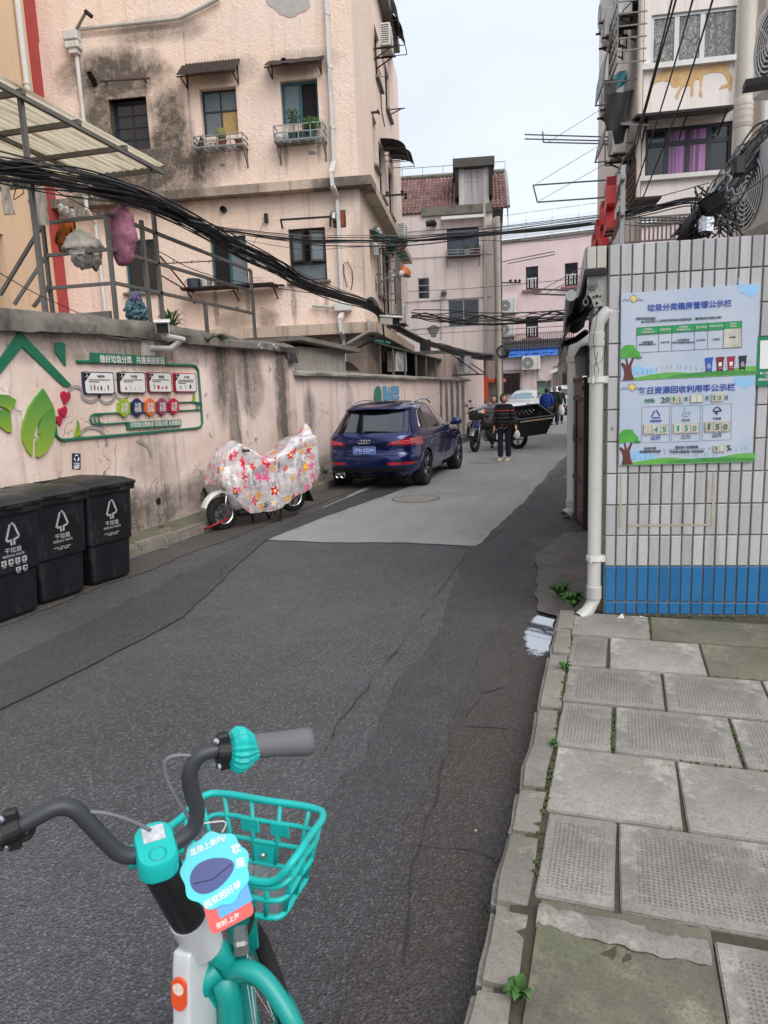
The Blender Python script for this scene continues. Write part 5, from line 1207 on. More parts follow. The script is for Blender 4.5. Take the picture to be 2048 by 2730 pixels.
for k in range(12):x=sl0+(sr1-sl0)*k/11;b.bar((x,d,zr),(x,d,zz),.02)
b.bar((sl0,d,zz),(sr1,d,zz),.02);b.build('roof_rail',M['steel'],bM)
g0,g1=Mp.at((3,313,500),.1),Mp.at((3,800,500),.1);zg0=Mp.at((3,600,560),.1)[1];zg1=Mp.at((3,600,500),.1)[1]
b=MB();b.span((g0[0],-.12,zg0),(g1[0],.15,zg1));b.build('parapet',M['concrete'],bM)
dm=R4(3,570,250,775,500,Mp,-.3);dt=Mp.at((3,670,185),-.2)[1]
b=MB();b.span((dm[0],.3,dm[2]-.3),(dm[0]+.2,3.2,dm[3]+.05));b.span((dm[1]-.2,.3,dm[2]-.3),(dm[1],3.2,dm[3]+.05));dmo=b.build('dormer',M['white_paint'],bM)
b=MB();b.span((dm[0]-.22,.02,dm[3]),(dm[1]+.22,3.4,dt));b.build('dormer_roof',M['sheet_grey'],dmo)
b=MB();b.span((dm[0]-.14,.1,dm[2]+.3),(dm[0]-.005,3.2,dm[3]));b.span((dm[1]+.005,.1,dm[2]+.3),(dm[1]+.14,3.2,dm[3]));b.build('dormer_cheek',M['sheet_black'],dmo)
curt=NT('pale_curtain');wv=curt.ramp(curt.noise(3,3,.5,curt.co((9,1,.15))),.35,.65);M['curtain']=curt.out(curt.mix(wv,lin((150,146,150)),lin((214,208,210))),.35,None)
window(bM,(dm[0]+.2,dm[1]-.2,dm[2],dm[3]-.03),M['alu_frame'],[M['curtain']],2,2,.34,fw=.05,heads=[0,.7,1])
b=MB();q0,q1=Mp.at((3,450,590),.3),Mp.at((3,742,570),.3);b.add([(q0[0],-.35,q0[1]-.05),(q1[0],-.35,q1[1]-.05),(q1[0],0,q1[1]+.15),(q0[0],0,q0[1]+.15),(q0[0],-.35,q0[1]-.08),(q1[0],-.35,q1[1]-.08)],[(0,1,2,3),(4,5,1,0)]);b.build('awning',M['white_paint'],bM,fix=False)
for (xa,ya,yb,r)in ((742,470,1500,.06),(812,590,1500,.07)):
 p=Mp.at((3,xa,ya),.1);p2=Mp.at((3,xa,yb),.1);s_=p[0];pipe_run([(s_,-.1,p[1]),(s_,-.1,.1)],r,M['pvc_cream'],bM)
b=MB();pr=Mp.at((22,920,900),.2);pl=Mp.at((22,893,900),.2);pr2=Mp.at((22,950,900),.2);b.span((pl[0],-.25,-.1),(pr2[0],.4,ze_-.6));b.build('corner_pier',M['concrete'],bM)
pp=Mp.at((22,915,800),.4);pipe_run([(pp[0],-.4,ze_-.4),(pp[0],-.4,.1)],.1,M['pvc_cream'],bM)
q0,q1=Mp.at((3,485,850),.35),Mp.at((3,718,840),.35);zt_=Mp.at((3,600,805),.35)[1]
t=empty('window_rack',mat=Mp.mat((q0[0]+q1[0])/2,q0[1]),label='metal window rack on the pale pink house with dark pots',cat='window rack');w=(q1[0]-q0[0])/2;h=zt_-q0[1]
b=MB();[b.bar((-w,-.4,z),(w,-.4,z),.03)for z in (0,h/2,h)];[b.bar((x,-.4,0),(x,-.4,h),.03)for x in (-w,-w/3,w/3,w)];[b.bar((x,-.4,z),(x,0,z),.03)for x in (-w,w)for z in (0,h)];b.build('guard_rail',M['galv'],t)
b=MB();b.span((-w,-.4,-.04),(w,0,-.005));b.build('tray',M['sheet_grey'],t)
for x in (-w+.05,w-.05):b=MB();b.bar((x,-.35,-.05),(x,0,-.4),.03);b.build('bracket',M['galv'],t)
for dx,lb in ((.15,'dark shrub pot nearer the middle of the far window rack'),(.55,'dark shrub pot at the end of the far window rack')):
 o=pot('shrub_pot',0,0,0,.12,.2,M['white_paint']if dx<.3 else terra,lb,'potted plant',lambda t_,r,h_:leaves(t_,(0,0,h_+.1),.16,60,8,M['leaf_dark'],.05));o.matrix_world=Mp.mat((q0[0]+q1[0])/2+dx,q0[1],.2)
for (x,y)in ((400,625),(468,1100)):
 p=Mp.at((3,x,y),.15);b=MB();b.tube([(p[0],0,p[1]),(p[0],-.25,p[1]),(p[0]-.3 if y<700 else p[0],-.3,p[1]-.05)],.12,10);b.build('vent_hood',M['galv']if y>700 else M['dark_iron'],bM)
for (x0,y0,x1,y1)in ((385,1155,450,1150),(448,1150,450,1420),(170,690,800,640),(175,870,790,835),(190,1165,790,1125),(240,1350,790,1300)):
 b=MB();b.tube([(*[Mp.at((3,x0,y0),.03)[0]],-.03,Mp.at((3,x0,y0),.03)[1]),(Mp.at((3,x1,y1),.03)[0],-.03,Mp.at((3,x1,y1),.03)[1])],.012,4);b.build('wall_cable',M['cable_grey'],bM)
p=Mp.at((22,345,335),.02);b=MB();b.prism([(p[0]+.22*math.cos(a)*(1+.4*math.sin(3*a)),p[1]+.25*math.sin(a))for a in [2*math.pi*k/12 for k in range(12)]],-.002,-.012);b.build('cement_patch',M['concrete'],bM)
sx0,sx1=W2.at((22,445,650),-.2)[0],W2.at((22,782,850),-.2)[0]
zx=W2.at((22,600,545),-.2)[1]
bx=empty('annexe',mat=W2.mat(),label='low flat-roofed pink annexe between the lower wall and the orange doorway',cat='building')
mX=stucco('annexe_render',(238,214,202),gamt=.15,streak=.3,lump=.2,scale=14)
facade(W2,sx0,sx1,-.1,zx,[],mX,bx,'wall',off=-.2)
b=MB();b.span((sx0,.2,zx),(sx1+1.6,6,zx+.12));b.build('roof',M['concrete'],bx)
b=MB();b.span((sx0,.22,-.1),(sx0+.2,6,zx));b.build('end_wall',mX,bx)
so1=W2.at((22,890,850),-.3)[0]
b=MB();b.span((sx1,.9,-.1),(so1+.4,1.0,zx));b.build('recess_wall',mX,bx)
t=empty('orange_doorway',mat=W2.mat(sx1,0,-.2),label='orange framed glazed doorway at the end of the pink annexe',cat='doorway')
zo1,zo0=W2.at((22,790,730),-.15)[1],W2.at((22,840,780),-.2)[1];wo=so1-sx1
mo=plain('orange_frame',(196,80,48),.4)
b=MB();b.span((0,-.14,-.0),(.16,.25,zo1));b.build('door_post',mo,t)
b=MB();b.span((.16,-.3,zo0),(wo+.1,.3,zo0+.14));b.span((.16,.1,zo0+.14),(wo,.3,zo1));b.build('door_head',mo,t)
b=MB();b.span((.17,.2,0),(wo,.23,zo0));b.build('glass_door',M['glass_pale'],t)
b=MB();[b.span((x,.17,0),(x+.06,.25,zo0))for x in (.16,wo*.55,wo-.06)];b.build('door_frame',M['galv'],t)
q=W2.at((22,600,700),.05);ac_unit(W2.mat(q[0],q[1]-.02,.1),'small old air conditioner in an iron cage on the pink annexe',w=.8,h=.6,fan=False,legs=False)
b=MB();s_=q[0]
for x in (-.5,.5):b.bar((s_+x,.2,q[1]+.65),(s_+x,-.75,q[1]-.06),.035);b.bar((s_+x,.2,q[1]-.06),(s_+x,-.75,q[1]-.06),.035)
b.bar((s_-.5,-.75,q[1]-.06),(s_+.5,-.75,q[1]-.06),.035);tag(b.build('iron_cage',M['rust'],None,mat=W2.mat()),'triangular iron bracket round the annexe air conditioner','bracket')
# ====== FAR PINK BUILDING
fo=ony((1400,1000),47.0);Fp=Plane((fo.x,47.0),-6.0)
bF=empty('apartment_building',mat=Fp.mat(),label='large plain pink building closing the end of the lane with small dark windows',cat='building')
mF=stucco('far_pink',(240,216,214),gamt=.08,streak=.15,lump=.7,scale=4,grime=(150,130,126))
zF=Fp.at((3,1200,725))[1]
RF=lambda n,x0,y0,x1,y1:R4(n,x0,y0,x1,y1,Fp)
wf=[RF(3,1025,920,1110,1075),RF(3,1290,895,1380,1050),RF(22,1142,205,1252,392)]
facade(Fp,-22,16,-.1,zF,wf,mF,bF,'wall',rev=.2)
for o in wf:
 w_=window(bF,o,M['black_frame'],[g],2,2,.1,heads=[0,.72,1],fw=.07);b=MB()
 for xs in (.3,.68):
  xc=o[0]+(o[1]-o[0])*xs;b.span((xc-.16,.05,o[2]+.62),(xc+.16,.09,o[2]+.7));[b.span((xc+dx-.03,.05,o[2]+.1),(xc+dx+.03,.09,o[2]+.62))for dx in (-.1,.08)]
 b.build('window_guard',M['white_paint'],w_);b=MB();b.span((o[0]-.2,-.2,o[2]-.16),(o[1]+.2,.0,o[2]-.02));b.build('sill',plain('rose_sill',(150,110,110),.9),w_)
b=MB();b.span((-22,-.12,zF),(16,.4,zF+.18));b.build('roof_edge',M['concrete'],bF)
rg=empty('roof_railing',mat=Fp.mat(0,zF+.18),label='white steel roof railing with clear bent screens on top of the far pink building',cat='railing')
hR=Fp.at((3,1200,640))[1]-zF-.18;hT=Fp.at((3,1200,530),-.8)[1]-zF-.18
nwp=NT('clear_screen');M['screen']=nwp.out(lin((216,226,232)),.2,None,Alpha=.35)
s_=-9.5;k=0
while s_<12:
 b=MB();b.bar((s_,0,0),(s_,0,hR),.07);b.tube([(s_,0,hR),(s_,.15,hR+(hT-hR)*.5),(s_,.8,hT)],.045,5);b.build('post',M['white_paint'],rg)
 b=MB();b.grid([[(s_,-.02,.1),(s_+1.55,-.02,.1)],[(s_,-.02,hR),(s_+1.55,-.02,hR)],[(s_,.15,hR+(hT-hR)*.5),(s_+1.55,.15,hR+(hT-hR)*.5)],[(s_,.8,hT),(s_+1.55,.8,hT)]]);b.build('clear_panel',M['screen'],rg,fix=False)
 s_+=1.6;k+=1
b=MB();[b.bar((-9.5,y_,z_),(12,y_,z_),.05)for y_,z_ in ((0,.15),(0,hR*.55),(0,hR),(.8,hT))];b.build('rail',M['white_paint'],rg)
b=MB()
for i in range(130):x=-9.5+21.5*i/129;b.bar((x,-.01,.1),(x,-.01,hR*.55),.025)
tag(b.build('baluster',M['white_paint'],rg),kind='stuff')
for (n,x,y,lb)in ((3,908,1238,'white air conditioner high on the far pink wall beside the grey pier'),(22,985,385,'lower white air conditioner on the far pink wall beside the grey pier')):
 q=Fp.at((n,x,y),.3);ac_unit(Fp.mat(q[0],q[1],.3),lb,w=1.0,h=.95)
for (xa,ya,xb,yb,xc,yc)in ((855,885,1215,818,1225,838),):
 b=MB();p=[Fp.w(*Fp.at((3,x,y),o_),o_)for x,y,o_ in ((858,890,.1),(1218,818,3.2),(1225,838,3.2),(905,900,.1))];b.tube(p,.03,5);tag(b.build('drying_rack',M['steel']),'long thin drying rack reaching out over the far pink wall','drying rack')
b=MB();q=[Fp.w(*Fp.at((3,x,1030),.3),.3)for x in (855,990)];b.bar(q[0],q[1],.07);[b.ball(q[0]+(q[1]-q[0])*t_+Vector((0,0,.12)),.09,6)for t_ in (.5,.75,.95)];tag(b.build('crossarm',M['dark_iron']),'dark crossarm with insulators at the edge of the far pink wall','crossarm')
go=ony((1400,1000),43.5);Gp=Plane((go.x,43.5),-6.0)
bG=empty('shop_front',mat=Gp.mat(),label='single-storey pale front below the far pink building with barred windows and grey shutter',cat='building')
zG=Gp.at((22,1200,545))[1];RG=lambda x0,y0,x1,y1:R4(22,x0,y0,x1,y1,Gp)
wg=[RG(948,700,1095,880),RG(1462,655,1530,860),RG(1238,765,1365,905)]
facade(Gp,-10,12,-.1,zG,wg,stucco('far_front',(226,208,204),gamt=.2,streak=.5,lump=.2,scale=6,grime=(130,116,110)),bG,'wall',rev=.2)
window(bG,wg[0],M['black_frame'],[g],2,2,.12,heads=[0,.7,1],fw=.08);window(bG,wg[1],M['black_frame'],[gb],1,2,.12,heads=[0,.7,1],fw=.08)
b=MB();o=wg[2];n_=9
for k in range(n_):z0_=o[2]+(o[3]-o[2])*k/n_;b.span((o[0],.12,z0_),(o[1],.15,z0_+(o[3]-o[2])/n_*.9))
b.span((o[0],.15,o[2]),(o[1],.16,o[3]));b.build('roller_shutter',plain('grey_shutter',(112,118,122),.5),bG)
p=Gp.w(*Gp.at((22,1300,850),.0),0);
b=MB();q=Gp.at((22,1302,848),.02);b.prism([(q[0]+.55*math.cos(a),q[1]+.2*math.sin(a))for a in [2*math.pi*k/16 for k in range(16)]],.105,.115);b.build('painted_badge',plain('badge_green',(110,150,110),.6),bG)
for (x0,y0,x1,y1)in ((948,675,1110,885),(1390,640,1520,860)):
 o=RG(x0,y0,x1,y1);b=MB();n_=11
 for k in range(n_):x=o[0]+(o[1]-o[0])*k/(n_-1);b.bar((x,-.18,o[2]),(x,-.18,o[3]),.03)
 for z in (o[2],o[2]+(o[3]-o[2])*.75,o[3]):b.bar((o[0],-.18,z),(o[1],-.18,z),.035);b.bar((o[0],-.18,z),(o[0],0,z),.03);b.bar((o[1],-.18,z),(o[1],0,z),.03)
 b.build('window_bars',M['rust'],bG)
b=MB();zf0=zG;zf1=Gp.at((22,1200,400),-1.5)[1]
b.add([(-10,-.3,zf0+.1),(12,-.3,zf0+.1),(12,2.6,zf1),(-10,2.6,zf1)],[(0,1,2,3)]);b.add([(-10,-.3,zf0+.1),(12,-.3,zf0+.1),(12,-.3,zf0-.05),(-10,-.3,zf0-.05)],[(0,1,2,3)]);b.build('roof',plain('dark_felt',(52,52,54),.9,var=.3,scale=2,bump=.5),bG,fix=False)
q0,q1=Gp.at((22,1000,530),.3),Gp.at((22,1435,510),.3);rws=[]
for i in range(4):rws.append([(q0[0]+(q1[0]-q0[0])*j/40,-.42+.5*i/3,zG-.05+.5*i/3+.1*mnoise.noise(Vector((j*.5,i*.6,1))))for j in range(41)])
tag(MB().grid(rws).build('blue_tarpaulin',plain('blue_tarp',(46,104,190),.5,var=.25,scale=4),None,smooth=True,mat=Gp.mat(),fix=False),'crumpled blue tarpaulin along the roof edge of the low far front','tarpaulin')
fs=empty('spiked_fence',mat=Gp.mat(),label='black spiked iron fence standing on the low far roof',cat='fence')
qz0,qz1=Gp.at((22,1200,520),.1)[1],Gp.at((22,1200,350),.1)[1];n_=34;x0_=Gp.at((22,955,400),.1)[0];x1_=Gp.at((22,1560,400),.1)[0]
for k in range(n_):
 x=x0_+(x1_-x0_)*k/(n_-1);b=MB();b.tube([(x,-.1,qz0),(x,-.1,qz1-.3),(x-.03,-.12,qz1-.1),(x-.16,-.2,qz1)],.022,4);b.build('bar',M['dark_iron'],fs)
b=MB();[b.bar((x0_,-.1,z),(x1_,-.1,z),.04)for z in (qz0+.2,qz1-.55)];b.build('rail',M['dark_iron'],fs)
q=Gp.at((22,1195,668),.25);ac_unit(Gp.mat(q[0],q[1],.3),'white air conditioner on the low far front over the shutter',w=1.05,h=.78)
b=MB();b.tube([Gp.w(*Gp.at((22,x,y),.1),.1)for x,y in ((1250,680),(1275,740),(1320,768),(1365,745),(1390,690))],.03,5);tag(b.build('slack_hose',M['white_paint']),'slack white hose hanging over the grey shutter','hose')
b=MB();q=[Gp.w(*Gp.at((22,x,y),.5),.5)for x,y in ((1355,690),(1415,670))];b.bar(q[0],q[1],.08,.2);b.bar(q[1],q[1]+Vector((.3,.5,.2)),.08);tag(b.build('wall_lamp',M['white_paint']),'white wall lamp on the low far front beside the barred window','lamp')
for (nm,y0_)in (('side_street_block',0),):
 b=MB();b.span((8.5,40,-.1),(22,60,14));o=b.build('apartment_building',mF);tag(o,'plain block hidden behind the tall cream building','building')
b=MB();c=Mp.w(*Mp.at((22,940,510),.6),.6)
for k in range(5):r=.2+.012*k;b.tube([c+Vector((r*math.cos(a),.04*k,r*math.sin(a)))for a in [2*math.pi*i/28 for i in range(28)]],.022,5,closed=True)
tag(b.build('cable_coil',M['cable'],None,smooth=True),'coil of black cable hung on the grey pier of the pale pink house','cable coil')
# ====== TALL CREAM BUILDING on the right
cr=ony((4,525,600),18.0);Rp=Plane((cr.x,18.0),9.0);Rs=Plane((cr.x,18.0),-81.0)
bR=empty('apartment_building',mat=Rp.mat(),label='tall cream apartment block with curtained windows rising behind the tiled house',cat='building')
RR=Rp.mat().inverted()@Rs.mat()
mRt=stucco('cream_render',(236,228,222),gamt=.1,streak=.3,lump=.12,scale=14,grime=(140,128,116))
R4r=lambda n,x0,y0,x1,y1:R4(n,x0,y0,x1,y1,Rp)
wu,wl_=R4r(4,590,85,1330,525),R4r(4,540,1050,1275,1470)
wb_=R4r(4,485,1840,915,2040)
wt=(wu[0],wu[1],wu[2]+3.05,wu[3]+3.05)
facade(Rp,0,7.5,-.1,15.5,[wu,wl_,wb_,wt],mRt,bR,'wall',rev=.18)
facade(Rs,-7.5,0,-.1,15.5,[],mRt,bR,'wall',rel=RR)
b=MB();b.span((-.1,-.1,15.5),(7.5,7.3,15.8));b.build('roof',M['concrete'],bR)
nlc=NT('lace_curtain');vo=nlc.noise(9,5,.7,nlc.co((1,1,.8)),2.5);fold=nlc.ramp(nlc.noise(2,2,.5,nlc.co((7,1,.2))),.3,.7)
M['lace']=nlc.out(nlc.mix(nlc.ramp(vo,.46,.56),nlc.mix(fold,lin((104,102,98)),lin((168,166,160))),lin((84,82,80))),.25,None)
nvc=NT('violet_curtain');fv=nvc.ramp(nvc.noise(2.4,2,.5,nvc.co((6,1,.12))),.35,.65);M['violet']=nvc.out(nvc.mix(fv,lin((92,58,96)),lin((178,122,180))),.3,None)
window(bR,wu,M['alu_frame'],[M['lace']],3,1,.05,fw=.06,bars=.1,split=[0,.285,.6,1])
window(bR,wt,M['alu_frame'],[M['lace']],3,1,.05,fw=.06,bars=.1)
window(bR,wl_,M['black_frame'],[g,M['violet'],M['violet'],g,g,M['violet'],M['violet'],g],4,2,.07,fw=.07,bars=.1,heads=[0,.7,1],split=[0,.235,.5,.76,1])
for (y0,y1,nm)in ((555,600,'sill_band'),(1492,1530,'sill_band')):
 zt_=Rp.at((4,560,y0))[1];zb2=Rp.at((4,560,y1))[1];b=MB();b.span((-.06,-.12,zb2),(4.6,.0,zt_));b.build(nm,M['white_paint'],bR)
for xx in (Rp.at((4,420,900))[0],):
 b=MB();b.span((xx-.1,-.08,-.1),(xx+.15,0,15.4));
b=MB();zb3=Rp.at((4,500,1830))[1]
for k in range(13):x=wb_[0]+(wb_[1]-wb_[0])*k/12;b.bar((x,-.22,wb_[2]),(x,-.22,wb_[3]),.035)
for z in (wb_[3],wb_[3]-.5):b.bar((wb_[0]-.35,-.22,z),(wb_[1],-.22,z),.04)
for k in range(3):b.bar((wb_[0]-.35+.12*k,-.22,wb_[2]),(wb_[0]-.35+.12*k,-.22,wb_[3]),.03)
b.build('window_bars',M['steel'],bR)
a0,a1=Rp.at((4,525,965),.7),Rp.at((4,1280,880),.7);zA=(a0[1]+a1[1])/2
b=MB();b.add([(a0[0]-.15,-.7,zA),(a1[0]+.1,-.7,zA),(a1[0]+.1,0,zA+.12),(a0[0]-.15,0,zA+.12),(a0[0]-.15,-.7,zA-.04),(a1[0]+.1,-.7,zA-.04),(a1[0]+.1,0,zA+.08),(a0[0]-.15,0,zA+.08)],[(0,1,2,3),(7,6,5,4),(0,4,5,1),(1,5,6,2),(3,0,4,7)]);aw=b.build('awning',M['sheet_grey'],bR)
b=MB();[b.bar((x,-.65,zA-.06),(x,0,zA-.35),.03)for x in (a0[0]+.1,(a0[0]+a1[0])/2,a1[0]-.1)];b.bar((a0[0]-.15,-.705,zA-.02),(a1[0]+.1,-.705,zA-.02),.04,.05);b.build('awning_frame',M['dark_iron'],aw)
b=MB();q0,q1=Rp.at((4,310,1150),.5),Rp.at((4,525,970),.5);b.add([(q0[0],-.9,q0[1]+.1),(q1[0]+.1,-.7,q0[1]+.1),(q1[0]+.1,-.1,zA+.1),(q0[0]+.1,-.1,zA+.08)],[(0,1,2,3)]);b.build('awning',M['sheet_grey'],bR,fix=False)
P_=[(580,700),(600,660),(640,620),(700,590),(780,585),(900,575),(1000,570),(1130,545),(1200,535),(1250,540),(1245,600),(1275,650),(1270,740),(1255,770),(1235,735),(1160,755),(1180,720),(1240,700),(1215,640),(1180,610),(1100,610),(1030,630),(1020,690),(1010,760),(1025,800),(1010,822),(992,800),(1003,740),(1000,670),(960,670),(945,720),(948,790),(935,815),(920,800),(925,730),(915,720),(870,725),(840,760),(815,830),(795,835),(795,800),(820,750),(850,705),(800,740),(770,730),(740,690),(690,680),(640,690),(600,720)]
b=MB();b.prism([Rp.at((4,x,y),.008)for x,y in P_],-.003,-.008);o=b.build('sealant_smear',plain('ochre_sealant',(204,168,118),.8,var=.2,scale=8),bR)
for (x,r,mm)in ((488,.06,'pvc_cream'),(1290,.03,'pvc_cream')):
 s_=Rp.at((4,x,900),.08)[0];pipe_run([(s_,-.08,15),(s_,-.08,2)],r,M[mm],bR)
def rs(x,y,off):a=Rs.at((4,x,y),off);return a
for i,(x,y,off,lb)in enumerate(((345,185,.35,'air conditioner at the top of the cream block side wall, nearest the corner'),(212,225,.45,'air conditioner at the top of the cream block side wall, furthest back'),(238,350,.4,'second air conditioner below the furthest one on the cream block'),(300,1330,.4,'air conditioner below the grey awning on the cream block side wall'),(222,950,.45,'air conditioner half hidden by the teal awning on the cream block'))):
 q=rs(x,y,off);ac_unit(Rs.mat(q[0],q[1],off),lb,w=.8,h=.62 if i!=3 else .7)
M['teal_sheet']=plain('teal_sheet',(20,134,150),.4,var=.1);M['green_sheet']=plain('dark_green_sheet',(66,84,78),.4,var=.2);M['sheet_pale']=plain('pale_sheet',(150,148,144),.6,var=.15);M['blue_sheet']=plain('blue_sheet',(34,62,130),.5)
def rs_awn(x0,y0,x1,y1,out,mm,curve=.5):
 q0,q1=rs((x0+x1)/2,y0,out*.5),rs((x0+x1)/2,y1,out);s_=(q0[0]+q1[0])/2;h=q0[1]-q1[1];rws=[]
 for i in range(7):
  t_=i/6;rws.append([(s_-.7+1.4*j/4,-out*(math.sin(t_*math.pi/2)*curve+t_*(1-curve)),q0[1]-h*(t_ if curve<.2 else 1-math.cos(t_*math.pi/2)))for j in range(5)])
 b=MB();b.grid(rws);o=b.build('awning',M[mm],bR,mat=RR,fix=False);b=MB()
 for s2 in (s_-.68,s_+.68):b.tube([(s2,r[0][1],r[0][2]-.015)for r in rws],.014,4);b.bar((s2,0,rws[-1][0][2]),(s2,-out,rws[-1][0][2]),.025)
 b.bar((s_-.7,-out,rws[-1][0][2]),(s_+.7,-out,rws[-1][0][2]),.03);b.build('awning_frame',M['steel'],o)
rs_awn(160,370,300,570,.8,'green_sheet',.9);rs_awn(170,1020,250,1150,.7,'sheet_pale',.7);rs_awn(230,1400,360,1530,.6,'sheet_pale',.5);rs_awn(240,1385,370,1450,.45,'blue_sheet',.2)
q4=[ony((4,x,y),Y_)for x,y,Y_ in ((245,640,20.6),(392,577,20.2),(378,690,20.0),(210,852,20.4))];rws=[[q4[0].lerp(q4[1],j/8).lerp(q4[3].lerp(q4[2],j/8),i/6)+Vector((0,.05*math.sin(j*1.1+i),0))for j in range(9)]for i in range(7)]
tag(MB().grid(rws).build('teal_tarpaulin',M['teal_sheet'],None,smooth=True,fix=False),'bright teal tarpaulin stretched beside the cream block, above the black garment','tarpaulin')
q=rs(310,340,.5);b=MB()
for k in range(6):b.bar((q[0]-.6,-.6,q[1]-.7+.24*k),(q[0]+.6,-.6,q[1]-.7+.24*k),.025);b.bar((q[0]+.6,-.6,q[1]-.7+.24*k),(q[0]+.6,0,q[1]-.7+.24*k),.025)
for k in range(6):b.bar((q[0]-.6+.24*k,-.6,q[1]-.7),(q[0]-.6+.24*k,-.6,q[1]+.6),.025)
b.build('iron_cage',M['steel'],bR,mat=RR)
q=rs(440,1560,.45);b=MB();
for k in range(6):b.bar((q[0]-.5,-.5,q[1]-.3+.13*k),(q[0]+.5,-.5,q[1]-.3+.13*k),.02)
for k in range(8):b.bar((q[0]-.5+k/7,-.5,q[1]-.35),(q[0]-.5+k/7,-.5,q[1]+.35),.02)
b.span((q[0]-.5,-.5,q[1]-.4),(q[0]+.5,0,q[1]-.35));b.build('wire_basket',M['rust'],bR,mat=RR)
q=rs(300,780,.6);o=q;rws=[]
p=Rs.w(q[0],q[1],.6)
b=MB();w=.24;rws=[[(-w+2*w*j/8+.03*math.sin(i),.03*math.sin(j*1.3+i*.4),-.95*i/8*(1.1 if 2<j<7 else .8))for j in range(9)]for i in range(9)]
tag(MB().grid(rws).build('hanging_trousers',M['sheet_black'],None,smooth=True,loc=p,fix=False),'black garment hanging below the teal awning on the cream block','garment')
def pole_rack(pts,label,r=.016,ext=()):
 b=MB()
 for a,c in pts:b.tube([a,c],r,5)
 for a,c in ext:b.tube([a,c],.006,4)
 return tag(b.build('drying_rack',M['steel']),label,'drying rack')
Y1=21.0
F_=lambda x,y,Y=Y1:ony((3,x,y),Y)
pole_rack([(F_(1018,22),F_(1620,40)),(F_(1018,52),F_(1610,66)),(F_(1145,75),F_(1600,86)),(F_(1140,0),F_(1145,75)),(F_(1565,70),F_(1565,235)),(F_(1565,235),F_(1630,232))],'upper steel drying rack of three poles reaching from the cream block',.018,((F_(1180,72),F_(1700,-250)),))
Y1=19.5
G_=lambda x,y:ony((3,x,y),Y1)
pole_rack([(G_(1075,367),G_(1640,328)),(G_(1105,483),G_(1600,448)),(G_(1075,367),G_(1105,483))],'middle steel drying rack with slanting stays below the upper rack',.02,((G_(1100,355),G_(1650,20)),(G_(1115,475),G_(1640,180))))
Y1=12.5
pole_rack([(G_(1070,1073),G_(1400,1085)),(G_(1085,1107),G_(1400,1118)),(G_(1070,1073),G_(1085,1107))],'lowest steel drying rack just above the awning roller',.016,((G_(1150,1070),G_(1420,920)),(G_(1160,1105),G_(1440,960))))
kb=ony((4,1425,1000),8.6);Kp=Plane((kb.x,8.6),8.0)
bK=empty('near_block',mat=Kp.mat(),label='pale pinkish block behind the tiled house carrying the thick cream pipe',cat='building')
mK=stucco('pale_block',(216,200,190),gamt=.15,streak=.4,lump=.12,scale=14,grime=(130,118,106))
facade(Kp,0,5,2.6,6.7,[],mK,bK,'wall');ka=math.degrees(math.atan2(8.6,kb.x))-4
Kside=Plane((kb.x,8.6),ka+180)
facade(Kside,-9,0,2.6,6.7,[],mK,bK,'wall',rel=Kp.mat().inverted()@Kside.mat())
pm=Kp.at((4,1365,900),.12);rpipe=abs(Kp.at((4,1440,900),.12)[0]-Kp.at((4,1290,900),.12)[0])/2
s_=(Kp.at((4,1440,900),.12)[0]+Kp.at((4,1290,900),.12)[0])/2
t=empty('cream_pipe',mat=Kp.mat(),label='thick cream vertical drain pipe with banded coupling beside the violet curtains',cat='pipe')
b=MB();b.tube([(s_,-.13,6.9),(s_,-.13,2.7)],rpipe,18);b.build('pipe',M['pvc_cream'],t,smooth=True,auto=40)
for y in (890,930,985,1040):
 z=Kp.at((4,1370,y),.12)[1];b=MB();b.lathe([(rpipe,-.012),(rpipe*1.08,-.012),(rpipe*1.08,.012),(rpipe,.012)],20,Matrix.Translation((s_,-.13,z)));b.build('band',M['pvc_cream'],t)
z=Kp.at((4,1370,960),.12)[1];b=MB();b.lathe([(rpipe,-.14),(rpipe*1.05,-.13),(rpipe*1.05,.13),(rpipe,.14)],20,Matrix.Translation((s_,-.13,z)));b.build('coupling',M['pvc_cream'],t,smooth=True)
pipe_run([(Kp.at((4,1550,900),.08)[0],-.08,6.9),(Kp.at((4,1550,900),.08)[0],-.08,2.7)],.045,M['dp'],bK)
def big_ac(q_c,Y,label,h,ang,w=.8):
 c=ony(q_c,Y);t=ac_unit(Matrix.Translation(c)@Matrix.Rotation(rad(ang),4,'Z'),label,w=w,h=h,d=.32,legs=False)
 b=MB();b.box((0,.1,-.03),(w*.9,.06,.04));b.bar((-w*.45,.0,-.06),(-w*.45,.35,-.45),.05);b.bar((w*.45,0,-.06),(w*.45,.35,-.45),.05);b.build('bracket',M['dark_iron'],t);return t
big_ac((2062,612),6.9,'big white air conditioner beside the cable tangle above the tiled wall',.66,-74,.95)
big_ac((2134,206),6.9,'big white air conditioner cropped at the edge, above the cable tangle',.66,-74,.95)
b=MB();c=ony((2040,222),6.7);b.box(c,(.3,.16,.05));tag(b.build('iron_bracket',M['dark_iron']),'dark iron platform under the cropped upper air conditioner','bracket')
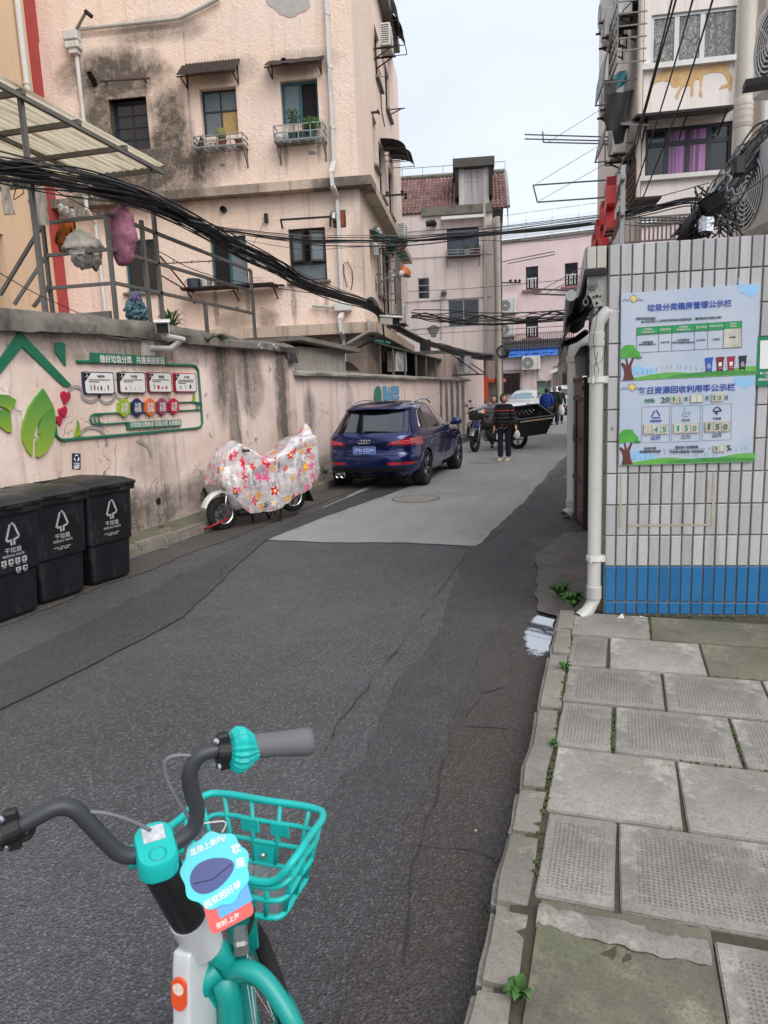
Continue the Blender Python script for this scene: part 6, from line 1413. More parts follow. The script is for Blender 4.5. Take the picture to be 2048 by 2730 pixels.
# ====== TILED HOUSE
T=Plane((-.09,5.34),9.5)
bT=empty('tiled_house',mat=T.mat(),label='small waste-sorting house faced in white tiles with a blue tiled base',cat='building')
ntl=NT('glazed_tile');oi=ntl.n('ShaderNodeObjectInfo');v=ntl.noise(5,6,.7,ntl.co((1,1,.4)));fine=ntl.noise(60,4,.7)
c=ntl.mix(ntl.ramp(oi.outputs['Random'],0,1),lin((188,188,189)),lin((166,166,168)));c=ntl.mix(ntl.ramp(v,.5,.75,0,.3),c,lin((150,142,128)));gp_=ntl.n('ShaderNodeNewGeometry');mp_=ntl.n('ShaderNodeMapping');mp_.inputs[3].default_value=(9,9,.7);ntl.l(gp_.outputs['Position'],mp_.inputs[0]);c=ntl.mix(ntl.ramp(ntl.noise(1,6,.72,mp_.outputs[0]),.5,.68,0,.42),c,lin((122,112,98)))
c=ntl.mix(ntl.ramp(fine,.62,.72,0,.2),c,lin((110,104,96)))
M['tile']=ntl.out(c,ntl.ramp(v,.3,.7,.3,.5),ntl.bump(fine,.05,.002))
ntb=NT('blue_tile');oi=ntb.n('ShaderNodeObjectInfo');v=ntb.noise(6,6,.7);c=ntb.mix(ntb.ramp(oi.outputs['Random'],0,1),lin((24,96,148)),lin((34,108,160)));c=ntb.mix(ntb.ramp(v,.5,.75,0,.25),c,lin((86,110,130)))
sp=ntb.n('ShaderNodeSeparateXYZ');ntb.l(ntb.co(),sp.inputs[0])
M['tile_blue']=ntb.out(c,ntb.ramp(v,.3,.7,.3,.5))
M['grout']=plain('grey_grout',(122,116,105),.95,var=.25,scale=12,bump=.5)
HT=2.752
Ts=Plane((-.09,5.34),4.5);RT=T.mat().inverted()@Ts.mat()
b=MB();b.span((0,.012,.05),(2.3,.25,HT-.005));fw_=b.build('front_wall',M['grout'],bT)
b=MB();b.span((.004,.26,.05),(.2,3.0,HT-.3));sw_=b.build('side_wall',M['grout'],bT,mat=RT)
b=MB();b.span((.3,.3,2.3),(2.3,3.2,2.4));b.build('roof',M['concrete'],bT)
b=MB();b.span((2.1,.25,.05),(2.3,3.2,HT-.3));b.span((.45,3.0,.05),(2.09,3.2,HT-.3));b.build('rear_wall',M['grout'],bT)
CP,RP,Z0=.0765,.2287,.4865
def tile_mesh(w,h,mats,nm='tile'):
 b=MB();b.box((0,0,0),(w,.016,h),0,0,1,.0035);return b.mesh(nm,mats)
tw_,tb_,tbs=tile_mesh(CP-.0115,RP-.009,M['tile']),tile_mesh(CP-.0115,.262,M['tile_blue']),tile_mesh(CP-.0115,.088,M['tile_blue'])
for k in range(23):
 x=.003+CP*(k+.5)
 put('tile',tbs,fw_,(x+jit(.001),.008+jit(.0012),.166));put('tile',tb_,fw_,(x+jit(.001),.008+jit(.0012),.351))
 for r in range(10):
  if r==9:continue
  put('tile',tw_,fw_,(x+jit(.0012),.008+jit(.0015),Z0+RP*(r+.5)),(0,jit(.004),0))
tlast=tile_mesh(CP-.0115,HT-(Z0+RP*9)-.009,M['tile'])
for k in range(23):put('tile',tlast,fw_,(.003+CP*(k+.5)+jit(.001),.008+jit(.001),(HT+Z0+RP*9)/2))
st_=tile_mesh(RP-.03,RP-.009,M['tile']);stb=tile_mesh(RP-.03,.262,M['tile_blue'])
for k in range(3):
 for r in range(9):put('tile',st_,sw_,(-.006,.14+.21*k,Z0+RP*(r+.5)),(0,0,rad(90)))
 put('tile',stb,sw_,(-.006,.14+.21*k,.351),(0,0,rad(90)))
tape=plain('old_tape',(166,160,142),.7,var=.2)
for pts in (((645,45),(662,45),(660,395),(642,395)),((1282,20),(1297,20),(1292,385),(1272,390)),((705,378),(1270,375),(1270,390),(705,395)),((1245,80),(1258,80),(1252,205),(1243,210))):
 b=MB();b.prism([T.at((16,x,y),.003)for x,y in pts],-.0012,-.002);b.build('tape_mark',tape,bT)
f0,f1=T.at((23,638,305)),T.at((23,958,640));fz0,fz1=f1[1],HT
b=MB();b.span((-.145,.01,fz0),(-.012,4.6,fz1));fb=b.build('fascia',M['grout'],bT,mat=RT)
ft=tile_mesh(.06,fz1-fz0-.014,plain('cream_tile',(194,188,178),.4,dirt_amt=.3,rnd=.1))
for k in range(2):put('tile',ft,fb,(-.112+.066*k,.006,(fz0+fz1)/2))
fl=tile_mesh(RP-.01,fz1-fz0-.014,M['tile'])
for k in range(19):put('tile',fl,fb,(-.149,.13+.232*k,(fz0+fz1)/2),(0,0,rad(90)))
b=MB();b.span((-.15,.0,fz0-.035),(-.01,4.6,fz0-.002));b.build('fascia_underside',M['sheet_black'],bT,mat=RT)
# -------- notice boards on the tiled front
nwb=NT('board_paper');M['board_sky']=nwb.out(nwb.mix(nwb.ramp(nwb.noise(2.2,3,.5),.35,.65),lin((186,194,206)),lin((170,184,204))),.3)
pl=lambda nm,c,r=.45,**k:plain(nm,c,r,var=.06,**k)
M['ink']=pl('ink',(40,42,48));M['ink_blue']=pl('ink_blue',(26,66,160));M['ink_green']=pl('ink_green',(28,104,60));M['print_green']=pl('print_green',(38,148,84))
M['grass1']=plain('print_grass',(96,166,72),.45,var=.2,scale=8);M['grass2']=plain('print_grass_dark',(66,136,66),.45,var=.2);M['bark']=pl('print_bark',(92,52,46));M['crown']=plain('print_crown',(74,158,62),.45,var=.25,scale=9);M['cloud']=plain('print_cloud',(142,190,226),.45,var=.1);M['sunp']=pl('print_sun',(226,206,110))
M['card']=plain('stained_card',(196,192,180),.5,var=.15,scale=9,dirt=(96,78,56),dirt_amt=.8)
def board(pts,name,label,d=.012):
 t=empty(name,mat=T.mat(),label=label,cat='notice board');panel('board',8,pts,T,M['board_sky'],t,d,.002);return t
OFF=.0145
def flat(nm,pts,mats,t,lay=0,n=8,th=.0006):
 b=MB();o=OFF+lay*.0007;b.prism(q2(n,pts,T,o),-o,-o-th);return b.build(nm,mats,t)
def line_px(nm,pts,w,mats,t,lay=0,closed=False,n=8):
 b=MB();o=OFF+lay*.0007;q=q2(n,pts,T,o)
 for i in range(len(q)-(0 if closed else 1)):
  p,c=Vector(q[i]),Vector(q[(i+1)%len(q)]);d_=(c-p).normalized();nn=Vector((-d_.y,d_.x))*w
  b.add([(p.x+nn.x,-o-.0006,p.y+nn.y),(p.x-nn.x,-o-.0006,p.y-nn.y),(c.x-nn.x,-o-.0006,c.y-nn.y),(c.x+nn.x,-o-.0006,c.y+nn.y)],[(0,1,2,3)])
 return b.build(nm,mats,t)
def tx(body,x0,y0,x1,y1,mats,t,lay=2,bold=.012,hpx=None):return ptxt(body,8,x0,x1,y0,T,mats,t,OFF+lay*.0007,hpx,bold,y1)
circ=lambda cx,cy,rx,ry,n=16:[(cx+rx*math.cos(2*math.pi*k/n),cy+ry*math.sin(2*math.pi*k/n))for k in range(n)]
def scenery(t,x,yb,top,right,slope,dy):
 """sun, clouds, blue wash, hills, flowers and the tree printed on both boards; yb = foot of the tree"""
 flat('printed_cloud',[(right-175,top+45+slope*2),(right-150,top+20),(right-100,top+8),(right-20,top+4),(right-8,top+60),(right-30,top+85),(right-85,top+105),(right-130,top+80),(right-170,top+70)],M['cloud'],t,0)
 sx,sy=x+103,dy
 flat('printed_sun',circ(sx,sy,25,27),M['sunp'],t,1);line_px('printed_sun_ring',circ(sx,sy,25,27),.0012,M['ink'],t,2,True)
 line_px('printed_smile',[(sx-12,sy+6),(sx-6,sy+12),(sx+4,sy+12),(sx+11,sy+5)],.001,M['ink'],t,2)
 for k in range(10):a=k*.628;line_px('printed_ray',[(sx+33*math.cos(a),sy+36*math.sin(a)),(sx+40*math.cos(a),sy+44*math.sin(a))],.001,M['ink'],t,2)
 for cx in (sx-62,sx+52):line_px('printed_cloud_line',[(cx-30,sy+18),(cx-12,sy+8),(cx-5,sy-2),(cx+4,sy+8),(cx+14,sy+6),(cx+26,sy+16),(cx-30,sy+18)],.001,M['ink'],t,2)
 R_=right;L_=x
 S=lambda px:(px-L_)/(R_-L_)*slope
 flat('printed_wash',[(L_+100,yb-40+S(L_+100)),(L_+100,yb-110),(L_+150,yb-125),(L_+230,yb-90),(L_+270,yb-120),(L_+280,yb-40+S(L_+280))],M['cloud'],t,0)
 hill=[(L_+3,yb+S(L_))]+[(L_+60+(R_-L_-66)*k/26,yb-22-28*math.sin(k/26*5.2)**2-26*(k/26)**2+S(L_+(R_-L_)*k/26))for k in range(27)]+[(R_-4,yb-2+slope)]
 flat('printed_hill',hill,M['grass1'],t,1)
 flat('printed_hill',[(L_+380,yb-8+S(L_+380))]+[(L_+420+(R_-L_-430)*k/12,yb-26-18*math.sin(k/12*3.0)+S(L_+420+(R_-L_-430)*k/12))for k in range(13)]+[(R_-6,yb-8+slope)],M['grass2'],t,2)
 for k in range(24):
  fx=L_+130+(R_-L_-160)*k/24+random.uniform(-9,9);fy=yb-40-34*math.sin(k/24*5.2)**2-24*(k/24)**2+S(fx);line_px('printed_flower',[(fx,fy),(fx+random.uniform(-6,6),fy-22-random.uniform(0,18))],.001,M['grass2'],t,2)
 flat('printed_trunk',[(x+18,yb-2),(x+30,yb-60),(x+22,yb-100),(x,yb-135),(x+12,yb-150),(x+45,yb-120),(x+38,yb-190),(x+50,yb-190),(x+62,yb-125),(x+95,yb-190),(x+110,yb-185),(x+85,yb-120),(x+90,yb-60),(x+110,yb-8)],M['bark'],t,3)
 flat('printed_crown',[(x-2,yb-180),(x+2,yb-250),(x+30,yb-285),(x+75,yb-292),(x+110,yb-285),(x+125,yb-250),(x+150,yb-235),(x+158,yb-205),(x+120,yb-185),(x+60,yb-190),(x+30,yb-178)],M['crown'],t,4)
 flat('printed_crown',circ(x+145,yb-188,28,12),M['grass2'],t,4)
t=board([(475,400),(1597,318),(1560,1058),(470,1108)],'management_notice_board','upper notice board with a table and four printed bins on the tiled wall')
scenery(t,470,1105,322,1592,-50,443)
tx('垃圾分类箱房管理公示栏',685,517,1365,476,M['ink_blue'],t,3,.03)
tx('亲爱的居民朋友:',592,604,757,600,M['ink'],t,3,.01);tx('本小区已纳入上海市生活垃圾分类居住区，请积极参与垃圾分类!',635,630,1283,592,M['ink'],t,3,.01)
hx=[600,777,883,1066,1173,1306,1447];ty=lambda x:678-(x-600)*56/847;hy=lambda x:737-(x-600)*57/847;by=lambda x:879-(x-600)*44/847
flat('table_header',[(600,ty(600)),(1447,ty(1447)),(1445,hy(1447)),(600,hy(600))],M['print_green'],t,2)
for x in hx:line_px('table_rule',[(x,ty(x)),(x-2,by(x))],.0012,M['ink'],t,3)
for f in (ty,hy,by):line_px('table_rule',[(600,f(600)),(1447,f(1447))],.0012,M['ink'],t,3)
for i,(a_,c_)in enumerate((('垃圾箱房','管理监督单位'),('监督电话',''),('垃圾箱房','管理服务单位'),('投诉电话',''),('箱房保洁频率',''),('垃圾箱房','管理员'))):
 xm=(hx[i]+hx[i+1])/2;w_=(hx[i+1]-hx[i]);y_=(ty(xm)+hy(xm))/2
 if c_:tx(a_,xm-w_*.2,y_-12,xm+w_*.2,y_-14,M['sign_white'],t,4,.0);tx(c_,xm-w_*(.3 if len(c_)>3 else .18),y_+10,xm+w_*(.3 if len(c_)>3 else .18),y_+8,M['sign_white'],t,4,.0)
 else:tx(a_,xm-w_*.4,y_,xm+w_*.4,y_-3,M['sign_white'],t,4,.0)
for (s_,x0,x1,y)in (('华阳路街道',643,730,792),('城市综合管理中心',618,757,810),('62401428',792,866,793),('上海云翼市容',922,1024,774),('环境卫生服务有限公司',886,1062,795),('62135030',1080,1155,775),('一日两次',1200,1272,770)):tx(s_,x0,y+2,x1,y-2,M['ink'],t,3,.012)
flat('name_card',[(1304,690),(1443,681),(1440,833),(1300,840)],M['card'],t,5,th=.003);tx('卢友志',1345,755,1395,751,M['ink'],t,10,.01)
for i,(x,cc,gl)in enumerate(((1182,(44,84,170),'可回收物'),(1272,(112,34,52),'湿垃圾'),(1360,(150,30,62),'有害垃圾'),(1453,(42,34,38),'干垃圾'))):
 y=975-(x-1182)*15/271;mm=pl('printed_bin',cc)
 flat('printed_bin',[(x-31,y-42),(x+31,y-45),(x+22,y+50),(x-26,y+53)],mm,t,3);flat('printed_bin_lid',[(x-35,y-40),(x-30,y-55),(x+37,y-60),(x+34,y-45)],mm,t,4)
 for dx in (-20,16):flat('printed_wheel',circ(x+dx,y+54,6,7,8),M['ink'],t,4)
 if i in (0,3):line_px('printed_glyph',[(x-13,y+20),(x,y-10),(x+13,y+19),(x-13,y+20)],.0018,M['sign_white'],t,5)
 else:flat('printed_glyph',[(x-12,y-12),(x+14,y-14),(x+13,y+16),(x-13,y+18)],M['sign_white'],t,5)
 tx(gl,x-14,y+33,x+14,y+32,M['sign_white'],t,5,0)
t=board([(465,1112),(1559,1060),(1530,1760),(458,1790)],'recycling_rate_board','lower notice board with number cards for recycled weights on the tiled wall')
scenery(t,458,1787,1062,1556,-28,1157)
tx('每日资源回收利用率公示栏',613,1188,1393,1153,M['ink_blue'],t,3,.03)
tx('时间:',665,1268,748,1264,M['ink_green'],t,3,.015);tx('20',794,1262,860,1258,M['ink_green'],t,3,.03)
tx('年',982,1254,1016,1252,M['ink_green'],t,3,.02);tx('月',1148,1247,1180,1246,M['ink_green'],t,3,.02);tx('日',1308,1242,1337,1240,M['ink_green'],t,3,.02)
def card(x0,y0,x1,y1,txt_,mats,tt=t):
 n_=max(1,len(txt_));w_=(x1-x0)/n_
 flat('card_holder',[(x0-5,y0+6),(x1+4,y0-2),(x1+3,y1),(x0-4,y1+6)],plain('holder',(180,174,160),.4,dirt_amt=.5),tt,3,th=.003)
 for k,ch in enumerate(txt_):
  xa=x0+w_*k;flat('number_card',[(xa+2,y0+5),(xa+w_-2,y0+3),(xa+w_-3,y1-5),(xa+2,y1-3)],M['card'],tt,9,th=.001)
  if ch!=' ':tx(ch,xa+w_*.22,(y0+y1)/2+2,xa+w_*.8,(y0+y1)/2,mats,tt,12,.035)
card(875,1222,968,1284,'12',M['ink_green']);card(1036,1216,1130,1280,'  ',M['ink_green']);card(1202,1208,1294,1272,'22',M['ink_green'])
teal_i=pl('ink_teal',(40,150,140));grey_i=pl('ink_grey',(110,112,100))
for (x0,x1,yt,yb,nm,num,ic,ct)in ((640,866,1316,1606,'可回收物',' 45',M['ink_blue'],teal_i),(882,1112,1308,1598,'湿垃圾','150',grey_i,teal_i),(1130,1364,1296,1588,'干垃圾','150',M['ink'],M['ink_green'])):
 line_px('box_rule',[(x0,yt),(x1,yt-6),(x1-3,yb-6),(x0-3,yb)],.0008,M['ink'],t,3,True);xm=(x0+x1)/2;bl=M['ink_blue']if x0==640 else (grey_i if x0==882 else pl('ink_navy',(36,44,84)))
 if x0==640:[line_px('printed_glyph',[p,q],.004,M['ink_blue'],t,3)for p,q in (((xm-36,yt+82),(xm-8,yt+30)),((xm+4,yt+24),(xm+34,yt+74)),((xm-28,yt+88),(xm+36,yt+86)))]
 elif x0==882:line_px('printed_glyph',[(xm-30,yt+60),(xm-20,yt+85),(xm+15,yt+85),(xm+35,yt+55),(xm+10,yt+50),(xm-5,yt+70),(xm-18,yt+45),(xm-6,yt+20),(xm-14,yt+14)],.0015,grey_i,t,3)
 else:[line_px('printed_glyph',[p,q],.004,bl,t,3)for p,q in (((xm-34,yt+52),(xm-4,yt+18)),((xm+4,yt+18),(xm+36,yt+50)),((xm-30,yt+56),(xm+34,yt+54)),((xm,yt+56),(xm,yt+84)),((xm-12,yt+62),(xm-12,yt+76)))]
 tx(nm,xm-48+(0 if len(nm)>3 else 14),yt+114,xm+46-(0 if len(nm)>3 else 12),yt+112,bl,t,3,.02)
 card(xm-98,yt+138,xm+102,yt+220,num,ct);tx('公斤',xm-42,yt+250,xm+40,yt+247,bl,t,3,.025)
for (s_,x0,x1,y)in (('垃圾分类',658,757,1650),('资源回收利用率',622,794,1676),('湿垃圾+可回收物',908,1095,1640),('干垃圾+湿垃圾+可回收物',864,1138,1676)):tx(s_,x0,y+2,x1,y-2,M['ink'],t,3,.015)
line_px('fraction_bar',[(852,1661),(1152,1653)],.001,M['ink'],t,3)
for x,y in ((820,1663),(1186,1652)):line_px('equals_sign',[(x-6,y-4),(x+6,y-4)],.0012,M['ink'],t,3);line_px('equals_sign',[(x-6,y+3),(x+6,y+3)],.0012,M['ink'],t,3)
card(1218,1622,1306,1678,'3 ',M['ink_green']);tx('%',1322,1646,1362,1644,M['ink'],t,3,.015)
t=empty('green_notice',mat=T.mat(),label='green notice cropped at the picture edge beside the two boards',cat='notice board')
sg=plain('notice_green',(20,122,84),.4,var=.05)
panel('board',8,[(1576,752),(1900,734),(1880,1130),(1560,1150)],T,sg,t,.014,.002)
b=MB();o=.017;b.prism(q2(8,[(1597,782),(1860,766),(1846,1000),(1590,1010)],T,o),-o,-o-.001);b.build('white_card',M['sign_white'],t)
for (s_,x0,x1,y)in (('本二维码',1590,1692,1045),('"小区',1634,1690,1072),('(微信扫码',1578,1690,1098)):ptxt(s_,8,x0,x1,y,T,M['sign_white'],t,.017,None,.012,y-3)
ptxt('(告知',8,384,418,1490,T,plain('pencil',(120,116,116),.8),bT,.001).matrix_basis@=Matrix.Rotation(rad(90),4,'Y')
# -------- pipes, gate, awning, lamp on the lane side of the house
def shoe_pipe(x,y,ztop,r,label,elbow_top=True,zb=.12,clamps=(),out=(-.7,-.7),name='downpipe'):
 t=empty(name,(x,y,0),0,label,'pipe')
 pts=[(0,0,ztop),(0,0,zb+.14),(out[0]*.06,out[1]*.06,zb+.06),(out[0]*.14,out[1]*.14,zb+.02)]
 if elbow_top:pts=[(.16,.06,ztop+.13),(.06,.02,ztop+.12),(.01,0,ztop+.06)]+pts
 b=MB();b.tube(pts,r,16,cap=False);b.tube(pts,r*.88,16,cap=False);b.build('pipe',M['pvc'],t,smooth=True)
 for z in (ztop-.06,zb+.2):b=MB();b.lathe([(r,-.05),(r*1.13,-.045),(r*1.13,.045),(r,.05)],18,Matrix.Translation((0,0,z)));b.build('collar',M['pvc'],t,smooth=True,auto=40)
 for z in clamps:b=MB();b.lathe([(r*1.02,-.018),(r*1.2,-.018),(r*1.2,.018),(r*1.02,.018)],18,Matrix.Translation((0,0,z)));b.box((r*1.3,0,z),(r*.8,.03,.05));b.box((-.02,-r*1.2,z),(.012,.02,.05));b.build('clamp',M['white_paint'],t)
 return t
c=ony((24,590,1000),5.36);zt_=ony((23,770,1560),5.36).z
shoe_pipe(c.x,5.36,zt_,.049,'white downpipe at the corner of the tiled house, the nearer one',True,.08,(ony((24,600,40),5.36).z,ony((24,590,1540),5.36).z))
c=ony((23,458,2100),9.9);zt_=ony((23,458,1900),9.9).z
shoe_pipe(c.x,9.9,zt_,.097,'thick white downpipe behind the brown gate, the further one',True,.0,())
b=MB();cc=ony((23,760,1230),5.3);b.tube([cc+Vector(v)for v in ((.02,0,0),(-.01,-.02,-.2),(.0,-.04,-.32),(.03,-.05,-.42),(.01,-.05,-.5),(-.0,-.06,-.42),(.02,-.05,-.3))],.0022,4);b.tube([cc+Vector(v)for v in ((.0,-.02,-.25),(-.05,-.05,-.3),(-.02,-.06,-.4),(.05,-.06,-.36),(.08,-.05,-.26),(.06,-.05,-.2))],.002,4);tag(b.build('loose_wire',M['cable']),'tangled thin wire hanging over the nearer white downpipe','wire')
g0,g1=onz((24,375,1168)),onz((24,502,1303));gl=(g0-g1).length;gm=Matrix.Translation(g1)@Matrix.Rotation(math.atan2((g0-g1).y,(g0-g1).x),4,'Z')
gt=empty('iron_gate',mat=gm,label='brown sheet-iron gate leaf standing open beside the tiled house',cat='gate')
gz=ony((24,430,20),(g0.y+g1.y)/2).z;mg=plain('gate_brown',(62,42,38),.55,var=.2,dirt_amt=.5);mgp=plain('gate_panel',(96,74,68),.5,var=.2,scale=3,dirt_amt=.4)
for (a_,c_)in (((0,0),(0,gz)),((gl,0),(gl,gz)),((gl*.5,0),(gl*.5,gz*.86))):b=MB();b.bar((a_[0],0,a_[1]),(c_[0],0,c_[1]),.05,.05);b.build('stile',mg,gt)
for z in (.05,gz*.31,gz*.58,gz*.86,gz-.03):b=MB();b.bar((.03,0,z),(gl-.03,0,z),.045,.05);b.build('rail',mg,gt)
for x0_,x1_ in ((.03,gl*.5-.025),(gl*.5+.025,gl-.03)):
 for z0_,z1_ in ((.07,gz*.31-.03),(gz*.31+.03,gz*.58-.03),(gz*.58+.03,gz*.86-.03)):b=MB();b.span((x0_,-.008,z0_),(x1_,.008,z1_));b.build('panel',mgp,gt)
b=MB();b.span((.03,-.006,gz*.86+.03),(gl-.03,.006,gz-.06));b.build('panel',mgp,gt)
b=MB();b.bar((gl*.45,.05,gz*.56),(gl*.45,.05,gz*.68),.025);b.bar((gl*.5,-.05,gz*.5),(gl*.5,-.05,gz*.7),.02);b.build('bolt',M['steel'],gt)
b=MB();b.box((0.04,.03,gz*.12),(.12,.05,.06));b.box((0.04,.03,gz*.93),(.12,.05,.06));b.build('hinge',M['steel'],gt)
b=MB();p=Vector((g1.x+.05,g1.y-.05,0));b.bar(p,p+Vector((0,0,gz+.1)),.07);b.bar(p+Vector((.08,.02,0)),p+Vector((.08,.02,gz+.1)),.05);tag(b.build('gate_post',M['dark_iron']),'dark steel post carrying the brown gate','gate post')
b=MB();b.span((g1.x+.1,g1.y+.1,0),(g1.x+1.6,g1.y+3.2,2.4));tag(b.build('shed',plain('grey_shed',(94,92,90),.9,dirt_amt=.4)),'plain grey shed behind the gate at the back of the tiled house','shed')
aw=empty('folding_awning',(-.2,5.4,2.2),0,'dusty black folding awning with white end plates under the tiled fascia','awning');AO=Vector((-.2,5.4,2.2))
Yp=5.38;w3=lambda x,y,Y=Yp:ony((23,x,y),Y)-AO
mpl=plain('speckled_plate',(168,166,160),.5,var=.2,scale=60,dirt=(96,64,44),dirt_amt=.5)
pp_=[w3(x,y)for x,y in ((638,718),(935,700),(930,1192),(735,1200),(700,1080),(640,1010))]
b=MB();b.prism([(p.x,p.z)for p in pp_],pp_[0].y-.006,pp_[0].y+.02);b.build('end_plate',mpl,aw)
c=w3(725,893);b=MB();b.lathe([(0,.0),(.028,0),(.032,.012),(.03,.02),(.012,.022),(.01,.03),(0,.03)],20,Matrix.Translation(c+Vector((0,-.006,0)))@Matrix.Rotation(rad(90),4,'X'));b.build('gear_disc',M['steel'],aw)
b=MB();
for x,y in ((735,1062),(783,1048),(832,1052),(783,1150)):b.ball(w3(x,y)+Vector((0,-.01,0)),.007 if x!=783 else .01,6)
b.build('bolt',M['dark_iron'],aw)
b=MB();b.tube([w3(645,950)+Vector((0,-.02,0)),w3(632,1060)+Vector((0,-.03,0)),w3(600,1110)+Vector((0,-.03,0))],.006,6);cc=w3(620,1140);b.tube([cc+Vector((.016*math.cos(a),-.03,.024*math.sin(a)))for a in [2*math.pi*k/14 for k in range(14)]],.005,5,closed=True);b.build('winding_hook',M['steel'],aw)
n0=w3(402,1047);f0_=ony((23,330,1560),9.2)-AO;f1_=ony((23,255,1700),9.2)-AO
b=MB();b.tube([n0+Vector((0,-.02,0)),f0_],[.037,.04],18);b.build('front_bar',M['galv'],aw,smooth=True,auto=40)
b=MB();b.lathe([(0,.0),(.036,0),(.04,-.02)],20,Matrix.Translation(n0+Vector((0,-.03,0)))@Matrix.Rotation(rad(90),4,'X'));b.build('end_cap',plain('cap_grey',(150,156,152),.6,var=.2),aw)
mfab=plain('black_canvas',(34,31,30),.95,var=.35,scale=8,bump=.5,dirt=(70,58,48),dirt_amt=.5)
r0_=w3(640,880);r1_=ony((23,600,1500),9.2)-AO
rws=[]
for i in range(13):
 t_=i/12;a_=r0_.lerp(r1_,t_);c_=n0.lerp(f0_,t_);e_=n0.lerp(f1_,t_)+Vector((-.02,0,-.16-.1*t_))
 rws.append([a_.lerp(c_,k/5)+Vector((0,0,-.05*math.sin(math.pi*k/5)+.01*jit(1)))for k in range(6)]+[c_.lerp(e_,k/4)+Vector((.015*math.sin(i*1.3+k),0,0))for k in range(1,5)])
b=MB();b.grid(rws);b.build('canvas',mfab,aw,smooth=True,fix=False)
mid=n0.lerp(f0_,.55)
for (p,q,r)in ((w3(700,1205),ony((23,385,1430),7.4)-AO,.022),(ony((23,385,1430),7.4)-AO,n0.lerp(f0_,.3),.02),(ony((23,615,1585),8.2)-AO,ony((23,330,1745),8.8)-AO,.035),(ony((23,400,1200),6.2)-AO,ony((23,365,1450),7.4)-AO,.02)):b=MB();b.tube([p,(p+q)/2+Vector((0,0,-.02)),q],r,8);b.build('folding_arm',M['dark_iron'],aw,smooth=True)
rws=[]
for i in range(9):rws.append([f1_+Vector((-.03+.09*j/3+.015*math.sin(i*1.7+j),.05*j,-.05*i-.02*math.sin(j*2+i)))for j in range(4)])
b=MB();b.grid(rws);b.build('torn_strip',plain('torn_grey',(150,148,142),.9,var=.4),aw,smooth=True,fix=False)
b=MB();cL=ony((23,618,2080),8.0);b.lathe([(0,-.1),(.1,-.1),(.12,.1),(.06,.2),(0,.22)],12,Matrix.Translation(cL));b.box(cL+Vector((0.05,.05,.4)),(.05,.05,.5));tag(b.build('wall_lantern',plain('grey_plastic_lamp',(104,104,106),.4)),'grey plastic wall lantern between the two white downpipes','lamp')
rs_=empty('red_sign',mat=Ts.mat(),label='row of red channel letters on steel posts seen edge-on above the fascia',cat='sign')
rl_=random.Random(4)
for k in range(5):
 y0_=.25+.8*k;z0_=HT+.16+.02*k;h=.34;b=MB()
 for (ya,yb,za,zb)in ((0,.34,.28,.34),(.02,.32,.15,.2),(0,.36,0,.05),(.14,.2,0,.34),(.0,.06,.16,.34),(.3,.36,.0,.18)):
  dx=rl_.uniform(-.004,.004);b.span((.0+dx,y0_+ya,z0_+za),(.065+dx,y0_+yb,z0_+zb))
 b.build('letter',M['red'],rs_)
b=MB()
for k in range(6):b.bar((.1,.2+.8*k,HT-.1),(.1,.2+.8*k,HT+.55),.03)
b.bar((.095,.1,HT+.22),(.095,4.4,HT+.22),.025);b.bar((.095,.1,HT+.45),(.095,4.4,HT+.45),.025);b.build('post',M['galv'],rs_)
# ====== CABLES
def sag_path(pts,n=10,sag=0.0):
 """smooth path through points"""
 P_=[Vector(p)for p in pts];out=[]
 for i in range(len(P_)-1):
  p0=P_[max(i-1,0)];p1=P_[i];p2=P_[i+1];p3=P_[min(i+2,len(P_)-1)]
  for k in range(n):
   t_=k/n;out.append(.5*((2*p1)+(p2-p0)*t_+(2*p0-5*p1+4*p2-p3)*t_*t_+(3*p1-p0-3*p2+p3)*t_**3)+Vector((0,0,-sag*4*t_*(1-t_))))
 return out+[P_[-1]]
def bundle(name,label,path,n,spread,r,seed,loose=.25,cat='cables',mats=None,n_seg=5):
 rnd=random.Random(seed);t=empty(name,path[0],0,label,cat);o=Vector(path[0]);base=sag_path(path,9);N=len(base)
 for k in range(n):
  a=rnd.uniform(0,6.28);q=math.sqrt(rnd.random());ph=rnd.uniform(0,6.28);fr=rnd.uniform(.02,.10);lo=rnd.random()<loose;drop=rnd.uniform(.1,.4)if lo else 0
  sp_=spread if not callable(spread)else None;pts=[]
  for i,p in enumerate(base):
   t_=i/(N-1);s_=spread(t_)if callable(spread)else spread
   a2=a+.9*math.sin(ph+fr*i);w=s_*q*(1+.35*math.sin(ph*2+i*fr*1.7))
   pts.append(p-o+Vector((w*math.cos(a2)*.6,w*math.cos(a2)*.3,w*math.sin(a2)-drop*math.sin(math.pi*((t_*3+ph)%1.0))*.35)))
  b=MB();rr=r*rnd.uniform(.6,1.5);b.tube(pts,rr,n_seg,cap=False);b.build('cable',(M['cable_grey']if rnd.random()<.04 else M['cable'])if mats is None else mats,t,smooth=True,fix=False)
 return t
X_=lambda n,x,y,X:onx((n,x,y),X)
mp=[X_(1,-250,1030,-6.15),X_(1,60,1075,-6.15),X_(1,400,1135,-6.15),X_(1,760,1215,-6.1),X_(1,1000,1300,-6.05),X_(1,1250,1425,-5.95),X_(21,700,650,-5.85),X_(21,900,745,-5.7),X_(21,1050,835,-5.6),X_(21,1250,910,-5.5),X_(21,1420,965,-5.4),X_(6,1050,740,-5.3),X_(6,1250,850,-5.2),X_(22,420,470,-5.15),X_(22,560,515,-5.1),X_(22,720,550,-4.95),X_(22,860,560,-4.6)]
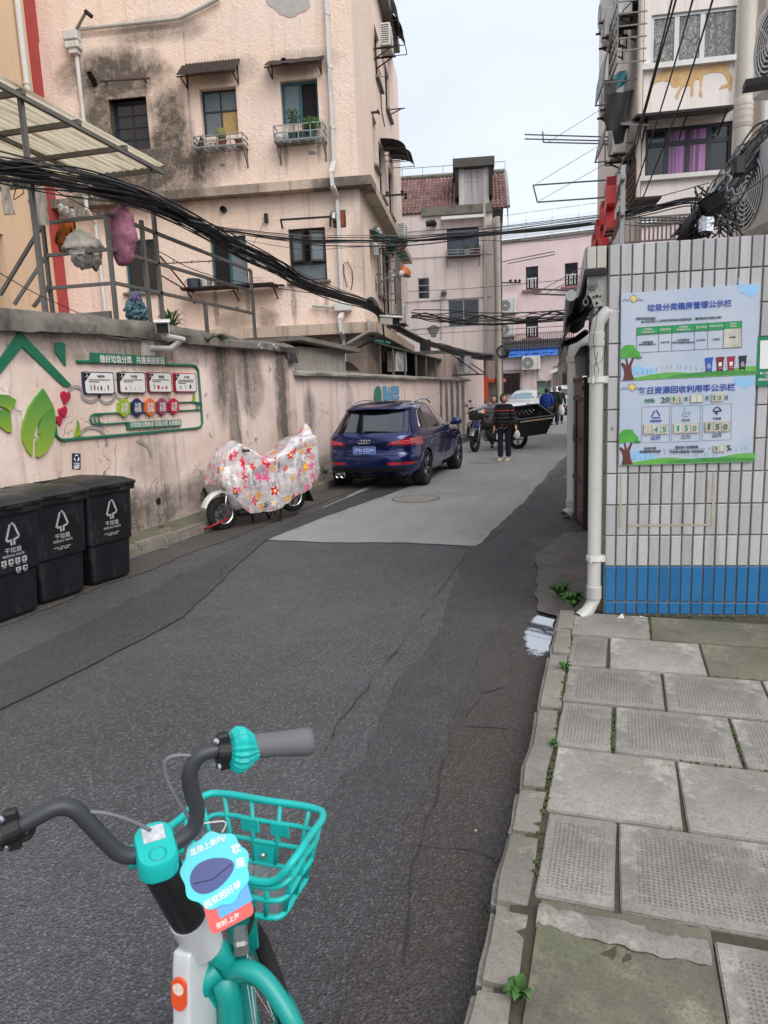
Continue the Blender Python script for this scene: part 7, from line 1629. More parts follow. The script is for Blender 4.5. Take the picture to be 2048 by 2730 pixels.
bundle('cable_bundle','thick bundle of black cables sweeping down across the yard to the grey pier',mp,52,lambda t_:.15 if t_<.45 else (.15-.07*min(1,(t_-.45)/.2))if t_<.8 else .11,.008,3,.12)
sp_=[X_(1,1180,1400,-5.95),ony((2,0,1850),9.3),ony((2,600,1920),8.9),ony((2,900,1925),8.7),ony((3,300,735),8.4),ony((3,800,690),8.0),ony((3,1200,645),7.6),ony((3,1560,600),7.2),ony((4,300,1830),7.0),ony((4,600,1760),6.8),ony((4,900,1690),6.6),ony((4,1100,1720),6.5)]
bundle('cable_bundle','loose span of black cables crossing the lane from the big bundle to the tangle',sp_,13,.045,.0048,8,.2)
sp2=[ony((6,1180,670),16),ony((3,500,1240),15),ony((3,700,1252),14.6),ony((3,1000,1245),14),ony((3,1290,1222),13.4),ony((3,1700,1180),12.5)]
bundle('cable_bundle','low group of cables crossing the lane before the two-pane window',sp2,5,.06,.012,12,.2)
sp3=[ony((6,1180,690),16),ony((3,400,1265),15),ony((3,600,1290),14.6),ony((3,900,1290),14),ony((3,1290,1265),13.4),ony((3,1700,1230),12.5)]
bundle('cable_bundle','lowest group of cables crossing the lane under the low group',sp3,5,.05,.012,15,.2)
def wire(pts,label,r=.008,grp=None,mats=None,name='overhead_cable',n=8):
 b=MB();b.tube(sag_path(pts,n),r,5);return tag(b.build(name,mats or M['cable'],None,smooth=True,fix=False),label,'cable',grp)
for i,(x0,y0,x1,y1,x2,y2,lb)in enumerate(((770,-20,545,870,290,1720,'slanting black cable at the cream block, first of four towards the lane'),(803,-20,555,880,315,1800,'slanting black cable at the cream block, second of four, crossing the first'),(945,-20,720,760,390,1800,'slanting black cable at the cream block, third of four'),(1113,-20,830,880,470,1790,'slanting black cable at the cream block, nearest the thick pipe'))):
 wire([ony((4,x0,y0),5.4),ony((4,x1,y1),7.0),ony((4,x2,y2),9.0)],lb,.0075)
for i,(pts,lb)in enumerate((([(310,1745),(700,1645),(1080,1540)],'thin single wire rising to the tangle above the lane span'),([(480,1835),(900,1835)],'upper of three taut wires by the barred window'),([(480,1855),(900,1858)],'middle of three taut wires by the barred window'),([(480,1880),(910,1890)],'lowest of three taut wires by the barred window'))):
 wire([ony((4,x,y),6.9)for x,y in pts],lb,.004)
for i,(y0,y1,lb)in enumerate(((1345,1338,'faint wire crossing under the lowest cable group'),(1050,1020,'thin wire with small loops across the pale pink house'))):
 wire([ony((3,230,y0+40),17),ony((3,700,y0+15),16.5),ony((3,1400,y1-20),15)],lb,.006)
tg=bundle('cable_tangle','dense tangle of black cables above the tiled wall beside the big air conditioner',[ony((25,420,1560),6.4),ony((25,640,1300),6.5),ony((25,900,950),6.6),ony((25,1150,620),6.7),ony((25,1420,250),6.8),ony((25,1750,-40),6.9)],34,.14,.009,21,.5)
rnd=random.Random(77);o=tg.location
for k in range(46):
 a_=ony((25,rnd.uniform(560,1250),rnd.uniform(800,1100)),6.5+jit(.15));c_=ony((25,rnd.uniform(520,1300),rnd.uniform(1350,1620)),6.45+jit(.15));m_=(a_+c_)/2+Vector((jit(.14),jit(.1),jit(.1)))
 b=MB();b.tube([p-Vector(o)for p in sag_path([a_,m_,c_],6)],rnd.uniform(.003,.008),4,cap=False);b.build('cable',M['cable']if rnd.random()>.12 else M['cable_grey'],tg,smooth=True,fix=False)
for (x,y,r_)in ((615,1200,.045),(700,1190,.06),(1080,620,.05),(1000,1450,.07)):
 c=ony((25,x,y),6.3)-Vector(o);b=MB();b.tube([c+Vector((r_*.5*math.cos(a),.02*math.sin(a),r_*1.6*math.sin(a)))for a in [2*math.pi*k/16 for k in range(16)]],.005,4,closed=True);b.build('cable_loop',M['cable'],tg,smooth=True)
b=MB();c0_=ony((25,760,960),6.3);c1_=ony((25,900,1200),6.3);ax=(c1_-c0_);L_=ax.length
for k in range(11):p=c0_+ax*(k/10);b.box(p,(.24,.10,.012),rad(0));
b2=MB();q_=Matrix.Translation((c0_+c1_)/2)
tt=empty('splice_box',(c0_+c1_)/2,0,'ribbed black splice box clamped in the cable tangle','junction box');tt.rotation_euler=(0,-math.atan2(ax.x,-ax.z),0)
b=MB();b.box((0,0,0),(.15,.1,L_),0,0,1,.02);b.build('housing',M['black'],tt)
for k in range(9):b=MB();b.box((0,-.01,-L_/2+L_*(k+.5)/9),(.165,.11,L_*.045),0,0,1,.006);b.build('rib',M['black'],tt)
b=MB();c=ony((25,1220,520),6.5);b.box(c,(.1,.08,.15),.3,0,1,.02);tag(b.build('splice_box',M['black']),'smooth black box at the top of the cable tangle','junction box')
b=MB();c=ony((25,580,1380),6.35);b.tube([c+Vector((-.12,0,-.15)),c+Vector((-.05,0,.02)),c+Vector((.1,0,.14))],[.028,.042,.026],12);tag(b.build('splice_box',M['black'],None,smooth=True),'rounded black splice case at the foot of the cable tangle','junction box')
b=MB();c=ony((25,740,1390),6.3);rws=[[(c.x+.06*math.cos(a)*(1+.3*mnoise.noise(Vector((a,i,1)))),c.y+.05*math.sin(a),c.z-.05+.1*i/5+.03*mnoise.noise(Vector((a*2,i*.8,3))))for a in [2*math.pi*k/12 for k in range(12)]]for i in range(6)];tag(MB().grid(rws,close_u=True).build('foil_wrap',plain('foil',(190,192,196),.2,.9,var=.3,scale=30,bump=1),None),'crumpled silver foil wrapped round cables at the tiled parapet','foil wrap')
b=MB();b.tube([p for p in sag_path([ony((25,1060,650),6.3),ony((25,1110,690),6.2),ony((25,1050,800),6.2),ony((25,1060,900),6.2),ony((25,1120,850),6.2),ony((25,1160,940),6.2),ony((25,1300,900),6.2),ony((25,1450,800),6.1),ony((25,1700,620),6.0)],5)],.009,6);tag(b.build('flexible_conduit',M['cable_grey'],None,smooth=True),'grey flexible conduit looping out of the cable tangle past the air conditioner','conduit')
b=MB();b.tube([ony((25,800,930),6.55),ony((25,1130,520),6.7),ony((25,1500,60),6.9)],.012,6);tag(b.build('support_strut',M['galv']),'bare steel strut carrying the cable tangle','strut')
b=MB();b.tube(sag_path([ony((6,900,600),13.2),ony((6,930,590),13.2),ony((6,960,640),13.2)],5),.05,8);tag(b.build('tape_knot',M['black'],None,smooth=True),'knot of black tape where the bundle passes the corner of the pink block','cable knot')
sc2=ony((6,1040,725),13.0);cctv(sc2,Vector((.75,-.65,0)),1.5,'white box security camera hung on the cable bundle by the pink block')
b=MB();b.tube([sc2+Vector((-.05,.1,.05)),sc2+Vector((-.3,.5,0)),sc2+Vector((-.5,1.2,-.3))],.02,6);tag(b.build('camera_bracket',M['dark_iron']),'thin dark bracket of the security camera on the bundle','bracket')
b=MB();b.tube(sag_path([ony((5,0,540),4.8),ony((5,250,680),6.2),ony((5,600,840),8.2),ony((5,860,965),9.6)],6),.005,5);tag(b.build('overhead_cable',M['cable'],None,smooth=True),'single thin wire slanting down across the railing to the camera bracket','cable')
b=MB();b.tube(sag_path([ony((5,330,10),8.2),ony((5,700,210),8.8),ony((5,1000,400),9.6),ony((5,1350,560),10.8),ony((6,560,550),12.5),ony((6,700,540),13)],6),.007,5);tag(b.build('overhead_cable',M['cable'],None,smooth=True),'single slack cable below the big bundle crossing the railing','cable')
# ====== WHEELED BINS
nb=NT('bin_plastic');v=nb.noise(4,6,.7);c=nb.mix(nb.ramp(v,.35,.7),lin((16,17,22)),lin((26,28,36)));c=nb.mix(nb.ramp(nb.noise(7,7,.78,nb.co((1,1,.35))),.56,.7,0,.5),c,lin((74,74,72)))
M['bin']=nb.out(c,nb.ramp(v,.3,.7,.38,.55),nb.bump(nb.noise(30,4,.6),.08,.004))
M['bin_lid']=plain('bin_lid',(30,31,35),.36,var=.2,scale=5,dirt=(90,90,88),dirt_amt=.35)
M['decal']=plain('decal_grey',(168,170,172),.6,var=.15,scale=30)
def ring(w,d,r,z,y=0,n=4):
 o=[]
 for cx,cy,a0 in ((w/2-r,d/2-r,0),(-w/2+r,d/2-r,90),(-w/2+r,-d/2+r,180),(w/2-r,-d/2+r,270)):
  for k in range(n+1):a=rad(a0+90*k/n);o.append((cx+r*math.cos(a),y+cy+r*math.sin(a),z))
 return o
def make_bin(label,loc,rz,style,worn):
 """240 litre bin: local -y is the front, x the width"""
 t=empty('wheeled_bin',loc,rz,label,'wheelie bin','black wheeled bins along the left kerb');t.scale=(1.1,1.06,1.03)
 b=MB();rws=[ring(.43,.50,.05,.03,.03),ring(.44,.52,.05,.05,.02),ring(.46,.55,.05,.35,.01),ring(.465,.555,.05,.40,.01),ring(.495,.575,.05,.42,.0),ring(.52,.62,.05,.93,-.01)]
 b.grid(rws,close_u=True);K=len(rws[0]);b.f+=[tuple(range(K))];b.mi+=[0]
 b.build('body',M['bin'],t,smooth=True,auto=30)
 b=MB();b.grid([ring(.52,.62,.05,.90,-.01),ring(.575,.675,.05,.905,-.01),ring(.58,.68,.05,.95,-.01),ring(.55,.65,.05,.955,-.01)],close_u=True);b.build('rim',M['bin_lid'],t,smooth=True,auto=30)
 b=MB();rws=[ring(.585,.69,.05,.957,-.015),ring(.59,.70,.05,.985,-.015),ring(.55,.64,.06,1.0,-.015),ring(.5,.5,.09,1.025,-.03),ring(.3,.32,.08,1.045,-.03)]
 b.grid(rws,close_u=True);b.f+=[tuple(4*K+i for i in range(K))];b.mi+=[0];b.box((0,.12,1.035),(.3,.26,.025),0,0,.8);b.build('lid',M['bin_lid'],t,smooth=True,auto=35)
 b=MB();b.tube([(-.24,.33,.97),(-.24,.42,1.0),(.24,.42,1.0),(.24,.33,.97)],.016,8);b.build('handle',M['bin_lid'],t);b=MB();b.box((0,-.37,.965),(.16,.03,.02));b.build('lid_grip',M['bin_lid'],t)
 for s in (-1,1):
  b=MB();Mx=Matrix.Translation((s*.23,.3,.1))@Matrix.Rotation(rad(90),4,'Y');b.lathe([(.0,-.025),(.1,-.025),(.1,.025),(0,.025)],18,Mx);b.build('wheel',M['black'],t,smooth=True,auto=40)
 ft=lambda z:-(.62/2+.01)+(.93-z)/(.93-.42)*(.0425-.0)if z>.42 else -(.5775/2)+(.42-z)*.06
 sl=math.atan2(.0325,.51);zc=.66
 fr=Matrix.Translation((0,ft(zc)-.004,zc))@Matrix.Rotation(sl*.9,4,'X')
 S={0:(.30,.44,-.02),1:(.30,.42,0),2:(.3,.45,.0)}[style]
 if style:b=MB();b.box((0,.0,.0),(S[0],.004,S[1]),0,0,1,.0015);o=b.build('sticker',plain('sticker_black',(26,26,28),.35,var=.1,dirt_amt=.25),t);o.matrix_basis=fr
 def g(pts,w,nm='sorting_glyph'):
  b=MB()
  for p,q in pts:
   p,q=Vector(p),Vector(q);d_=(q-p).normalized();n_=Vector((-d_.y,d_.x))*w;b.prism([(p+n_)[:],(q+n_)[:],(q-n_)[:],(p-n_)[:]],-.0035,-.0045)
  o=b.build(nm,M['decal'],t);o.matrix_basis=fr
 zz=.10
 g((((-.055,zz-.07),(-.012,zz+.06)),((.0,zz+.068),(.02,zz+.06)),((.022,zz+.055),(.06,zz-.05)),((-.05,zz-.075),(-.005,zz-.075)),((.005,zz-.075),(.058,zz-.055)),((-.012,zz-.075),(-.012,zz-.115)),((.014,zz-.072),(.014,zz-.115))),.0085)
 Mt=lambda x,z:fr@Matrix.Translation((x,-.003,z))
 txt('干垃圾',.15,M['decal'],Mt(0,-.055),'lettering',t,bold=.012);txt('RESIDUAL WASTE',.19,M['decal'],Mt(0,-.1),'lettering',t,.021,bold=.008)
 if style:
  for k,(w_,z)in enumerate(((.19,-.155),(.11,-.172))):
   b=MB();n_=int(w_/.012);[b.box((-w_/2+.012*(i+.5),-.004,z),(.009,.001,.009))for i in range(n_)if i%5!=4];o=tag(b.build('small_print',M['decal'],t),kind='stuff');o.matrix_basis=fr
 else:
  for r in range(2):
   for k in range(4):
    if worn and r==1 and k<2:continue
    b=MB();b.box((-.09+.06*k,-.004,-.15-.075*r),(.044,.001,.046 if r==0 else .036));o=b.build('pictogram',M['decal'],t);o.matrix_basis=fr
    b=MB();b.box((-.09+.06*k,-.0052,-.15-.075*r),(.022,.001,.018),jit(.5));o=b.build('pictogram_mark',M['bin'],t);o.matrix_basis=fr
    b=MB();b.box((-.09+.06*k,-.004,-.184-.07*r),(.03,.001,.006));o=b.build('small_print',M['decal'],t);o.matrix_basis=fr
 return t
make_bin('black wheeled bin cropped by the picture edge with two rows of white pictograms',(-5.17,4.62,0),rad(84),0,True)
make_bin('black wheeled bin with a peeling black sticker, between two other bins',(-5.18,5.22,0),rad(81),1,True)
make_bin('black wheeled bin standing furthest up the lane below the navy notice',(-5.14,5.86,0),rad(80),2,False)
# ====== CARS
def paint(name,c,flake=.0,rough=.22):
 n=NT(name);return n.out(lin(c),rough,None,Coat_Weight=1.0,Coat_Roughness=.04,Metallic=flake)
def interp(tab,z):
 if z<=tab[0][0]:return tab[0][1]
 for (a,va),(b_,vb)in zip(tab,tab[1:]):
  if z<=b_:
   t_=(z-a)/(b_-a);return va+(vb-va)*t_
 return tab[-1][1]
def smooth_tab(tab,z):
 h=.018;return (interp(tab,z-h)+2*interp(tab,z)+interp(tab,z+h))/4
class CarShape:
 def __init__(s,W,yr,yf,pr=4.5,pf=3.6):s.W,s.yr,s.yf,s.pr,s.pf=W,yr,yf,pr,pf
 def w(s,z):return smooth_tab(s.W,z)
 def rear(s,x,z):
  w=s.w(z);y0=smooth_tab(s.yr,z);L=min(1.15,(smooth_tab(s.yf,z)-y0)*.42);u=min(.9999,abs(x)/w)
  return y0+L*(1-(1-u**s.pr)**(1/s.pr))
 def front(s,x,z):
  w=s.w(z);y1=smooth_tab(s.yf,z);L=min(1.3,(y1-smooth_tab(s.yr,z))*.42);u=min(.9999,abs(x)/w)
  return y1-L*(1-(1-u**s.pf)**(1/s.pf))
 def side(s,y,z):
  w=s.w(z);y0,y1=smooth_tab(s.yr,z),smooth_tab(s.yf,z);Lr=min(1.15,(y1-y0)*.42);Lf=min(1.3,(y1-y0)*.42)
  if y<y0+Lr:u=min(1,(y0+Lr-y)/Lr);return w*(max(0,1-u**s.pr))**(1/s.pr)
  if y>y1-Lf:u=min(1,(y-y1+Lf)/Lf);return w*(max(0,1-u**s.pf))**(1/s.pf)
  return w
 def ring(s,z,nr=14,ns=10,nf=14):
  w=s.w(z);y0,y1=smooth_tab(s.yr,z),smooth_tab(s.yf,z);Lr=min(1.15,(y1-y0)*.42);Lf=min(1.3,(y1-y0)*.42);half=[]
  for k in range(nr+1):a=math.pi/2*k/nr;half.append((w*math.sin(a)**(2/s.pr),y0+Lr-Lr*math.cos(a)**(2/s.pr)))
  for k in range(1,ns):half.append((w,y0+Lr+(y1-y0-Lr-Lf)*k/ns))
  for k in range(nf+1):a=math.pi/2*(1-k/nf);half.append((w*math.sin(a)**(2/s.pf),y1-Lf+Lf*math.cos(a)**(2/s.pf)))
  return [(x,y,z)for x,y in half]+[(-x,y,z)for x,y in half[-2:0:-1]]
 def body(s,zs,mats,parent,arches=(),ar=.385):
  b=MB();rws=[s.ring(z)for z in zs];b.grid(rws,close_u=True);K=len(rws[0]);b.f+=[tuple(range(K))[::-1],tuple((len(zs)-1)*K+i for i in range(K))];b.mi+=[0,0]
  o=b.build('body',mats,parent,smooth=True)
  if arches:
   c=MB()
   for ya in arches:
    for sx in (-1,1):c.lathe([(0,-.22),(ar,-.22),(ar,.3),(0,.3)],36,Matrix.Translation((sx*.80,ya,.345))@Matrix.Rotation(rad(90)*sx,4,'Y'))
   co=c.build('cutter',M['black']);md=o.modifiers.new('b','BOOLEAN');md.object=co;md.operation='DIFFERENCE';md.solver='EXACT'
   pw=parent.matrix_world.copy();o.parent=None;bpy.context.view_layer.update();evaluated(o,'body');o.parent=parent;bpy.data.objects.remove(co)
   o.data.set_sharp_from_angle(angle=rad(38))
  return o
 def rear_patch(s,name,x0,x1,z0,z1,mats,parent,off=.004,nx=14,nz=8,shape=None):
  rws=[]
  for j in range(nz+1):
   z=z0+(z1-z0)*j/nz;a,c=(x0,x1)if shape is None else shape(j/nz);rws.append([(a+(c-a)*i/nx,s.rear(a+(c-a)*i/nx,z)-off,z)for i in range(nx+1)])
  b=MB();b.grid(rws);return b.build(name,mats,parent,smooth=True)
 def side_patch(s,name,poly_lo,poly_hi,mats,parent,sx,off=.004,n=14,nz=6):
  """between a lower and an upper line of (y,z)"""
  rws=[]
  for j in range(nz+1):
   t_=j/nz;r=[]
   for i in range(n+1):
    u=i/n;a=lerp_poly(poly_lo,u);c=lerp_poly(poly_hi,u);y=a[0]+(c[0]-a[0])*t_;z=a[1]+(c[1]-a[1])*t_;r.append((sx*(s.side(y,z)+off),y,z))
   rws.append(r)
  b=MB();b.grid(rws);return b.build(name,mats,parent,smooth=True)
 def side_line(s,pts,r,mats,parent,sx,name='panel_gap',off=.0):
  b=MB();q=[]
  for (a,c)in zip(pts,pts[1:]):
   n_=max(2,int(math.hypot(c[0]-a[0],c[1]-a[1])/.06))
   for k in range(n_):y=a[0]+(c[0]-a[0])*k/n_;z=a[1]+(c[1]-a[1])*k/n_;q.append((sx*(s.side(y,z)+off),y,z))
  y,z=pts[-1];q.append((sx*(s.side(y,z)+off),y,z));b.tube(q,r,5);return b.build(name,mats,parent,smooth=True)
 def rear_line(s,pts,r,mats,parent,name='panel_gap',off=.0):
  b=MB();q=[]
  for (a,c)in zip(pts,pts[1:]):
   n_=max(2,int(math.hypot(c[0]-a[0],c[1]-a[1])/.06))
   for k in range(n_):x=a[0]+(c[0]-a[0])*k/n_;z=a[1]+(c[1]-a[1])*k/n_;q.append((x,s.rear(x,z)-off,z))
  x,z=pts[-1];q.append((x,s.rear(x,z)-off,z));b.tube(q,r,5);return b.build(name,mats,parent,smooth=True)
def lerp_poly(p,u):
 k=u*(len(p)-1);i=min(int(k),len(p)-2);f=k-i;return (p[i][0]+(p[i+1][0]-p[i][0])*f,p[i][1]+(p[i+1][1]-p[i][1])*f)
M['tyre']=plain('tyre',(24,24,25),.85,var=.2,bump=.3);M['alloy']=plain('alloy_grey',(120,122,126),.3,.85,var=.1);M['alloy_dark']=plain('alloy_dark',(44,45,48),.4,.6)
def wheel(parent,x,y,r,w,sx,spokes=5,detail=True,split=True):
 Mx=Matrix.Translation((x,y,r))@Matrix.Rotation(rad(90)*sx,4,'Y')
 b=MB();b.lathe([(r*.70,-w/2),(r*.93,-w/2),(r*.99,-w*.38),(r,-w*.25),(r,w*.25),(r*.99,w*.38),(r*.93,w/2),(r*.74,w/2),(r*.70,w*.42)],40,Mx,cap=False);ty=b.build('wheel',M['tyre'],parent,smooth=True)
 b=MB();b.lathe([(0,w*.05),(r*.66,w*.05),(r*.70,w*.42),(r*.735,w*.47),(r*.72,w*.36),(r*.67,w*.02)],36,Mx,cap=False);b.build('rim',M['alloy_dark'],ty,smooth=True,auto=40)
 if detail:
  for k in range(spokes):
   a=2*math.pi*k/spokes;b=MB()
   for da in ((-.17,.17)if split else (0,)):
    p=[Mx@Vector((rr*math.cos(a+da*f),rr*math.sin(a+da*f),zz))for rr,f,zz in ((r*.08,.3,w*.30),(r*.4,.8,w*.36),(r*.69,1.15,w*.40))];b.tube(p,[.028,.02,.022],6)
   b.build('spoke',M['alloy'],ty,smooth=True)
  b=MB();b.lathe([(0,w*.36),(r*.13,w*.34),(r*.16,w*.2)],16,Mx);b.build('hub_cap',M['alloy'],ty,smooth=True)
  b=MB();b.lathe([(r*.70,w*.44),(r*.735,w*.475),(r*.72,w*.43)],36,Mx,cap=False);b.build('rim_lip',M['alloy'],ty,smooth=True)
 return ty
SUV=CarShape([(.2,.74),(.27,.82),(.36,.885),(.5,.908),(.7,.915),(.86,.905),(.97,.89),(1.02,.87),(1.06,.845),(1.2,.79),(1.35,.725),(1.45,.68),(1.51,.63),(1.55,.55),(1.575,.42),(1.59,.2)],[(.2,.22),(.27,.12),(.33,.05),(.42,.0),(.60,.0),(.645,.012),(.68,.05),(.74,.062),(.86,.045),(.93,.05),(.99,.075),(1.03,.115),(1.07,.16),(1.2,.285),(1.35,.43),(1.44,.525),(1.49,.60),(1.53,.72),(1.565,.95),(1.59,1.3)],[(.2,4.2),(.3,4.32),(.5,4.39),(.7,4.37),(.82,4.3),(.92,4.1),(1.0,3.6),(1.04,3.32),(1.1,3.2),(1.3,2.75),(1.42,2.46),(1.5,2.2),(1.56,1.85),(1.59,1.6)])
ZS=[.2,.235,.27,.3,.33,.36,.4,.44,.48,.53,.58,.62,.645,.665,.69,.72,.76,.8,.84,.88,.91,.94,.97,1.0,1.02,1.04,1.06,1.09,1.13,1.2,1.27,1.35,1.4,1.44,1.47,1.5,1.52,1.54,1.56,1.575,1.59]
r_r,r_l=onz((14,1200,1040)),onz((14,270,1062));f_r=onz((14,1500,885))
hd=rad(-1.0)
car=empty('blue_car',(0,0,0),0,'dark blue SUV parked against the pink wall, seen from behind','car')
cp_=paint('midnight_blue',(15,32,92),.5,.22);nbl=cp_.node_tree
SUV.body(ZS,cp_,car,(.86,3.46),.39)
blk=plain('gloss_black',(14,14,16),.12,var=.05);mblk=plain('matt_black',(26,26,28),.6);g_car=glass('car_glass',(16,20,22),.02,.9);g_car.node_tree.nodes['Principled BSDF'].inputs['Coat Weight'].default_value=1
g_car.node_tree.nodes['Principled BSDF'].inputs['Coat Roughness'].default_value=.01
SUV.rear_patch('rear_window',0,0,1.06,1.425,g_car,car,.005,18,10,lambda t_:(-(.80-.115*t_),.80-.115*t_))
SUV.rear_patch('window_surround',0,0,1.045,1.44,blk,car,.0025,18,10,lambda t_:(-(.825-.115*t_),.825-.115*t_))
b=MB();rws=[]
for (dz,dy)in ((0,0),(.012,-.10),(.045,-.115),(.06,-.02),(.066,.12)):
 rws.append([(x,SUV.rear(x,1.44+min(dz,.05))+dy*(1-.3*abs(x)/.66)-.01,1.445+dz-.018*(abs(x)/.66)**2)for x in [-.655+1.31*i/20 for i in range(21)]])
b.grid(rws);b.build('spoiler',cp_,car,smooth=True)
b=MB();b.grid([[(x,SUV.rear(x,1.44)-.108*(1-.3*abs(x)/.66),1.4505-.018*(abs(x)/.66)**2)for x in (-.655,-.3,0,.3,.655)],[(x,SUV.rear(x,1.43),1.436-.018*(abs(x)/.66)**2)for x in (-.655,-.3,0,.3,.655)]]);b.build('spoiler_underside',blk,car,fix=False)
ntl_=NT('tail_light');ntl_.out(ntl_.mix(ntl_.ramp(ntl_.noise(26,2,.5,ntl_.co((.3,1,2.2))),.4,.6),lin((120,10,18)),lin((200,24,40))),.12,None,Coat_Weight=1.0);M['tail']=ntl_.m
for sx in (1,-1):
 rws=[]
 for j in range(7):
  t_=j/6;r=[]
  for i in range(21):
   u=i/20;x=.41+(.905-.41)*u;zl=.83-.02*u;zh=.865+.095*u**.7
   z=zl+(zh-zl)*t_;w=SUV.w(z)
   if x<w*.985:r.append((sx*x,SUV.rear(x,z)-.009,z))
   else:r.append((sx*(w+.004),SUV.rear(w*.985,z)+(x-w*.985)*1.9,z))
  rws.append(r)
 b=MB();b.grid(rws);tl=b.build('tail_light',M['tail'],car,smooth=True)
 for zz in (.3,.62):
  b=MB();b.tube([(p[0],p[1]-.004,p[2])for p in [tuple(rws[2 if zz<.5 else 4][i])for i in range(3,20)]],.006,4);b.build('light_bar',plain('light_rose',(226,110,120),.3),tl)
 rr_=[(sx*x,SUV.rear(x,z)-.006,z)for x,z in ()]
 SUV.rear_patch('rear_reflector',sx*.40,sx*.86,.475,.525,M['tail'],car,.006,10,2)
SUV.rear_line([(-.42,.815),(.42,.815)],.009,blk,car,'panel_gap',-.001);SUV.rear_line([(-.80,.70),(-.76,.645),(.76,.645),(.80,.70),(.82,.80)],.005,blk,car,'panel_gap');SUV.rear_line([(-.80,.70),(-.82,.80)],.005,blk,car,'panel_gap')
b=MB()
for z,x in ((.43,.84),):pass
SUV.rear_patch('lower_grille',-.80,.80,.345,.425,mblk,car,.004,18,3,lambda t_:(-(.80-.05*(1-t_)),.80-.05*(1-t_)))
SUV.rear_patch('diffuser',-.5,.5,.225,.315,M['alloy_dark'],car,.012,14,3,lambda t_:(-(.44+.10*t_),.44+.10*t_))
for x in (-.3,-.1,.1,.3):b=MB();b.bar((x,SUV.rear(x,.31)-.016,.31),(x,SUV.rear(x,.23)-.02,.23),.012);b.build('diffuser_fin',M['alloy'],car)
for x in (-.60,-.50):b=MB();b.lathe([(.048,-.1),(.05,.0),(.042,.0),(.04,-.1)],18,Matrix.Translation((x,.06,.275))@Matrix.Rotation(rad(90),4,'X'));b.build('exhaust_pipe',M['chrome'],car,smooth=True)
yp=SUV.rear(0,.74)-.006;Pm=Matrix.Translation((-.045,yp-.004,.742))@Matrix.Rotation(rad(-3),4,'X')
b=MB();b.box((0,0,0),(.44,.012,.14),0,0,1,.004);npl=b.build('number_plate',plain('plate_blue',(24,92,190),.4,var=.05),car,mat=Pm)
txt('沪D·SZ591',.385,M['sign_white'],Matrix.Translation((0,-.0065,0)),'lettering',npl,.085,bold=.012)
for p,q in (((-.205,-.062),(.205,-.062)),((-.205,.062),(.205,.062)),((-.213,-.058),(-.213,.058)),((.213,-.058),(.213,.058))):b=MB();b.bar((p[0],-.007,p[1]),(q[0],-.007,q[1]),.004);b.build('plate_border',M['sign_white'],npl)
for k in range(4):
 x=-.095+.05*k-.02;b=MB();yb_=SUV.rear(x,.895)-.008;b.tube([(x+.036*math.cos(a),yb_,.893+.036*math.sin(a))for a in [2*math.pi*i/24 for i in range(24)]],.006,6,closed=True);b.build('badge_ring',M['chrome'],car,smooth=True)
for (s_,x,z,w_,h_)in (('Q3',-.645,.722,.10,.034),('30 TFSI',.60,.742,.17,.03)):
 txt(s_,w_,M['chrome'],Matrix.Translation((x,SUV.rear(x,z)-.004,z))@Matrix.Rotation(rad(-12 if x<0 else 10),4,'Z'),'lettering',car,h_,bold=.02)
b=MB();p0=(-.04,SUV.rear(0,1.065)-.02,1.065);b.tube([p0,(.1,SUV.rear(.1,1.07)-.018,1.072),(.42,SUV.rear(.42,1.065)-.016,1.062)],[.02,.012,.008],6);b.ball(p0,.03,8);b.build('rear_wiper',mblk,car,smooth=True)
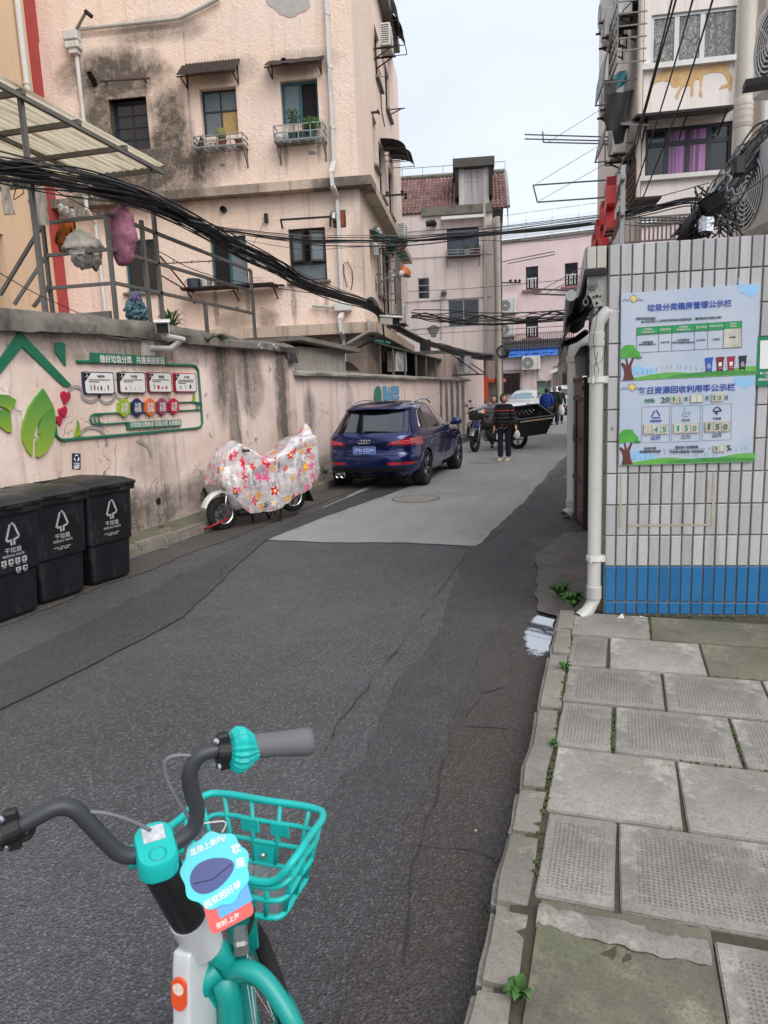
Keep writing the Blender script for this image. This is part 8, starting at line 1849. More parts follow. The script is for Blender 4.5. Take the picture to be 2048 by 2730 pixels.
for sx in (1,-1):
 lo=[(.80,1.075),(1.3,1.065),(2.2,1.05),(2.95,1.045)];hi=[(.98,1.36),(1.25,1.46),(1.9,1.49),(2.3,1.45)]
 SUV.side_patch('side_glass_surround',[(.70,1.065),(1.3,1.05),(2.2,1.035),(3.02,1.03)],[(.90,1.375),(1.2,1.475),(1.9,1.505),(2.36,1.46)],blk,car,sx,.003,20,8)
 for (u0,u1)in ((0.02,.18),(.205,.56),(.60,1.0)):
  L=[lerp_poly(lo,u0+(u1-u0)*k/6)for k in range(7)];Hh=[lerp_poly(hi,u0+(u1-u0)*k/6)for k in range(7)]
  SUV.side_patch('side_window',L,Hh,g_car,car,sx,.006,12,6)
 SUV.side_line([(.70,1.065),(.76,1.2),(.90,1.375),(1.2,1.478),(1.9,1.508),(2.36,1.465),(2.75,1.24),(3.02,1.035),(2.2,1.035),(1.3,1.05),(.70,1.062)],.009,M['chrome'],car,sx,'window_trim',.004)
 SUV.side_line([(1.32,1.04),(1.30,.8),(1.27,.5)],.004,blk,car,sx);SUV.side_line([(2.22,1.03),(2.22,.6),(2.2,.3)],.004,blk,car,sx);SUV.side_line([(3.05,1.02),(3.10,.7),(3.0,.42)],.004,blk,car,sx);SUV.side_line([(1.3,.33),(3.0,.33)],.004,blk,car,sx)
 for y in (1.5,2.42):b=MB();b.tube([(sx*(SUV.side(y,.9)+.012),y-.09,.90),(sx*(SUV.side(y,.9)+.03),y-.04,.905),(sx*(SUV.side(y,.9)+.03),y+.05,.905),(sx*(SUV.side(y,.9)+.012),y+.09,.90)],.014,6);b.build('door_handle',cp_,car,smooth=True)
 b=MB();b.ball((sx*.99,2.95,1.09),.115,10,0,(1.0,.75,.72));b.tube([(sx*.84,2.95,1.05),(sx*.95,2.95,1.06)],.03,6);b.build('wing_mirror',cp_,car,smooth=True)
 b=MB();rl2=[(.95,1.525,.60),(1.1,1.565,.60),(1.6,1.60,.60),(2.0,1.585,.60),(2.25,1.50,.60)];b.tube([(sx*x,y,z+.012)for y,z,x in rl2],.017,8);b.build('roof_rail',M['alu_frame'],car,smooth=True)
 SUV.side_line([(.48,.33),(.50,.48),(.62,.66),(.86,.745),(1.1,.66),(1.22,.48),(1.24,.33)],.016,cp_,car,sx,'arch_lip',.004)
 SUV.side_line([(3.08,.33),(3.10,.48),(3.22,.66),(3.46,.745),(3.7,.66),(3.82,.48),(3.84,.33)],.016,cp_,car,sx,'arch_lip',.004)
 wheel(car,sx*.795,.86,.345,.235,sx);wheel(car,sx*.795,3.46,.345,.235,sx)
SUV.side_line([(.62,.90),(1.4,.915),(3.2,.93)],.006,cp_,car,1,'shoulder_line',.001)
b=MB();b.span((-.7,.3,.2),(.7,4.1,.42));b.build('underbody',M['dark_inside'],car)
cR=Vector((r_r.x-.2,r_r.y,0));Mc=Matrix.Rotation(hd,4,'Z');car.matrix_world=Matrix.Translation(cR-(Mc@Vector((.80,.84,0))))@Mc
SED=CarShape([(.2,.72),(.3,.85),(.5,.895),(.75,.9),(.88,.87),(.95,.83),(1.1,.76),(1.3,.66),(1.38,.56),(1.43,.4),(1.45,.2)],[(.2,.15),(.35,.02),(.6,0),(.8,.03),(.92,.2),(.98,.55),(1.1,.85),(1.3,1.3),(1.4,1.7),(1.45,2.0)],[(.2,4.45),(.4,4.6),(.6,4.6),(.72,4.5),(.82,4.2),(.92,3.5),(1.0,3.25),(1.2,2.85),(1.35,2.5),(1.45,2.1)])
def far_car(name,label,loc,rz,shape,zs,mp_,rear):
 t=empty(name,loc,rz,label,'car');shape.body(zs,mp_,t,(.9,3.5),.38)
 for sx in (-1,1):
  for y in (.9,3.5):wheel(t,sx*.79,y,.33,.22,sx,detail=False)
  shape.side_patch('side_window',[(.9,1.0),(2,.98),(3.1,.97)],[(1.3,1.3),(1.9,1.36),(2.55,1.28)],g_car,t,sx,.006,10,4)
  b=MB();b.ball((sx*.98,2.95,1.0),.11,8,0,(1,.7,.75));b.build('wing_mirror',mblk,t,smooth=True)
  if rear:shape.rear_patch('tail_light',sx*.45,sx*.84,.84,.96,M['tail'],t,.01,6,2)
  else:
   b=MB();rws=[[(sx*x,shape.front(x,z)+.006,z)for x in (.45,.55,.65,.75,.82)]for z in (.66,.72,.78)];b.grid(rws);b.build('headlight',M['glass_frost'],t,smooth=True)
 if rear:
  shape.rear_patch('rear_window',0,0,1.06,1.4,g_car,t,.006,12,6,lambda q:(-(.78-.12*q),.78-.12*q))
  b=MB();b.box((0,shape.rear(0,.8)-.02,.8),(.46,.01,.15));b.build('number_plate',plain('plate_green',(110,190,150),.4),t)
  shape.rear_patch('bumper_trim',-.75,.75,.24,.55,mblk,t,.006,10,3)
 else:
  rws=[[(x,shape.front(x,z)+.008,z)for x in [-(.74-.2*q)+2*(.74-.2*q)*i/12 for i in range(13)]]for q,z in ((0,.97),(.33,1.1),(.66,1.23),(1,1.36))];b=MB();b.grid(rws);b.build('windscreen',glass('windscreen',(120,150,160),.03,.9),t,smooth=True)
  rws=[[(x,shape.front(x,z)+.006,z)for x in (-.4,-.2,0,.2,.4)]for z in (.35,.5,.62)];b=MB();b.grid(rws);b.build('grille',mblk,t,smooth=True)
 return t
wp=paint('pearl_white',(206,208,206),0,.25);ZF=[.2,.26,.33,.4,.5,.6,.68,.75,.8,.85,.9,.94,.98,1.02,1.06,1.12,1.2,1.28,1.35,1.4,1.44,1.47,1.5,1.55,1.59]
cB=onz((15,800,470));cB=ony((15,800,440),38.0)
far_car('white_car','white sedan facing the lane with a bright windscreen beyond the cargo motorcycle',(ony((15,812,300),37.0).x,41.5,0),rad(176),SED,[z for z in ZF if z<=1.45],wp,False)
far_car('white_car','white SUV seen from behind with a green number plate beside the walking couple',(ony((15,1250,300),39.5).x+.3,39.2,0),rad(-18),SUV,ZS[::2]+[1.59],wp,True)
far_car('white_car','white car mostly hidden behind the couple in the far cross street',(ony((15,1010,250),42.5).x,42.0,0),rad(-75),SUV,ZS[::2]+[1.59],wp,True)
# ====== SCOOTER under a floral cover
def bike_wheel(t,y,z,r,w,spokes=5,nm='wheel',rimm=None,disc=True):
 Mx=Matrix.Translation((0,y,z))@Matrix.Rotation(rad(90),4,'Y')
 b=MB();b.lathe([(r-w*.75,-w*.35),(r-w*.25,-w*.5),(r,-w*.2),(r,w*.2),(r-w*.25,w*.5),(r-w*.75,w*.35)],36,Mx,cap=False);ty=b.build(nm,M['tyre'],t,smooth=True)
 b=MB();b.lathe([(r-w*.75,-w*.36),(r-w*.9,-w*.3),(r-w*.95,0),(r-w*.9,w*.3),(r-w*.75,w*.36)],36,Mx,cap=False);b.build('rim',rimm or M['chrome'],ty,smooth=True)
 b=MB()
 for k in range(spokes):
  a=2*math.pi*k/spokes;b.bar(Mx@Vector((.03*math.cos(a),.03*math.sin(a),0)),Mx@Vector(((r-w*.85)*math.cos(a),(r-w*.85)*math.sin(a),0)),.028,.022)
 b.lathe([(0,-.05),(.045,-.05),(.045,.05),(0,.05)],14,Mx);b.build('spokes',rimm or M['alloy'],ty)
 if disc:b=MB();b.lathe([(.06,.045),(.115,.045),(.115,.05),(.06,.05)],24,Mx);b.build('brake_disc',M['galv'],ty)
 return ty
fw,sd_=onz((13,360,1335)),onz((13,860,1232))
dirv=(fw-onz((13,905,1236))).normalized();hz=math.atan2(dirv.y,dirv.x)-math.pi/2
sc_=empty('motor_scooter',(fw.x-dirv.x*.62,fw.y-dirv.y*.62,0),hz,'white retro scooter on its centre stand by the left kerb','scooter')
R0=.23;tilt=rad(-4)
b_w=bike_wheel(sc_,.62,R0,R0,.11);b_w2=bike_wheel(sc_,-.56,R0+.085,R0,.11,disc=False)
for sx in (-1,1):
 b=MB();b.tube([(sx*.075,.62,R0),(sx*.07,.56,R0+.3)],.02,8);b.build('fork_leg',M['chrome'],sc_,smooth=True)
b=MB();rws=[]
for i in range(13):
 a=rad(20+150*i/12);rws.append([(.075*math.sin(th),.61+(.29+.02*math.cos(th))*math.cos(a)*(1.05),R0+.01+(.285+.035*math.cos(th))*math.sin(a))for th in [rad(-100+200*k/8)for k in range(9)]])
b.grid(rws);b.build('front_fender',M['white_paint'],sc_,smooth=True)
def loft(stations,name,mats,parent,n=18,p=2.6):
 """stations: (y, z_low, z_high, half width)"""
 rws=[]
 for (y,zl,zh,w)in stations:
  zc,hh=(zl+zh)/2,(zh-zl)/2;r=[]
  for k in range(n):
   a=2*math.pi*k/n;c_,s_=math.cos(a),math.sin(a);r.append((w*math.copysign(abs(c_)**(2/p),c_),y,zc+hh*math.copysign(abs(s_)**(2/p),s_)))
  rws.append(r)
 b=MB();b.grid(rws,close_u=True);b.f+=[tuple(range(n)),tuple((len(rws)-1)*n+i for i in range(n))];b.mi+=[0,0]
 return b.build(name,mats,parent,smooth=True)
loft([(.60,.55,.88,.04),(.56,.45,.98,.16),(.50,.30,1.0,.20),(.44,.24,.98,.20),(.38,.22,.9,.16),(.35,.22,.6,.1)],'leg_shield',M['white_paint'],sc_)
loft([(.42,.16,.26,.14),(.2,.15,.24,.16),(-.1,.15,.25,.16)],'footboard',M['alloy_dark'],sc_)
loft([(.05,.22,.55,.1),(-.1,.22,.72,.17),(-.35,.3,.76,.2),(-.6,.42,.76,.18),(-.78,.52,.7,.1)],'rear_body',M['white_paint'],sc_)
loft([(.08,.68,.76,.1),(-.1,.72,.83,.15),(-.45,.74,.84,.16),(-.66,.74,.82,.12)],'seat',plain('seat_black',(30,28,28),.6),sc_)
b=MB();b.box((0,-.76,1.0),(.38,.34,.30),0,0,1,.04);tb=b.build('top_box',M['white_paint'],sc_);b=MB();b.box((0,-.76,1.03),(.395,.355,.05),0,0,1,.02);b.box((0,-.76,.86),(.395,.355,.04),0,0,1,.015);b.build('box_band',M['black'],tb)
b=MB();b.box((.196,-.78,.97),(.006,.14,.1));b.build('box_sticker',plain('sticker_blue',(70,110,170),.5,var=.5,scale=30),tb)
b=MB();b.tube([(-.34,.3,1.06),(-.2,.42,1.08),(0,.46,1.04),(.2,.42,1.08),(.34,.3,1.06)],.016,8);b.build('handlebar',M['black'],sc_,smooth=True)
b=MB();b.ball((0,.5,1.02),.12,10,0,(1.2,.8,.8));b.build('headset',M['black'],sc_,smooth=True)
b=MB();b.ball((0,.615,.78),.085,10);b.build('headlight',M['chrome'],sc_,smooth=True)
loft([(-.2,.24,.36,.05),(-.45,.26,.36,.045),(-.66,.27,.36,.04)],'swing_arm',M['galv'],sc_).location=(.1,0,0)
for sx in (-1,1):b=MB();b.bar((sx*.1,-.12,.2),(sx*.14,-.22,.0),.025);b.bar((sx*.1,-.3,.24),(sx*.14,-.22,.02),.02);b.build('stand_leg',M['black'],sc_)
b=MB();b.bar((.12,.1,.18),(.2,.02,.02),.022);b.build('side_stand',M['black'],sc_)
b=MB();b.add([(-.09,-.74,.52),(.09,-.74,.52),(.1,-.86,.2),(-.1,-.86,.2),(-.09,-.76,.52),(.09,-.76,.52),(.1,-.88,.2),(-.1,-.88,.2)],[(0,1,2,3),(7,6,5,4),(0,3,7,4),(1,5,6,2),(3,2,6,7)]);b.build('mud_flap',M['black'],sc_)
sc_.rotation_euler=(0,rad(3),hz)
nf=NT('floral_film');vo1=nf.n('ShaderNodeTexVoronoi');vo1.inputs['Scale'].default_value=8.6;vo1.inputs['Randomness'].default_value=.85
uvn=nf.n('ShaderNodeUVMap');nf.l(uvn.outputs[0],vo1.inputs['Vector'])
df=nf.n('ShaderNodeVectorMath',operation='SUBTRACT');sc_uv=nf.n('ShaderNodeVectorMath',operation='SCALE');sc_uv.inputs['Scale'].default_value=8.6;nf.l(uvn.outputs[0],sc_uv.inputs[0]);ps=nf.n('ShaderNodeVectorMath',operation='SCALE');ps.inputs['Scale'].default_value=8.6;nf.l(vo1.outputs['Position'],ps.inputs[0])
nf.l(sc_uv.outputs[0],df.inputs[0]);nf.l(ps.outputs[0],df.inputs[1]);sx_=nf.n('ShaderNodeSeparateXYZ');nf.l(df.outputs[0],sx_.inputs[0])
ang=nf.math('ARCTAN2',sx_.outputs[1],sx_.outputs[0]);rr2=nf.n('ShaderNodeVectorMath',operation='LENGTH');nf.l(df.outputs[0],rr2.inputs[0]);rad_=rr2.outputs['Value']
scol=nf.n('ShaderNodeSeparateColor');nf.l(vo1.outputs['Color'],scol.inputs[0]);size=nf.ramp(scol.outputs[0],0,1,.32,.64)
pet=nf.math('ADD',.78,nf.math('MULTIPLY',.26,nf.math('COSINE',nf.math('MULTIPLY',ang,5.0))));inside=nf.math('LESS_THAN',rad_,nf.math('MULTIPLY',size,pet));core=nf.math('LESS_THAN',rad_,nf.math('MULTIPLY',size,.3))
cr=nf.n('ShaderNodeValToRGB');cr.color_ramp.interpolation='CONSTANT';nf.l(scol.outputs[1],cr.inputs[0]);E_=cr.color_ramp.elements;E_[0].position=0;E_[0].color=lin((214,36,56));E_[1].position=.34;E_[1].color=lin((232,98,150))
for ps_,cc in ((.58,(230,160,40)),(.76,(44,62,60)),(.88,(236,232,228))):e=E_.new(ps_);e.color=lin(cc)
pc=nf.mix(core,cr.outputs[0],lin((250,228,120)))
fac_film=nf.math('MAXIMUM',inside,nf.ramp(nf.noise(5,6,.75,nf.co((1,1,2))),.42,.7,.34,.74))
colf=nf.mix(inside,lin((246,238,242)),pc)
nf.out(colf,.12,nf.bump(nf.noise(5,3,.5,nf.co((1,.6,2)),1.0),.35,.03));trn=nf.n('ShaderNodeBsdfTransparent');glo=nf.n('ShaderNodeBsdfGlossy');glo.inputs['Roughness'].default_value=.08;nf.l(nf.b.inputs['Normal'].links[0].from_socket,glo.inputs['Normal'])
m1=nf.n('ShaderNodeMixShader');fr_=nf.n('ShaderNodeFresnel');fr_.inputs[0].default_value=1.6;nf.l(nf.b.inputs['Normal'].links[0].from_socket,fr_.inputs['Normal']);nf.l(fr_.outputs[0],m1.inputs[0]);nf.l(trn.outputs[0],m1.inputs[1]);nf.l(glo.outputs[0],m1.inputs[2])
m2=nf.n('ShaderNodeMixShader');nf.l(fac_film,m2.inputs[0]);nf.l(m1.outputs[0],m2.inputs[1]);nf.l(nf.b.outputs[0],m2.inputs[2]);nf.l(m2.outputs[0],nf.t.nodes['Material Output'].inputs[0]);M['film']=nf.m
top_=[(.72,.68),(.71,.78),(.70,.95),(.62,1.06),(.5,1.16),(.38,1.22),(.2,1.10),(0,.97),(-.2,.96),(-.4,1.04),(-.58,1.18),(-.75,1.22),(-.93,1.24),(-.97,1.1)]
bot_=[(.72,.64),(.71,.60),(.70,.54),(.62,.50),(.5,.38),(.38,.22),(.2,.18),(0,.20),(-.2,.22),(-.4,.30),(-.58,.36),(-.75,.44),(-.93,.6),(-.97,.9)]
wid_=[.05,.16,.22,.26,.29,.34,.31,.30,.29,.28,.27,.27,.25,.12]
rws=[];uvs=[];NS=70;NK=41
for i in range(NS+1):
 u=i/NS*(len(top_)-1);k0=min(int(u),len(top_)-2);f=u-k0;L3=lambda a:a[k0]+(a[k0+1]-a[k0])*f
 yy=top_[k0][0]+(top_[k0+1][0]-top_[k0][0])*f;zt2=top_[k0][1]+(top_[k0+1][1]-top_[k0][1])*f;zb3=bot_[k0][1]+(bot_[k0+1][1]-bot_[k0][1])*f;w=L3(wid_);r=[]
 for j in range(NK):
  q=-1+2*j/(NK-1);th=abs(q);
  if th<.42:x=w*(th/.42)*.85;z=zt2-.05*(th/.42)**2
  else:v_=(th-.42)/.58;x=w*(.85+.15*math.sin(v_*2.2));z=zt2-.05-(zt2-.05-zb3)*v_
  x=math.copysign(x,q)
  nv=mnoise.noise_vector(Vector((yy*3.2,q*2.6,1)))*.055+mnoise.noise_vector(Vector((yy*9,q*7,4)))*.022+mnoise.noise_vector(Vector((yy*20,q*15,7)))*.004
  fold=.02*math.sin(yy*23+q*4)*th
  r.append((x+nv.x+math.copysign(fold,q),yy+nv.y*.6,z+nv.z*.7+(.13*max(0,(.12-abs(yy+.93))/.12)*max(0,1-abs(q-.0)/.3)if yy<-.8 else 0)))
 rws.append(r)
b=MB();b.grid(rws);cv=b.build('rain_cover',M['film'],None,smooth=True,fix=False,loc=sc_.location,rot=sc_.rotation_euler)
uvl=cv.data.uv_layers.new(name='UVMap');uvd=np.empty(len(cv.data.loops)*2);vi=np.empty(len(cv.data.loops),int);cv.data.loops.foreach_get('vertex_index',vi)
uvd[0::2]=(vi//NK)/NS*2.4;uvd[1::2]=(vi%NK)/(NK-1)*2.3;uvl.data.foreach_set('uv',uvd)
tag(cv,'clear plastic rain cover printed with red, pink and yellow flowers draped over the scooter','rain cover')
b=MB();lk_=[sc_.matrix_world if False else Vector(p)for p in ((.02,.52,.14),(.1,.62,.16),(.12,.78,.10),(.06,.9,.05),(-.05,.88,.07),(-.1,.76,.12),(-.08,.6,.15))]
b.tube(lk_,.016,8);tag(b.build('wheel_lock',plain('red_lock',(150,28,34),.45),None,smooth=True,loc=sc_.location,rot=sc_.rotation_euler),'red cable lock looped through the scooter front wheel','lock')
# ====== MOTORCYCLES further up
def motorcycle(name,label,loc,rz,steer,basket):
 t=empty(name,loc,rz,label,'motorcycle')
 bike_wheel(t,-.66,.3,.3,.12,5,rimm=M['alloy_dark'],disc=False)
 f=bike_wheel(t,0,.3,.3,.10,5,rimm=M['alloy_dark']);Ms_=Matrix.Translation((0,.68,0))@Matrix.Rotation(steer,4,'Z');f.matrix_basis=Ms_
 for sx in (-1,1):
  b=MB();b.M=Ms_;b.tube([(sx*.09,0,.3),(sx*.09,-.2,.86)],.024,8);b.build('fork_leg',M['galv'],t,smooth=True)
  b=MB();b.M=Ms_;b.tube([(sx*.1,-.22,.96),(sx*.22,-.28,1.06),(sx*.38,-.36,1.04)],.015,6);b.build('handlebar',M['black'],t,smooth=True)
  b=MB();b.M=Ms_;b.tube([(sx*.26,-.28,1.06),(sx*.32,-.26,1.24)],.008,5);b.ball((sx*.34,-.26,1.28),.07,8,0,(1,.3,.75));b.build('rear_mirror',M['galv'],t,smooth=True)
 b=MB();b.M=Ms_;rws=[[(.07*math.sin(th),(.325+.02*math.cos(th))*math.cos(a),.3+(.325+.02*math.cos(th))*math.sin(a))for th in [rad(-90+30*k)for k in range(7)]]for a in [rad(30+130*i/8)for i in range(9)]];b.grid(rws);b.build('front_fender',M['galv'],t,smooth=True)
 b=MB();b.M=Ms_;b.ball((0,-.05,.88),.11,10,0,(1,.7,1));b.build('headlight',M['alloy'],t,smooth=True)
 b=MB();b.M=Ms_;b.box((0,-.02,.98),(.3,.2,.2),0,0,1,.03);b.build('fairing',M['black'],t)
 loft([(.5,.62,.82,.06),(.35,.6,.9,.14),(.1,.6,.88,.15),(-.02,.6,.78,.1)],'fuel_tank',M['black'],t)
 loft([(.0,.68,.8,.1),(-.3,.68,.8,.14),(-.65,.7,.84,.13)],'seat',plain('seat_yellow',(196,150,40),.6)if basket else M['black'],t)
 b=MB();b.box((0,.1,.42),(.28,.36,.3),0,0,1,.05);b.lathe([(.0,-.2),(.1,-.2),(.1,.2),(0,.2)],16,Matrix.Translation((0,.22,.46))@Matrix.Rotation(rad(90),4,'Y'));b.build('engine',M['alloy_dark'],t,auto=40)
 b=MB();b.tube([(.0,.5,.75),(0,.35,.3),(0,-.2,.28),(0,-.66,.3)],.03,8);b.tube([(.13,.15,.25),(.16,-.3,.26),(.17,-.8,.32)],[.03,.04,.055],8);b.tube([(0,-.3,.3),(0,-.5,.7)],.03,6);b.build('frame',M['steel'],t,smooth=True)
 b=MB();b.tube([(-.12,.0,.2),(-.2,-.05,.02)],.015,5);b.build('side_stand',M['black'],t)
 if basket:
  rk_=MB()
  for x in (-.3,.3):rk_.bar((x,-.1,.52),(x,-1.15,.46),.03);rk_.bar((x,-.5,.8),(x,-1.0,.5),.03)
  for k in range(5):rk_.bar((-.3,-.3-.2*k,.5),(.3,-.3-.2*k,.5),.025)
  rk_.build('cargo_rack',M['dark_iron'],t)
  b=MB();b.box((-.1,-.05,.4),(.1,.3,.16));b.build('side_box',M['sign_white'],t)
 return t
c0,c1=onz((15,275,852)),onz((15,762,816));dv_=(c0-c1).normalized();Lb=(c0-c1).length
rzc=math.atan2(dv_.y,dv_.x)-math.pi/2
mc=motorcycle('cargo_motorcycle','black delivery motorcycle with a huge black crate standing across the lane',((c0+c1)/2)[:],rzc,rad(42),True)
Mc2=Matrix.Translation(((c0+c1)/2))@Matrix.Rotation(rzc,4,'Z')
ct=empty('cargo_crate',mat=Mc2@Matrix.Translation((-.10,-.86,.50))@Matrix.Rotation(rad(-20),4,'Y')@Matrix.Rotation(rad(-4),4,'X'),label='huge black perforated crate with a pale wooden rim on the delivery motorcycle',cat='crate')
mcr=plain('crate_black',(24,25,27),.5,var=.15);Wc,Lc,Hc,tp_=.34,.42,.56,1.28
def crate_pt(s_,u,v):
 k=1+(tp_-1)*v;w,l=Wc*k,Lc*k;z=Hc*v
 return [(-w+2*w*u,-l,z),(w,-l+2*l*u,z),(w-2*w*u,l,z),(-w,l-2*l*u,z)][s_]
for s_ in range(4):
 b=MB();nu,nv_=16,10
 for j in range(nv_):
  for i in range(nu):
   u0,u1,v0,v1=i/nu,(i+1)/nu,j/nv_,(j+1)/nv_
   if (i+j)%2==0 and 0<i<nu-1 and 0<j<nv_-2:
    m_=.3;um,vm=(u1-u0)*m_,(v1-v0)*m_;q=[crate_pt(s_,*p)for p in ((u0,v0),(u1,v0),(u1,v1),(u0,v1),(u0+um,v0+vm),(u1-um,v0+vm),(u1-um,v1-vm),(u0+um,v1-vm))]
    b.add(q,[(0,1,5,4),(1,2,6,5),(2,3,7,6),(3,0,4,7)])
   else:b.add([crate_pt(s_,*p)for p in ((u0,v0),(u1,v0),(u1,v1),(u0,v1))],[(0,1,2,3)])
 b.build('crate_wall',mcr,ct,fix=False)
b=MB();b.add([(-Wc,-Lc,.01),(Wc,-Lc,.01),(Wc,Lc,.01),(-Wc,Lc,.01)],[(0,1,2,3)]);b.build('crate_floor',mcr,ct)
b=MB()
for s_ in range(4):b.bar(crate_pt(s_,0,1),crate_pt(s_,1,1),.06,.05);b.bar(crate_pt(s_,0,0),crate_pt(s_,0,1),.035)
b.build('crate_rim',mcr,ct)
wd_=plain('pale_batten',(206,186,150),.8,var=.2)
for s_ in (0,1,3):
 p,q=Vector(crate_pt(s_,.03,.93)),Vector(crate_pt(s_,.97,.93));n_=[Vector((0,-1,0)),Vector((1,0,0)),None,Vector((-1,0,0))][s_]*.025;b=MB();b.bar(p+n_,q+n_,.02,.045);b.build('batten',wd_,ct)
m2o=onz((15,235,715));motorcycle('parked_motorcycle','dark motorcycle parked by the wall behind the delivery motorcycle',(m2o.x+.25,m2o.y+.65,0),rad(165),rad(-15),False)
for (x,y,n_,lb,c_)in ((315,540,.1,'blue plastic bag hanging on the parked motorcycle',(60,100,200)),):
 c=ony((15,x,y),21.3);b=MB();b.ball(c,.12,8,0,(1,.6,1.2));tag(b.build('blue_bag',plain('blue_bag',c_,.5),None,smooth=True),lb,'bag')
 # ====== PEOPLE
def skin(name,nodes,edges,mats,parent,lv=1,root=None):
 """one continuous body surface grown round a skeleton; nodes: name -> (point, radius or (rx, ry))"""
 ks=list(nodes);me=bpy.data.meshes.new(name);me.from_pydata([nodes[k][0]for k in ks],[(ks.index(a),ks.index(b_))for a,b_ in edges],[])
 o=bpy.data.objects.new(name,me);COL.objects.link(o);md=o.modifiers.new('s','SKIN');md.use_smooth_shade=True;sv=me.skin_vertices[0].data
 for i,k in enumerate(ks):
  r=nodes[k][1];sv[i].radius=(r,r)if isinstance(r,(int,float))else r;sv[i].use_root=(k==(root or ks[0]))
 ss=o.modifiers.new('u','SUBSURF');ss.levels=lv;ss.render_levels=lv;evaluated(o,name);o.data.materials.append(mats);o.parent=parent
 o.data.polygons.foreach_set('use_smooth',[True]*len(o.data.polygons));return o
M['skin']=plain('skin',(218,172,146),.55,var=.08);M['hair_black']=plain('hair_black',(26,23,22),.6,var=.3,scale=40,bump=.6,bscale=90);M['hair_grey']=plain('hair_grey',(120,118,114),.7,var=.3,scale=40,bump=.6,bscale=90)
def person(label,loc,rz,J,h,jacket,trousers,hair,shoes,hem=.80,lv=2,hairlong=False,look=0.0,collar=None,bulk=1.0):
 """J: joint positions for a 1.7 m figure facing local -y; x is the viewer's right"""
 k=h/1.7;t=empty('person',loc,rz,label,'person');V=lambda p:Vector(p)*k
 P_={a:V(b_)for a,b_ in J.items()}
 head=P_['head'];nd={'pelvis':(P_['pelvis'],.06*k),'waist':((P_['pelvis']+P_['chest'])/2,.08*k),'chest':(P_['chest'],.10*k),'neck':(P_['neck'],.05*k)}
 ed=[('pelvis','waist'),('waist','chest'),('chest','neck')]
 up=(head-P_['neck']).normalized();nd['skull0']=(P_['neck']+up*.06*k,.048*k);ed.append(('neck','skull0'))
 for s in 'LR':
  sh,el,wr=P_['sh'+s],P_['el'+s],P_['wr'+s];nd['sh'+s]=(sh,.05*k);nd['el'+s]=(el,.038*k);nd['wr'+s]=(wr,.026*k);d=(wr-el).normalized();pm=wr+d*.07*k;nd['pm'+s]=(pm,.034*k)
  ed+=[('chest','sh'+s),('sh'+s,'el'+s),('el'+s,'wr'+s),('wr'+s,'pm'+s)]
  q=d.cross(Vector((0,1,0)));q=q.normalized()if q.length>.1 else Vector((1,0,0));nrm=q.cross(d)
  for i in range(4):
   b0=pm+nrm*(-.027+.018*i)*k;L=(.075,.085,.08,.062)[i]*k;c=q*(.02 if s=='L' else -.02)*k
   nd[f'f{i}{s}']=(b0+d*.02*k,.009*k);nd[f'g{i}{s}']=(b0+d*(.02*k+L*.5)+c*.3,.0085*k);nd[f'h{i}{s}']=(b0+d*(.02*k+L)+c,.0075*k);ed+=[('pm'+s,f'f{i}{s}'),(f'f{i}{s}',f'g{i}{s}'),(f'g{i}{s}',f'h{i}{s}')]
  nd['t0'+s]=(wr+d*.03*k+nrm*-.035*k,.011*k);nd['t1'+s]=(wr+d*.085*k+nrm*-.052*k,.009*k);ed+=[('wr'+s,'t0'+s),('t0'+s,'t1'+s)]
  nd['hip'+s]=(P_['hip'+s],.05*k);nd['kn'+s]=(P_['kn'+s],.045*k);nd['an'+s]=(P_['an'+s],.04*k);ed+=[('pelvis','hip'+s),('hip'+s,'kn'+s),('kn'+s,'an'+s)]
 body=skin('body',nd,ed,M['skin'],t,1)
 b=MB();rws=[];N,K=14,20
 for i in range(N+1):
  ph=math.pi*i/N;z=-math.cos(ph);r=math.sin(ph)
  row=[]
  for j in range(K):
   a=2*math.pi*j/K;x,y=r*math.sin(a),-r*math.cos(a);jaw=1-.30*max(0,-z)*(1 if y<.3 else .5);px_,py_,pz_=x*.074*jaw,y*.094*(1-.12*max(0,-z)),z*.115
   f=max(0,-y-.75)*4*max(0,1-abs(x)/.25)
   if -.35<z<.12:py_-=.022*min(1,f)*(1-abs(z+.15)/.3 if abs(z+.15)<.3 else 0)
   if .02<z<.25 and .2<abs(x)<.55 and y<-.6:py_+=.006
   row.append((px_,py_,pz_))
  rws.append(row)
 b.grid(rws,close_u=True)
 for sx in (-1,1):b.ball((sx*.076,.008,-.01),.026,6,0,(.35,.7,1.1))
 Hm=Matrix.Translation(head)@Matrix.Rotation(look,4,'Z')@up.to_track_quat('Z','Y').to_matrix().to_4x4()if False else Matrix.Translation(head)@Matrix.Rotation(look,4,'Z')
 b.v=[tuple(Hm@(Vector(p)*k))for p in b.v];hm=b.mesh('h',M['skin'],True)
 bm=bmesh.new();bm.from_mesh(body.data);bm.from_mesh(hm);bmesh.ops.recalc_face_normals(bm,faces=bm.faces);bm.to_mesh(body.data);bm.free();body.data.polygons.foreach_set('use_smooth',[True]*len(body.data.polygons))
 for sx in (-1,1):
  b=MB();b.ball(Hm@(Vector((sx*.031,-.086,.018))*k),.011*k,6,0,(1.2,.5,.7));b.build('eye',M['black'],t,smooth=True)
  b=MB();b.tube([Hm@(Vector((sx*x,-.09,z))*k)for x,z in ((.016,.042),(.034,.047),(.05,.040))],.0045*k,5);b.build('eyebrow',hair,t)
 b=MB();b.tube([Hm@(Vector((x,y,-.062))*k)for x,y in ((-.026,-.083),(0,-.092),(.026,-.083))],.006*k,5);b.build('mouth',plain('lips',(160,92,84),.5),t,smooth=True)
 b=MB();rws=[]
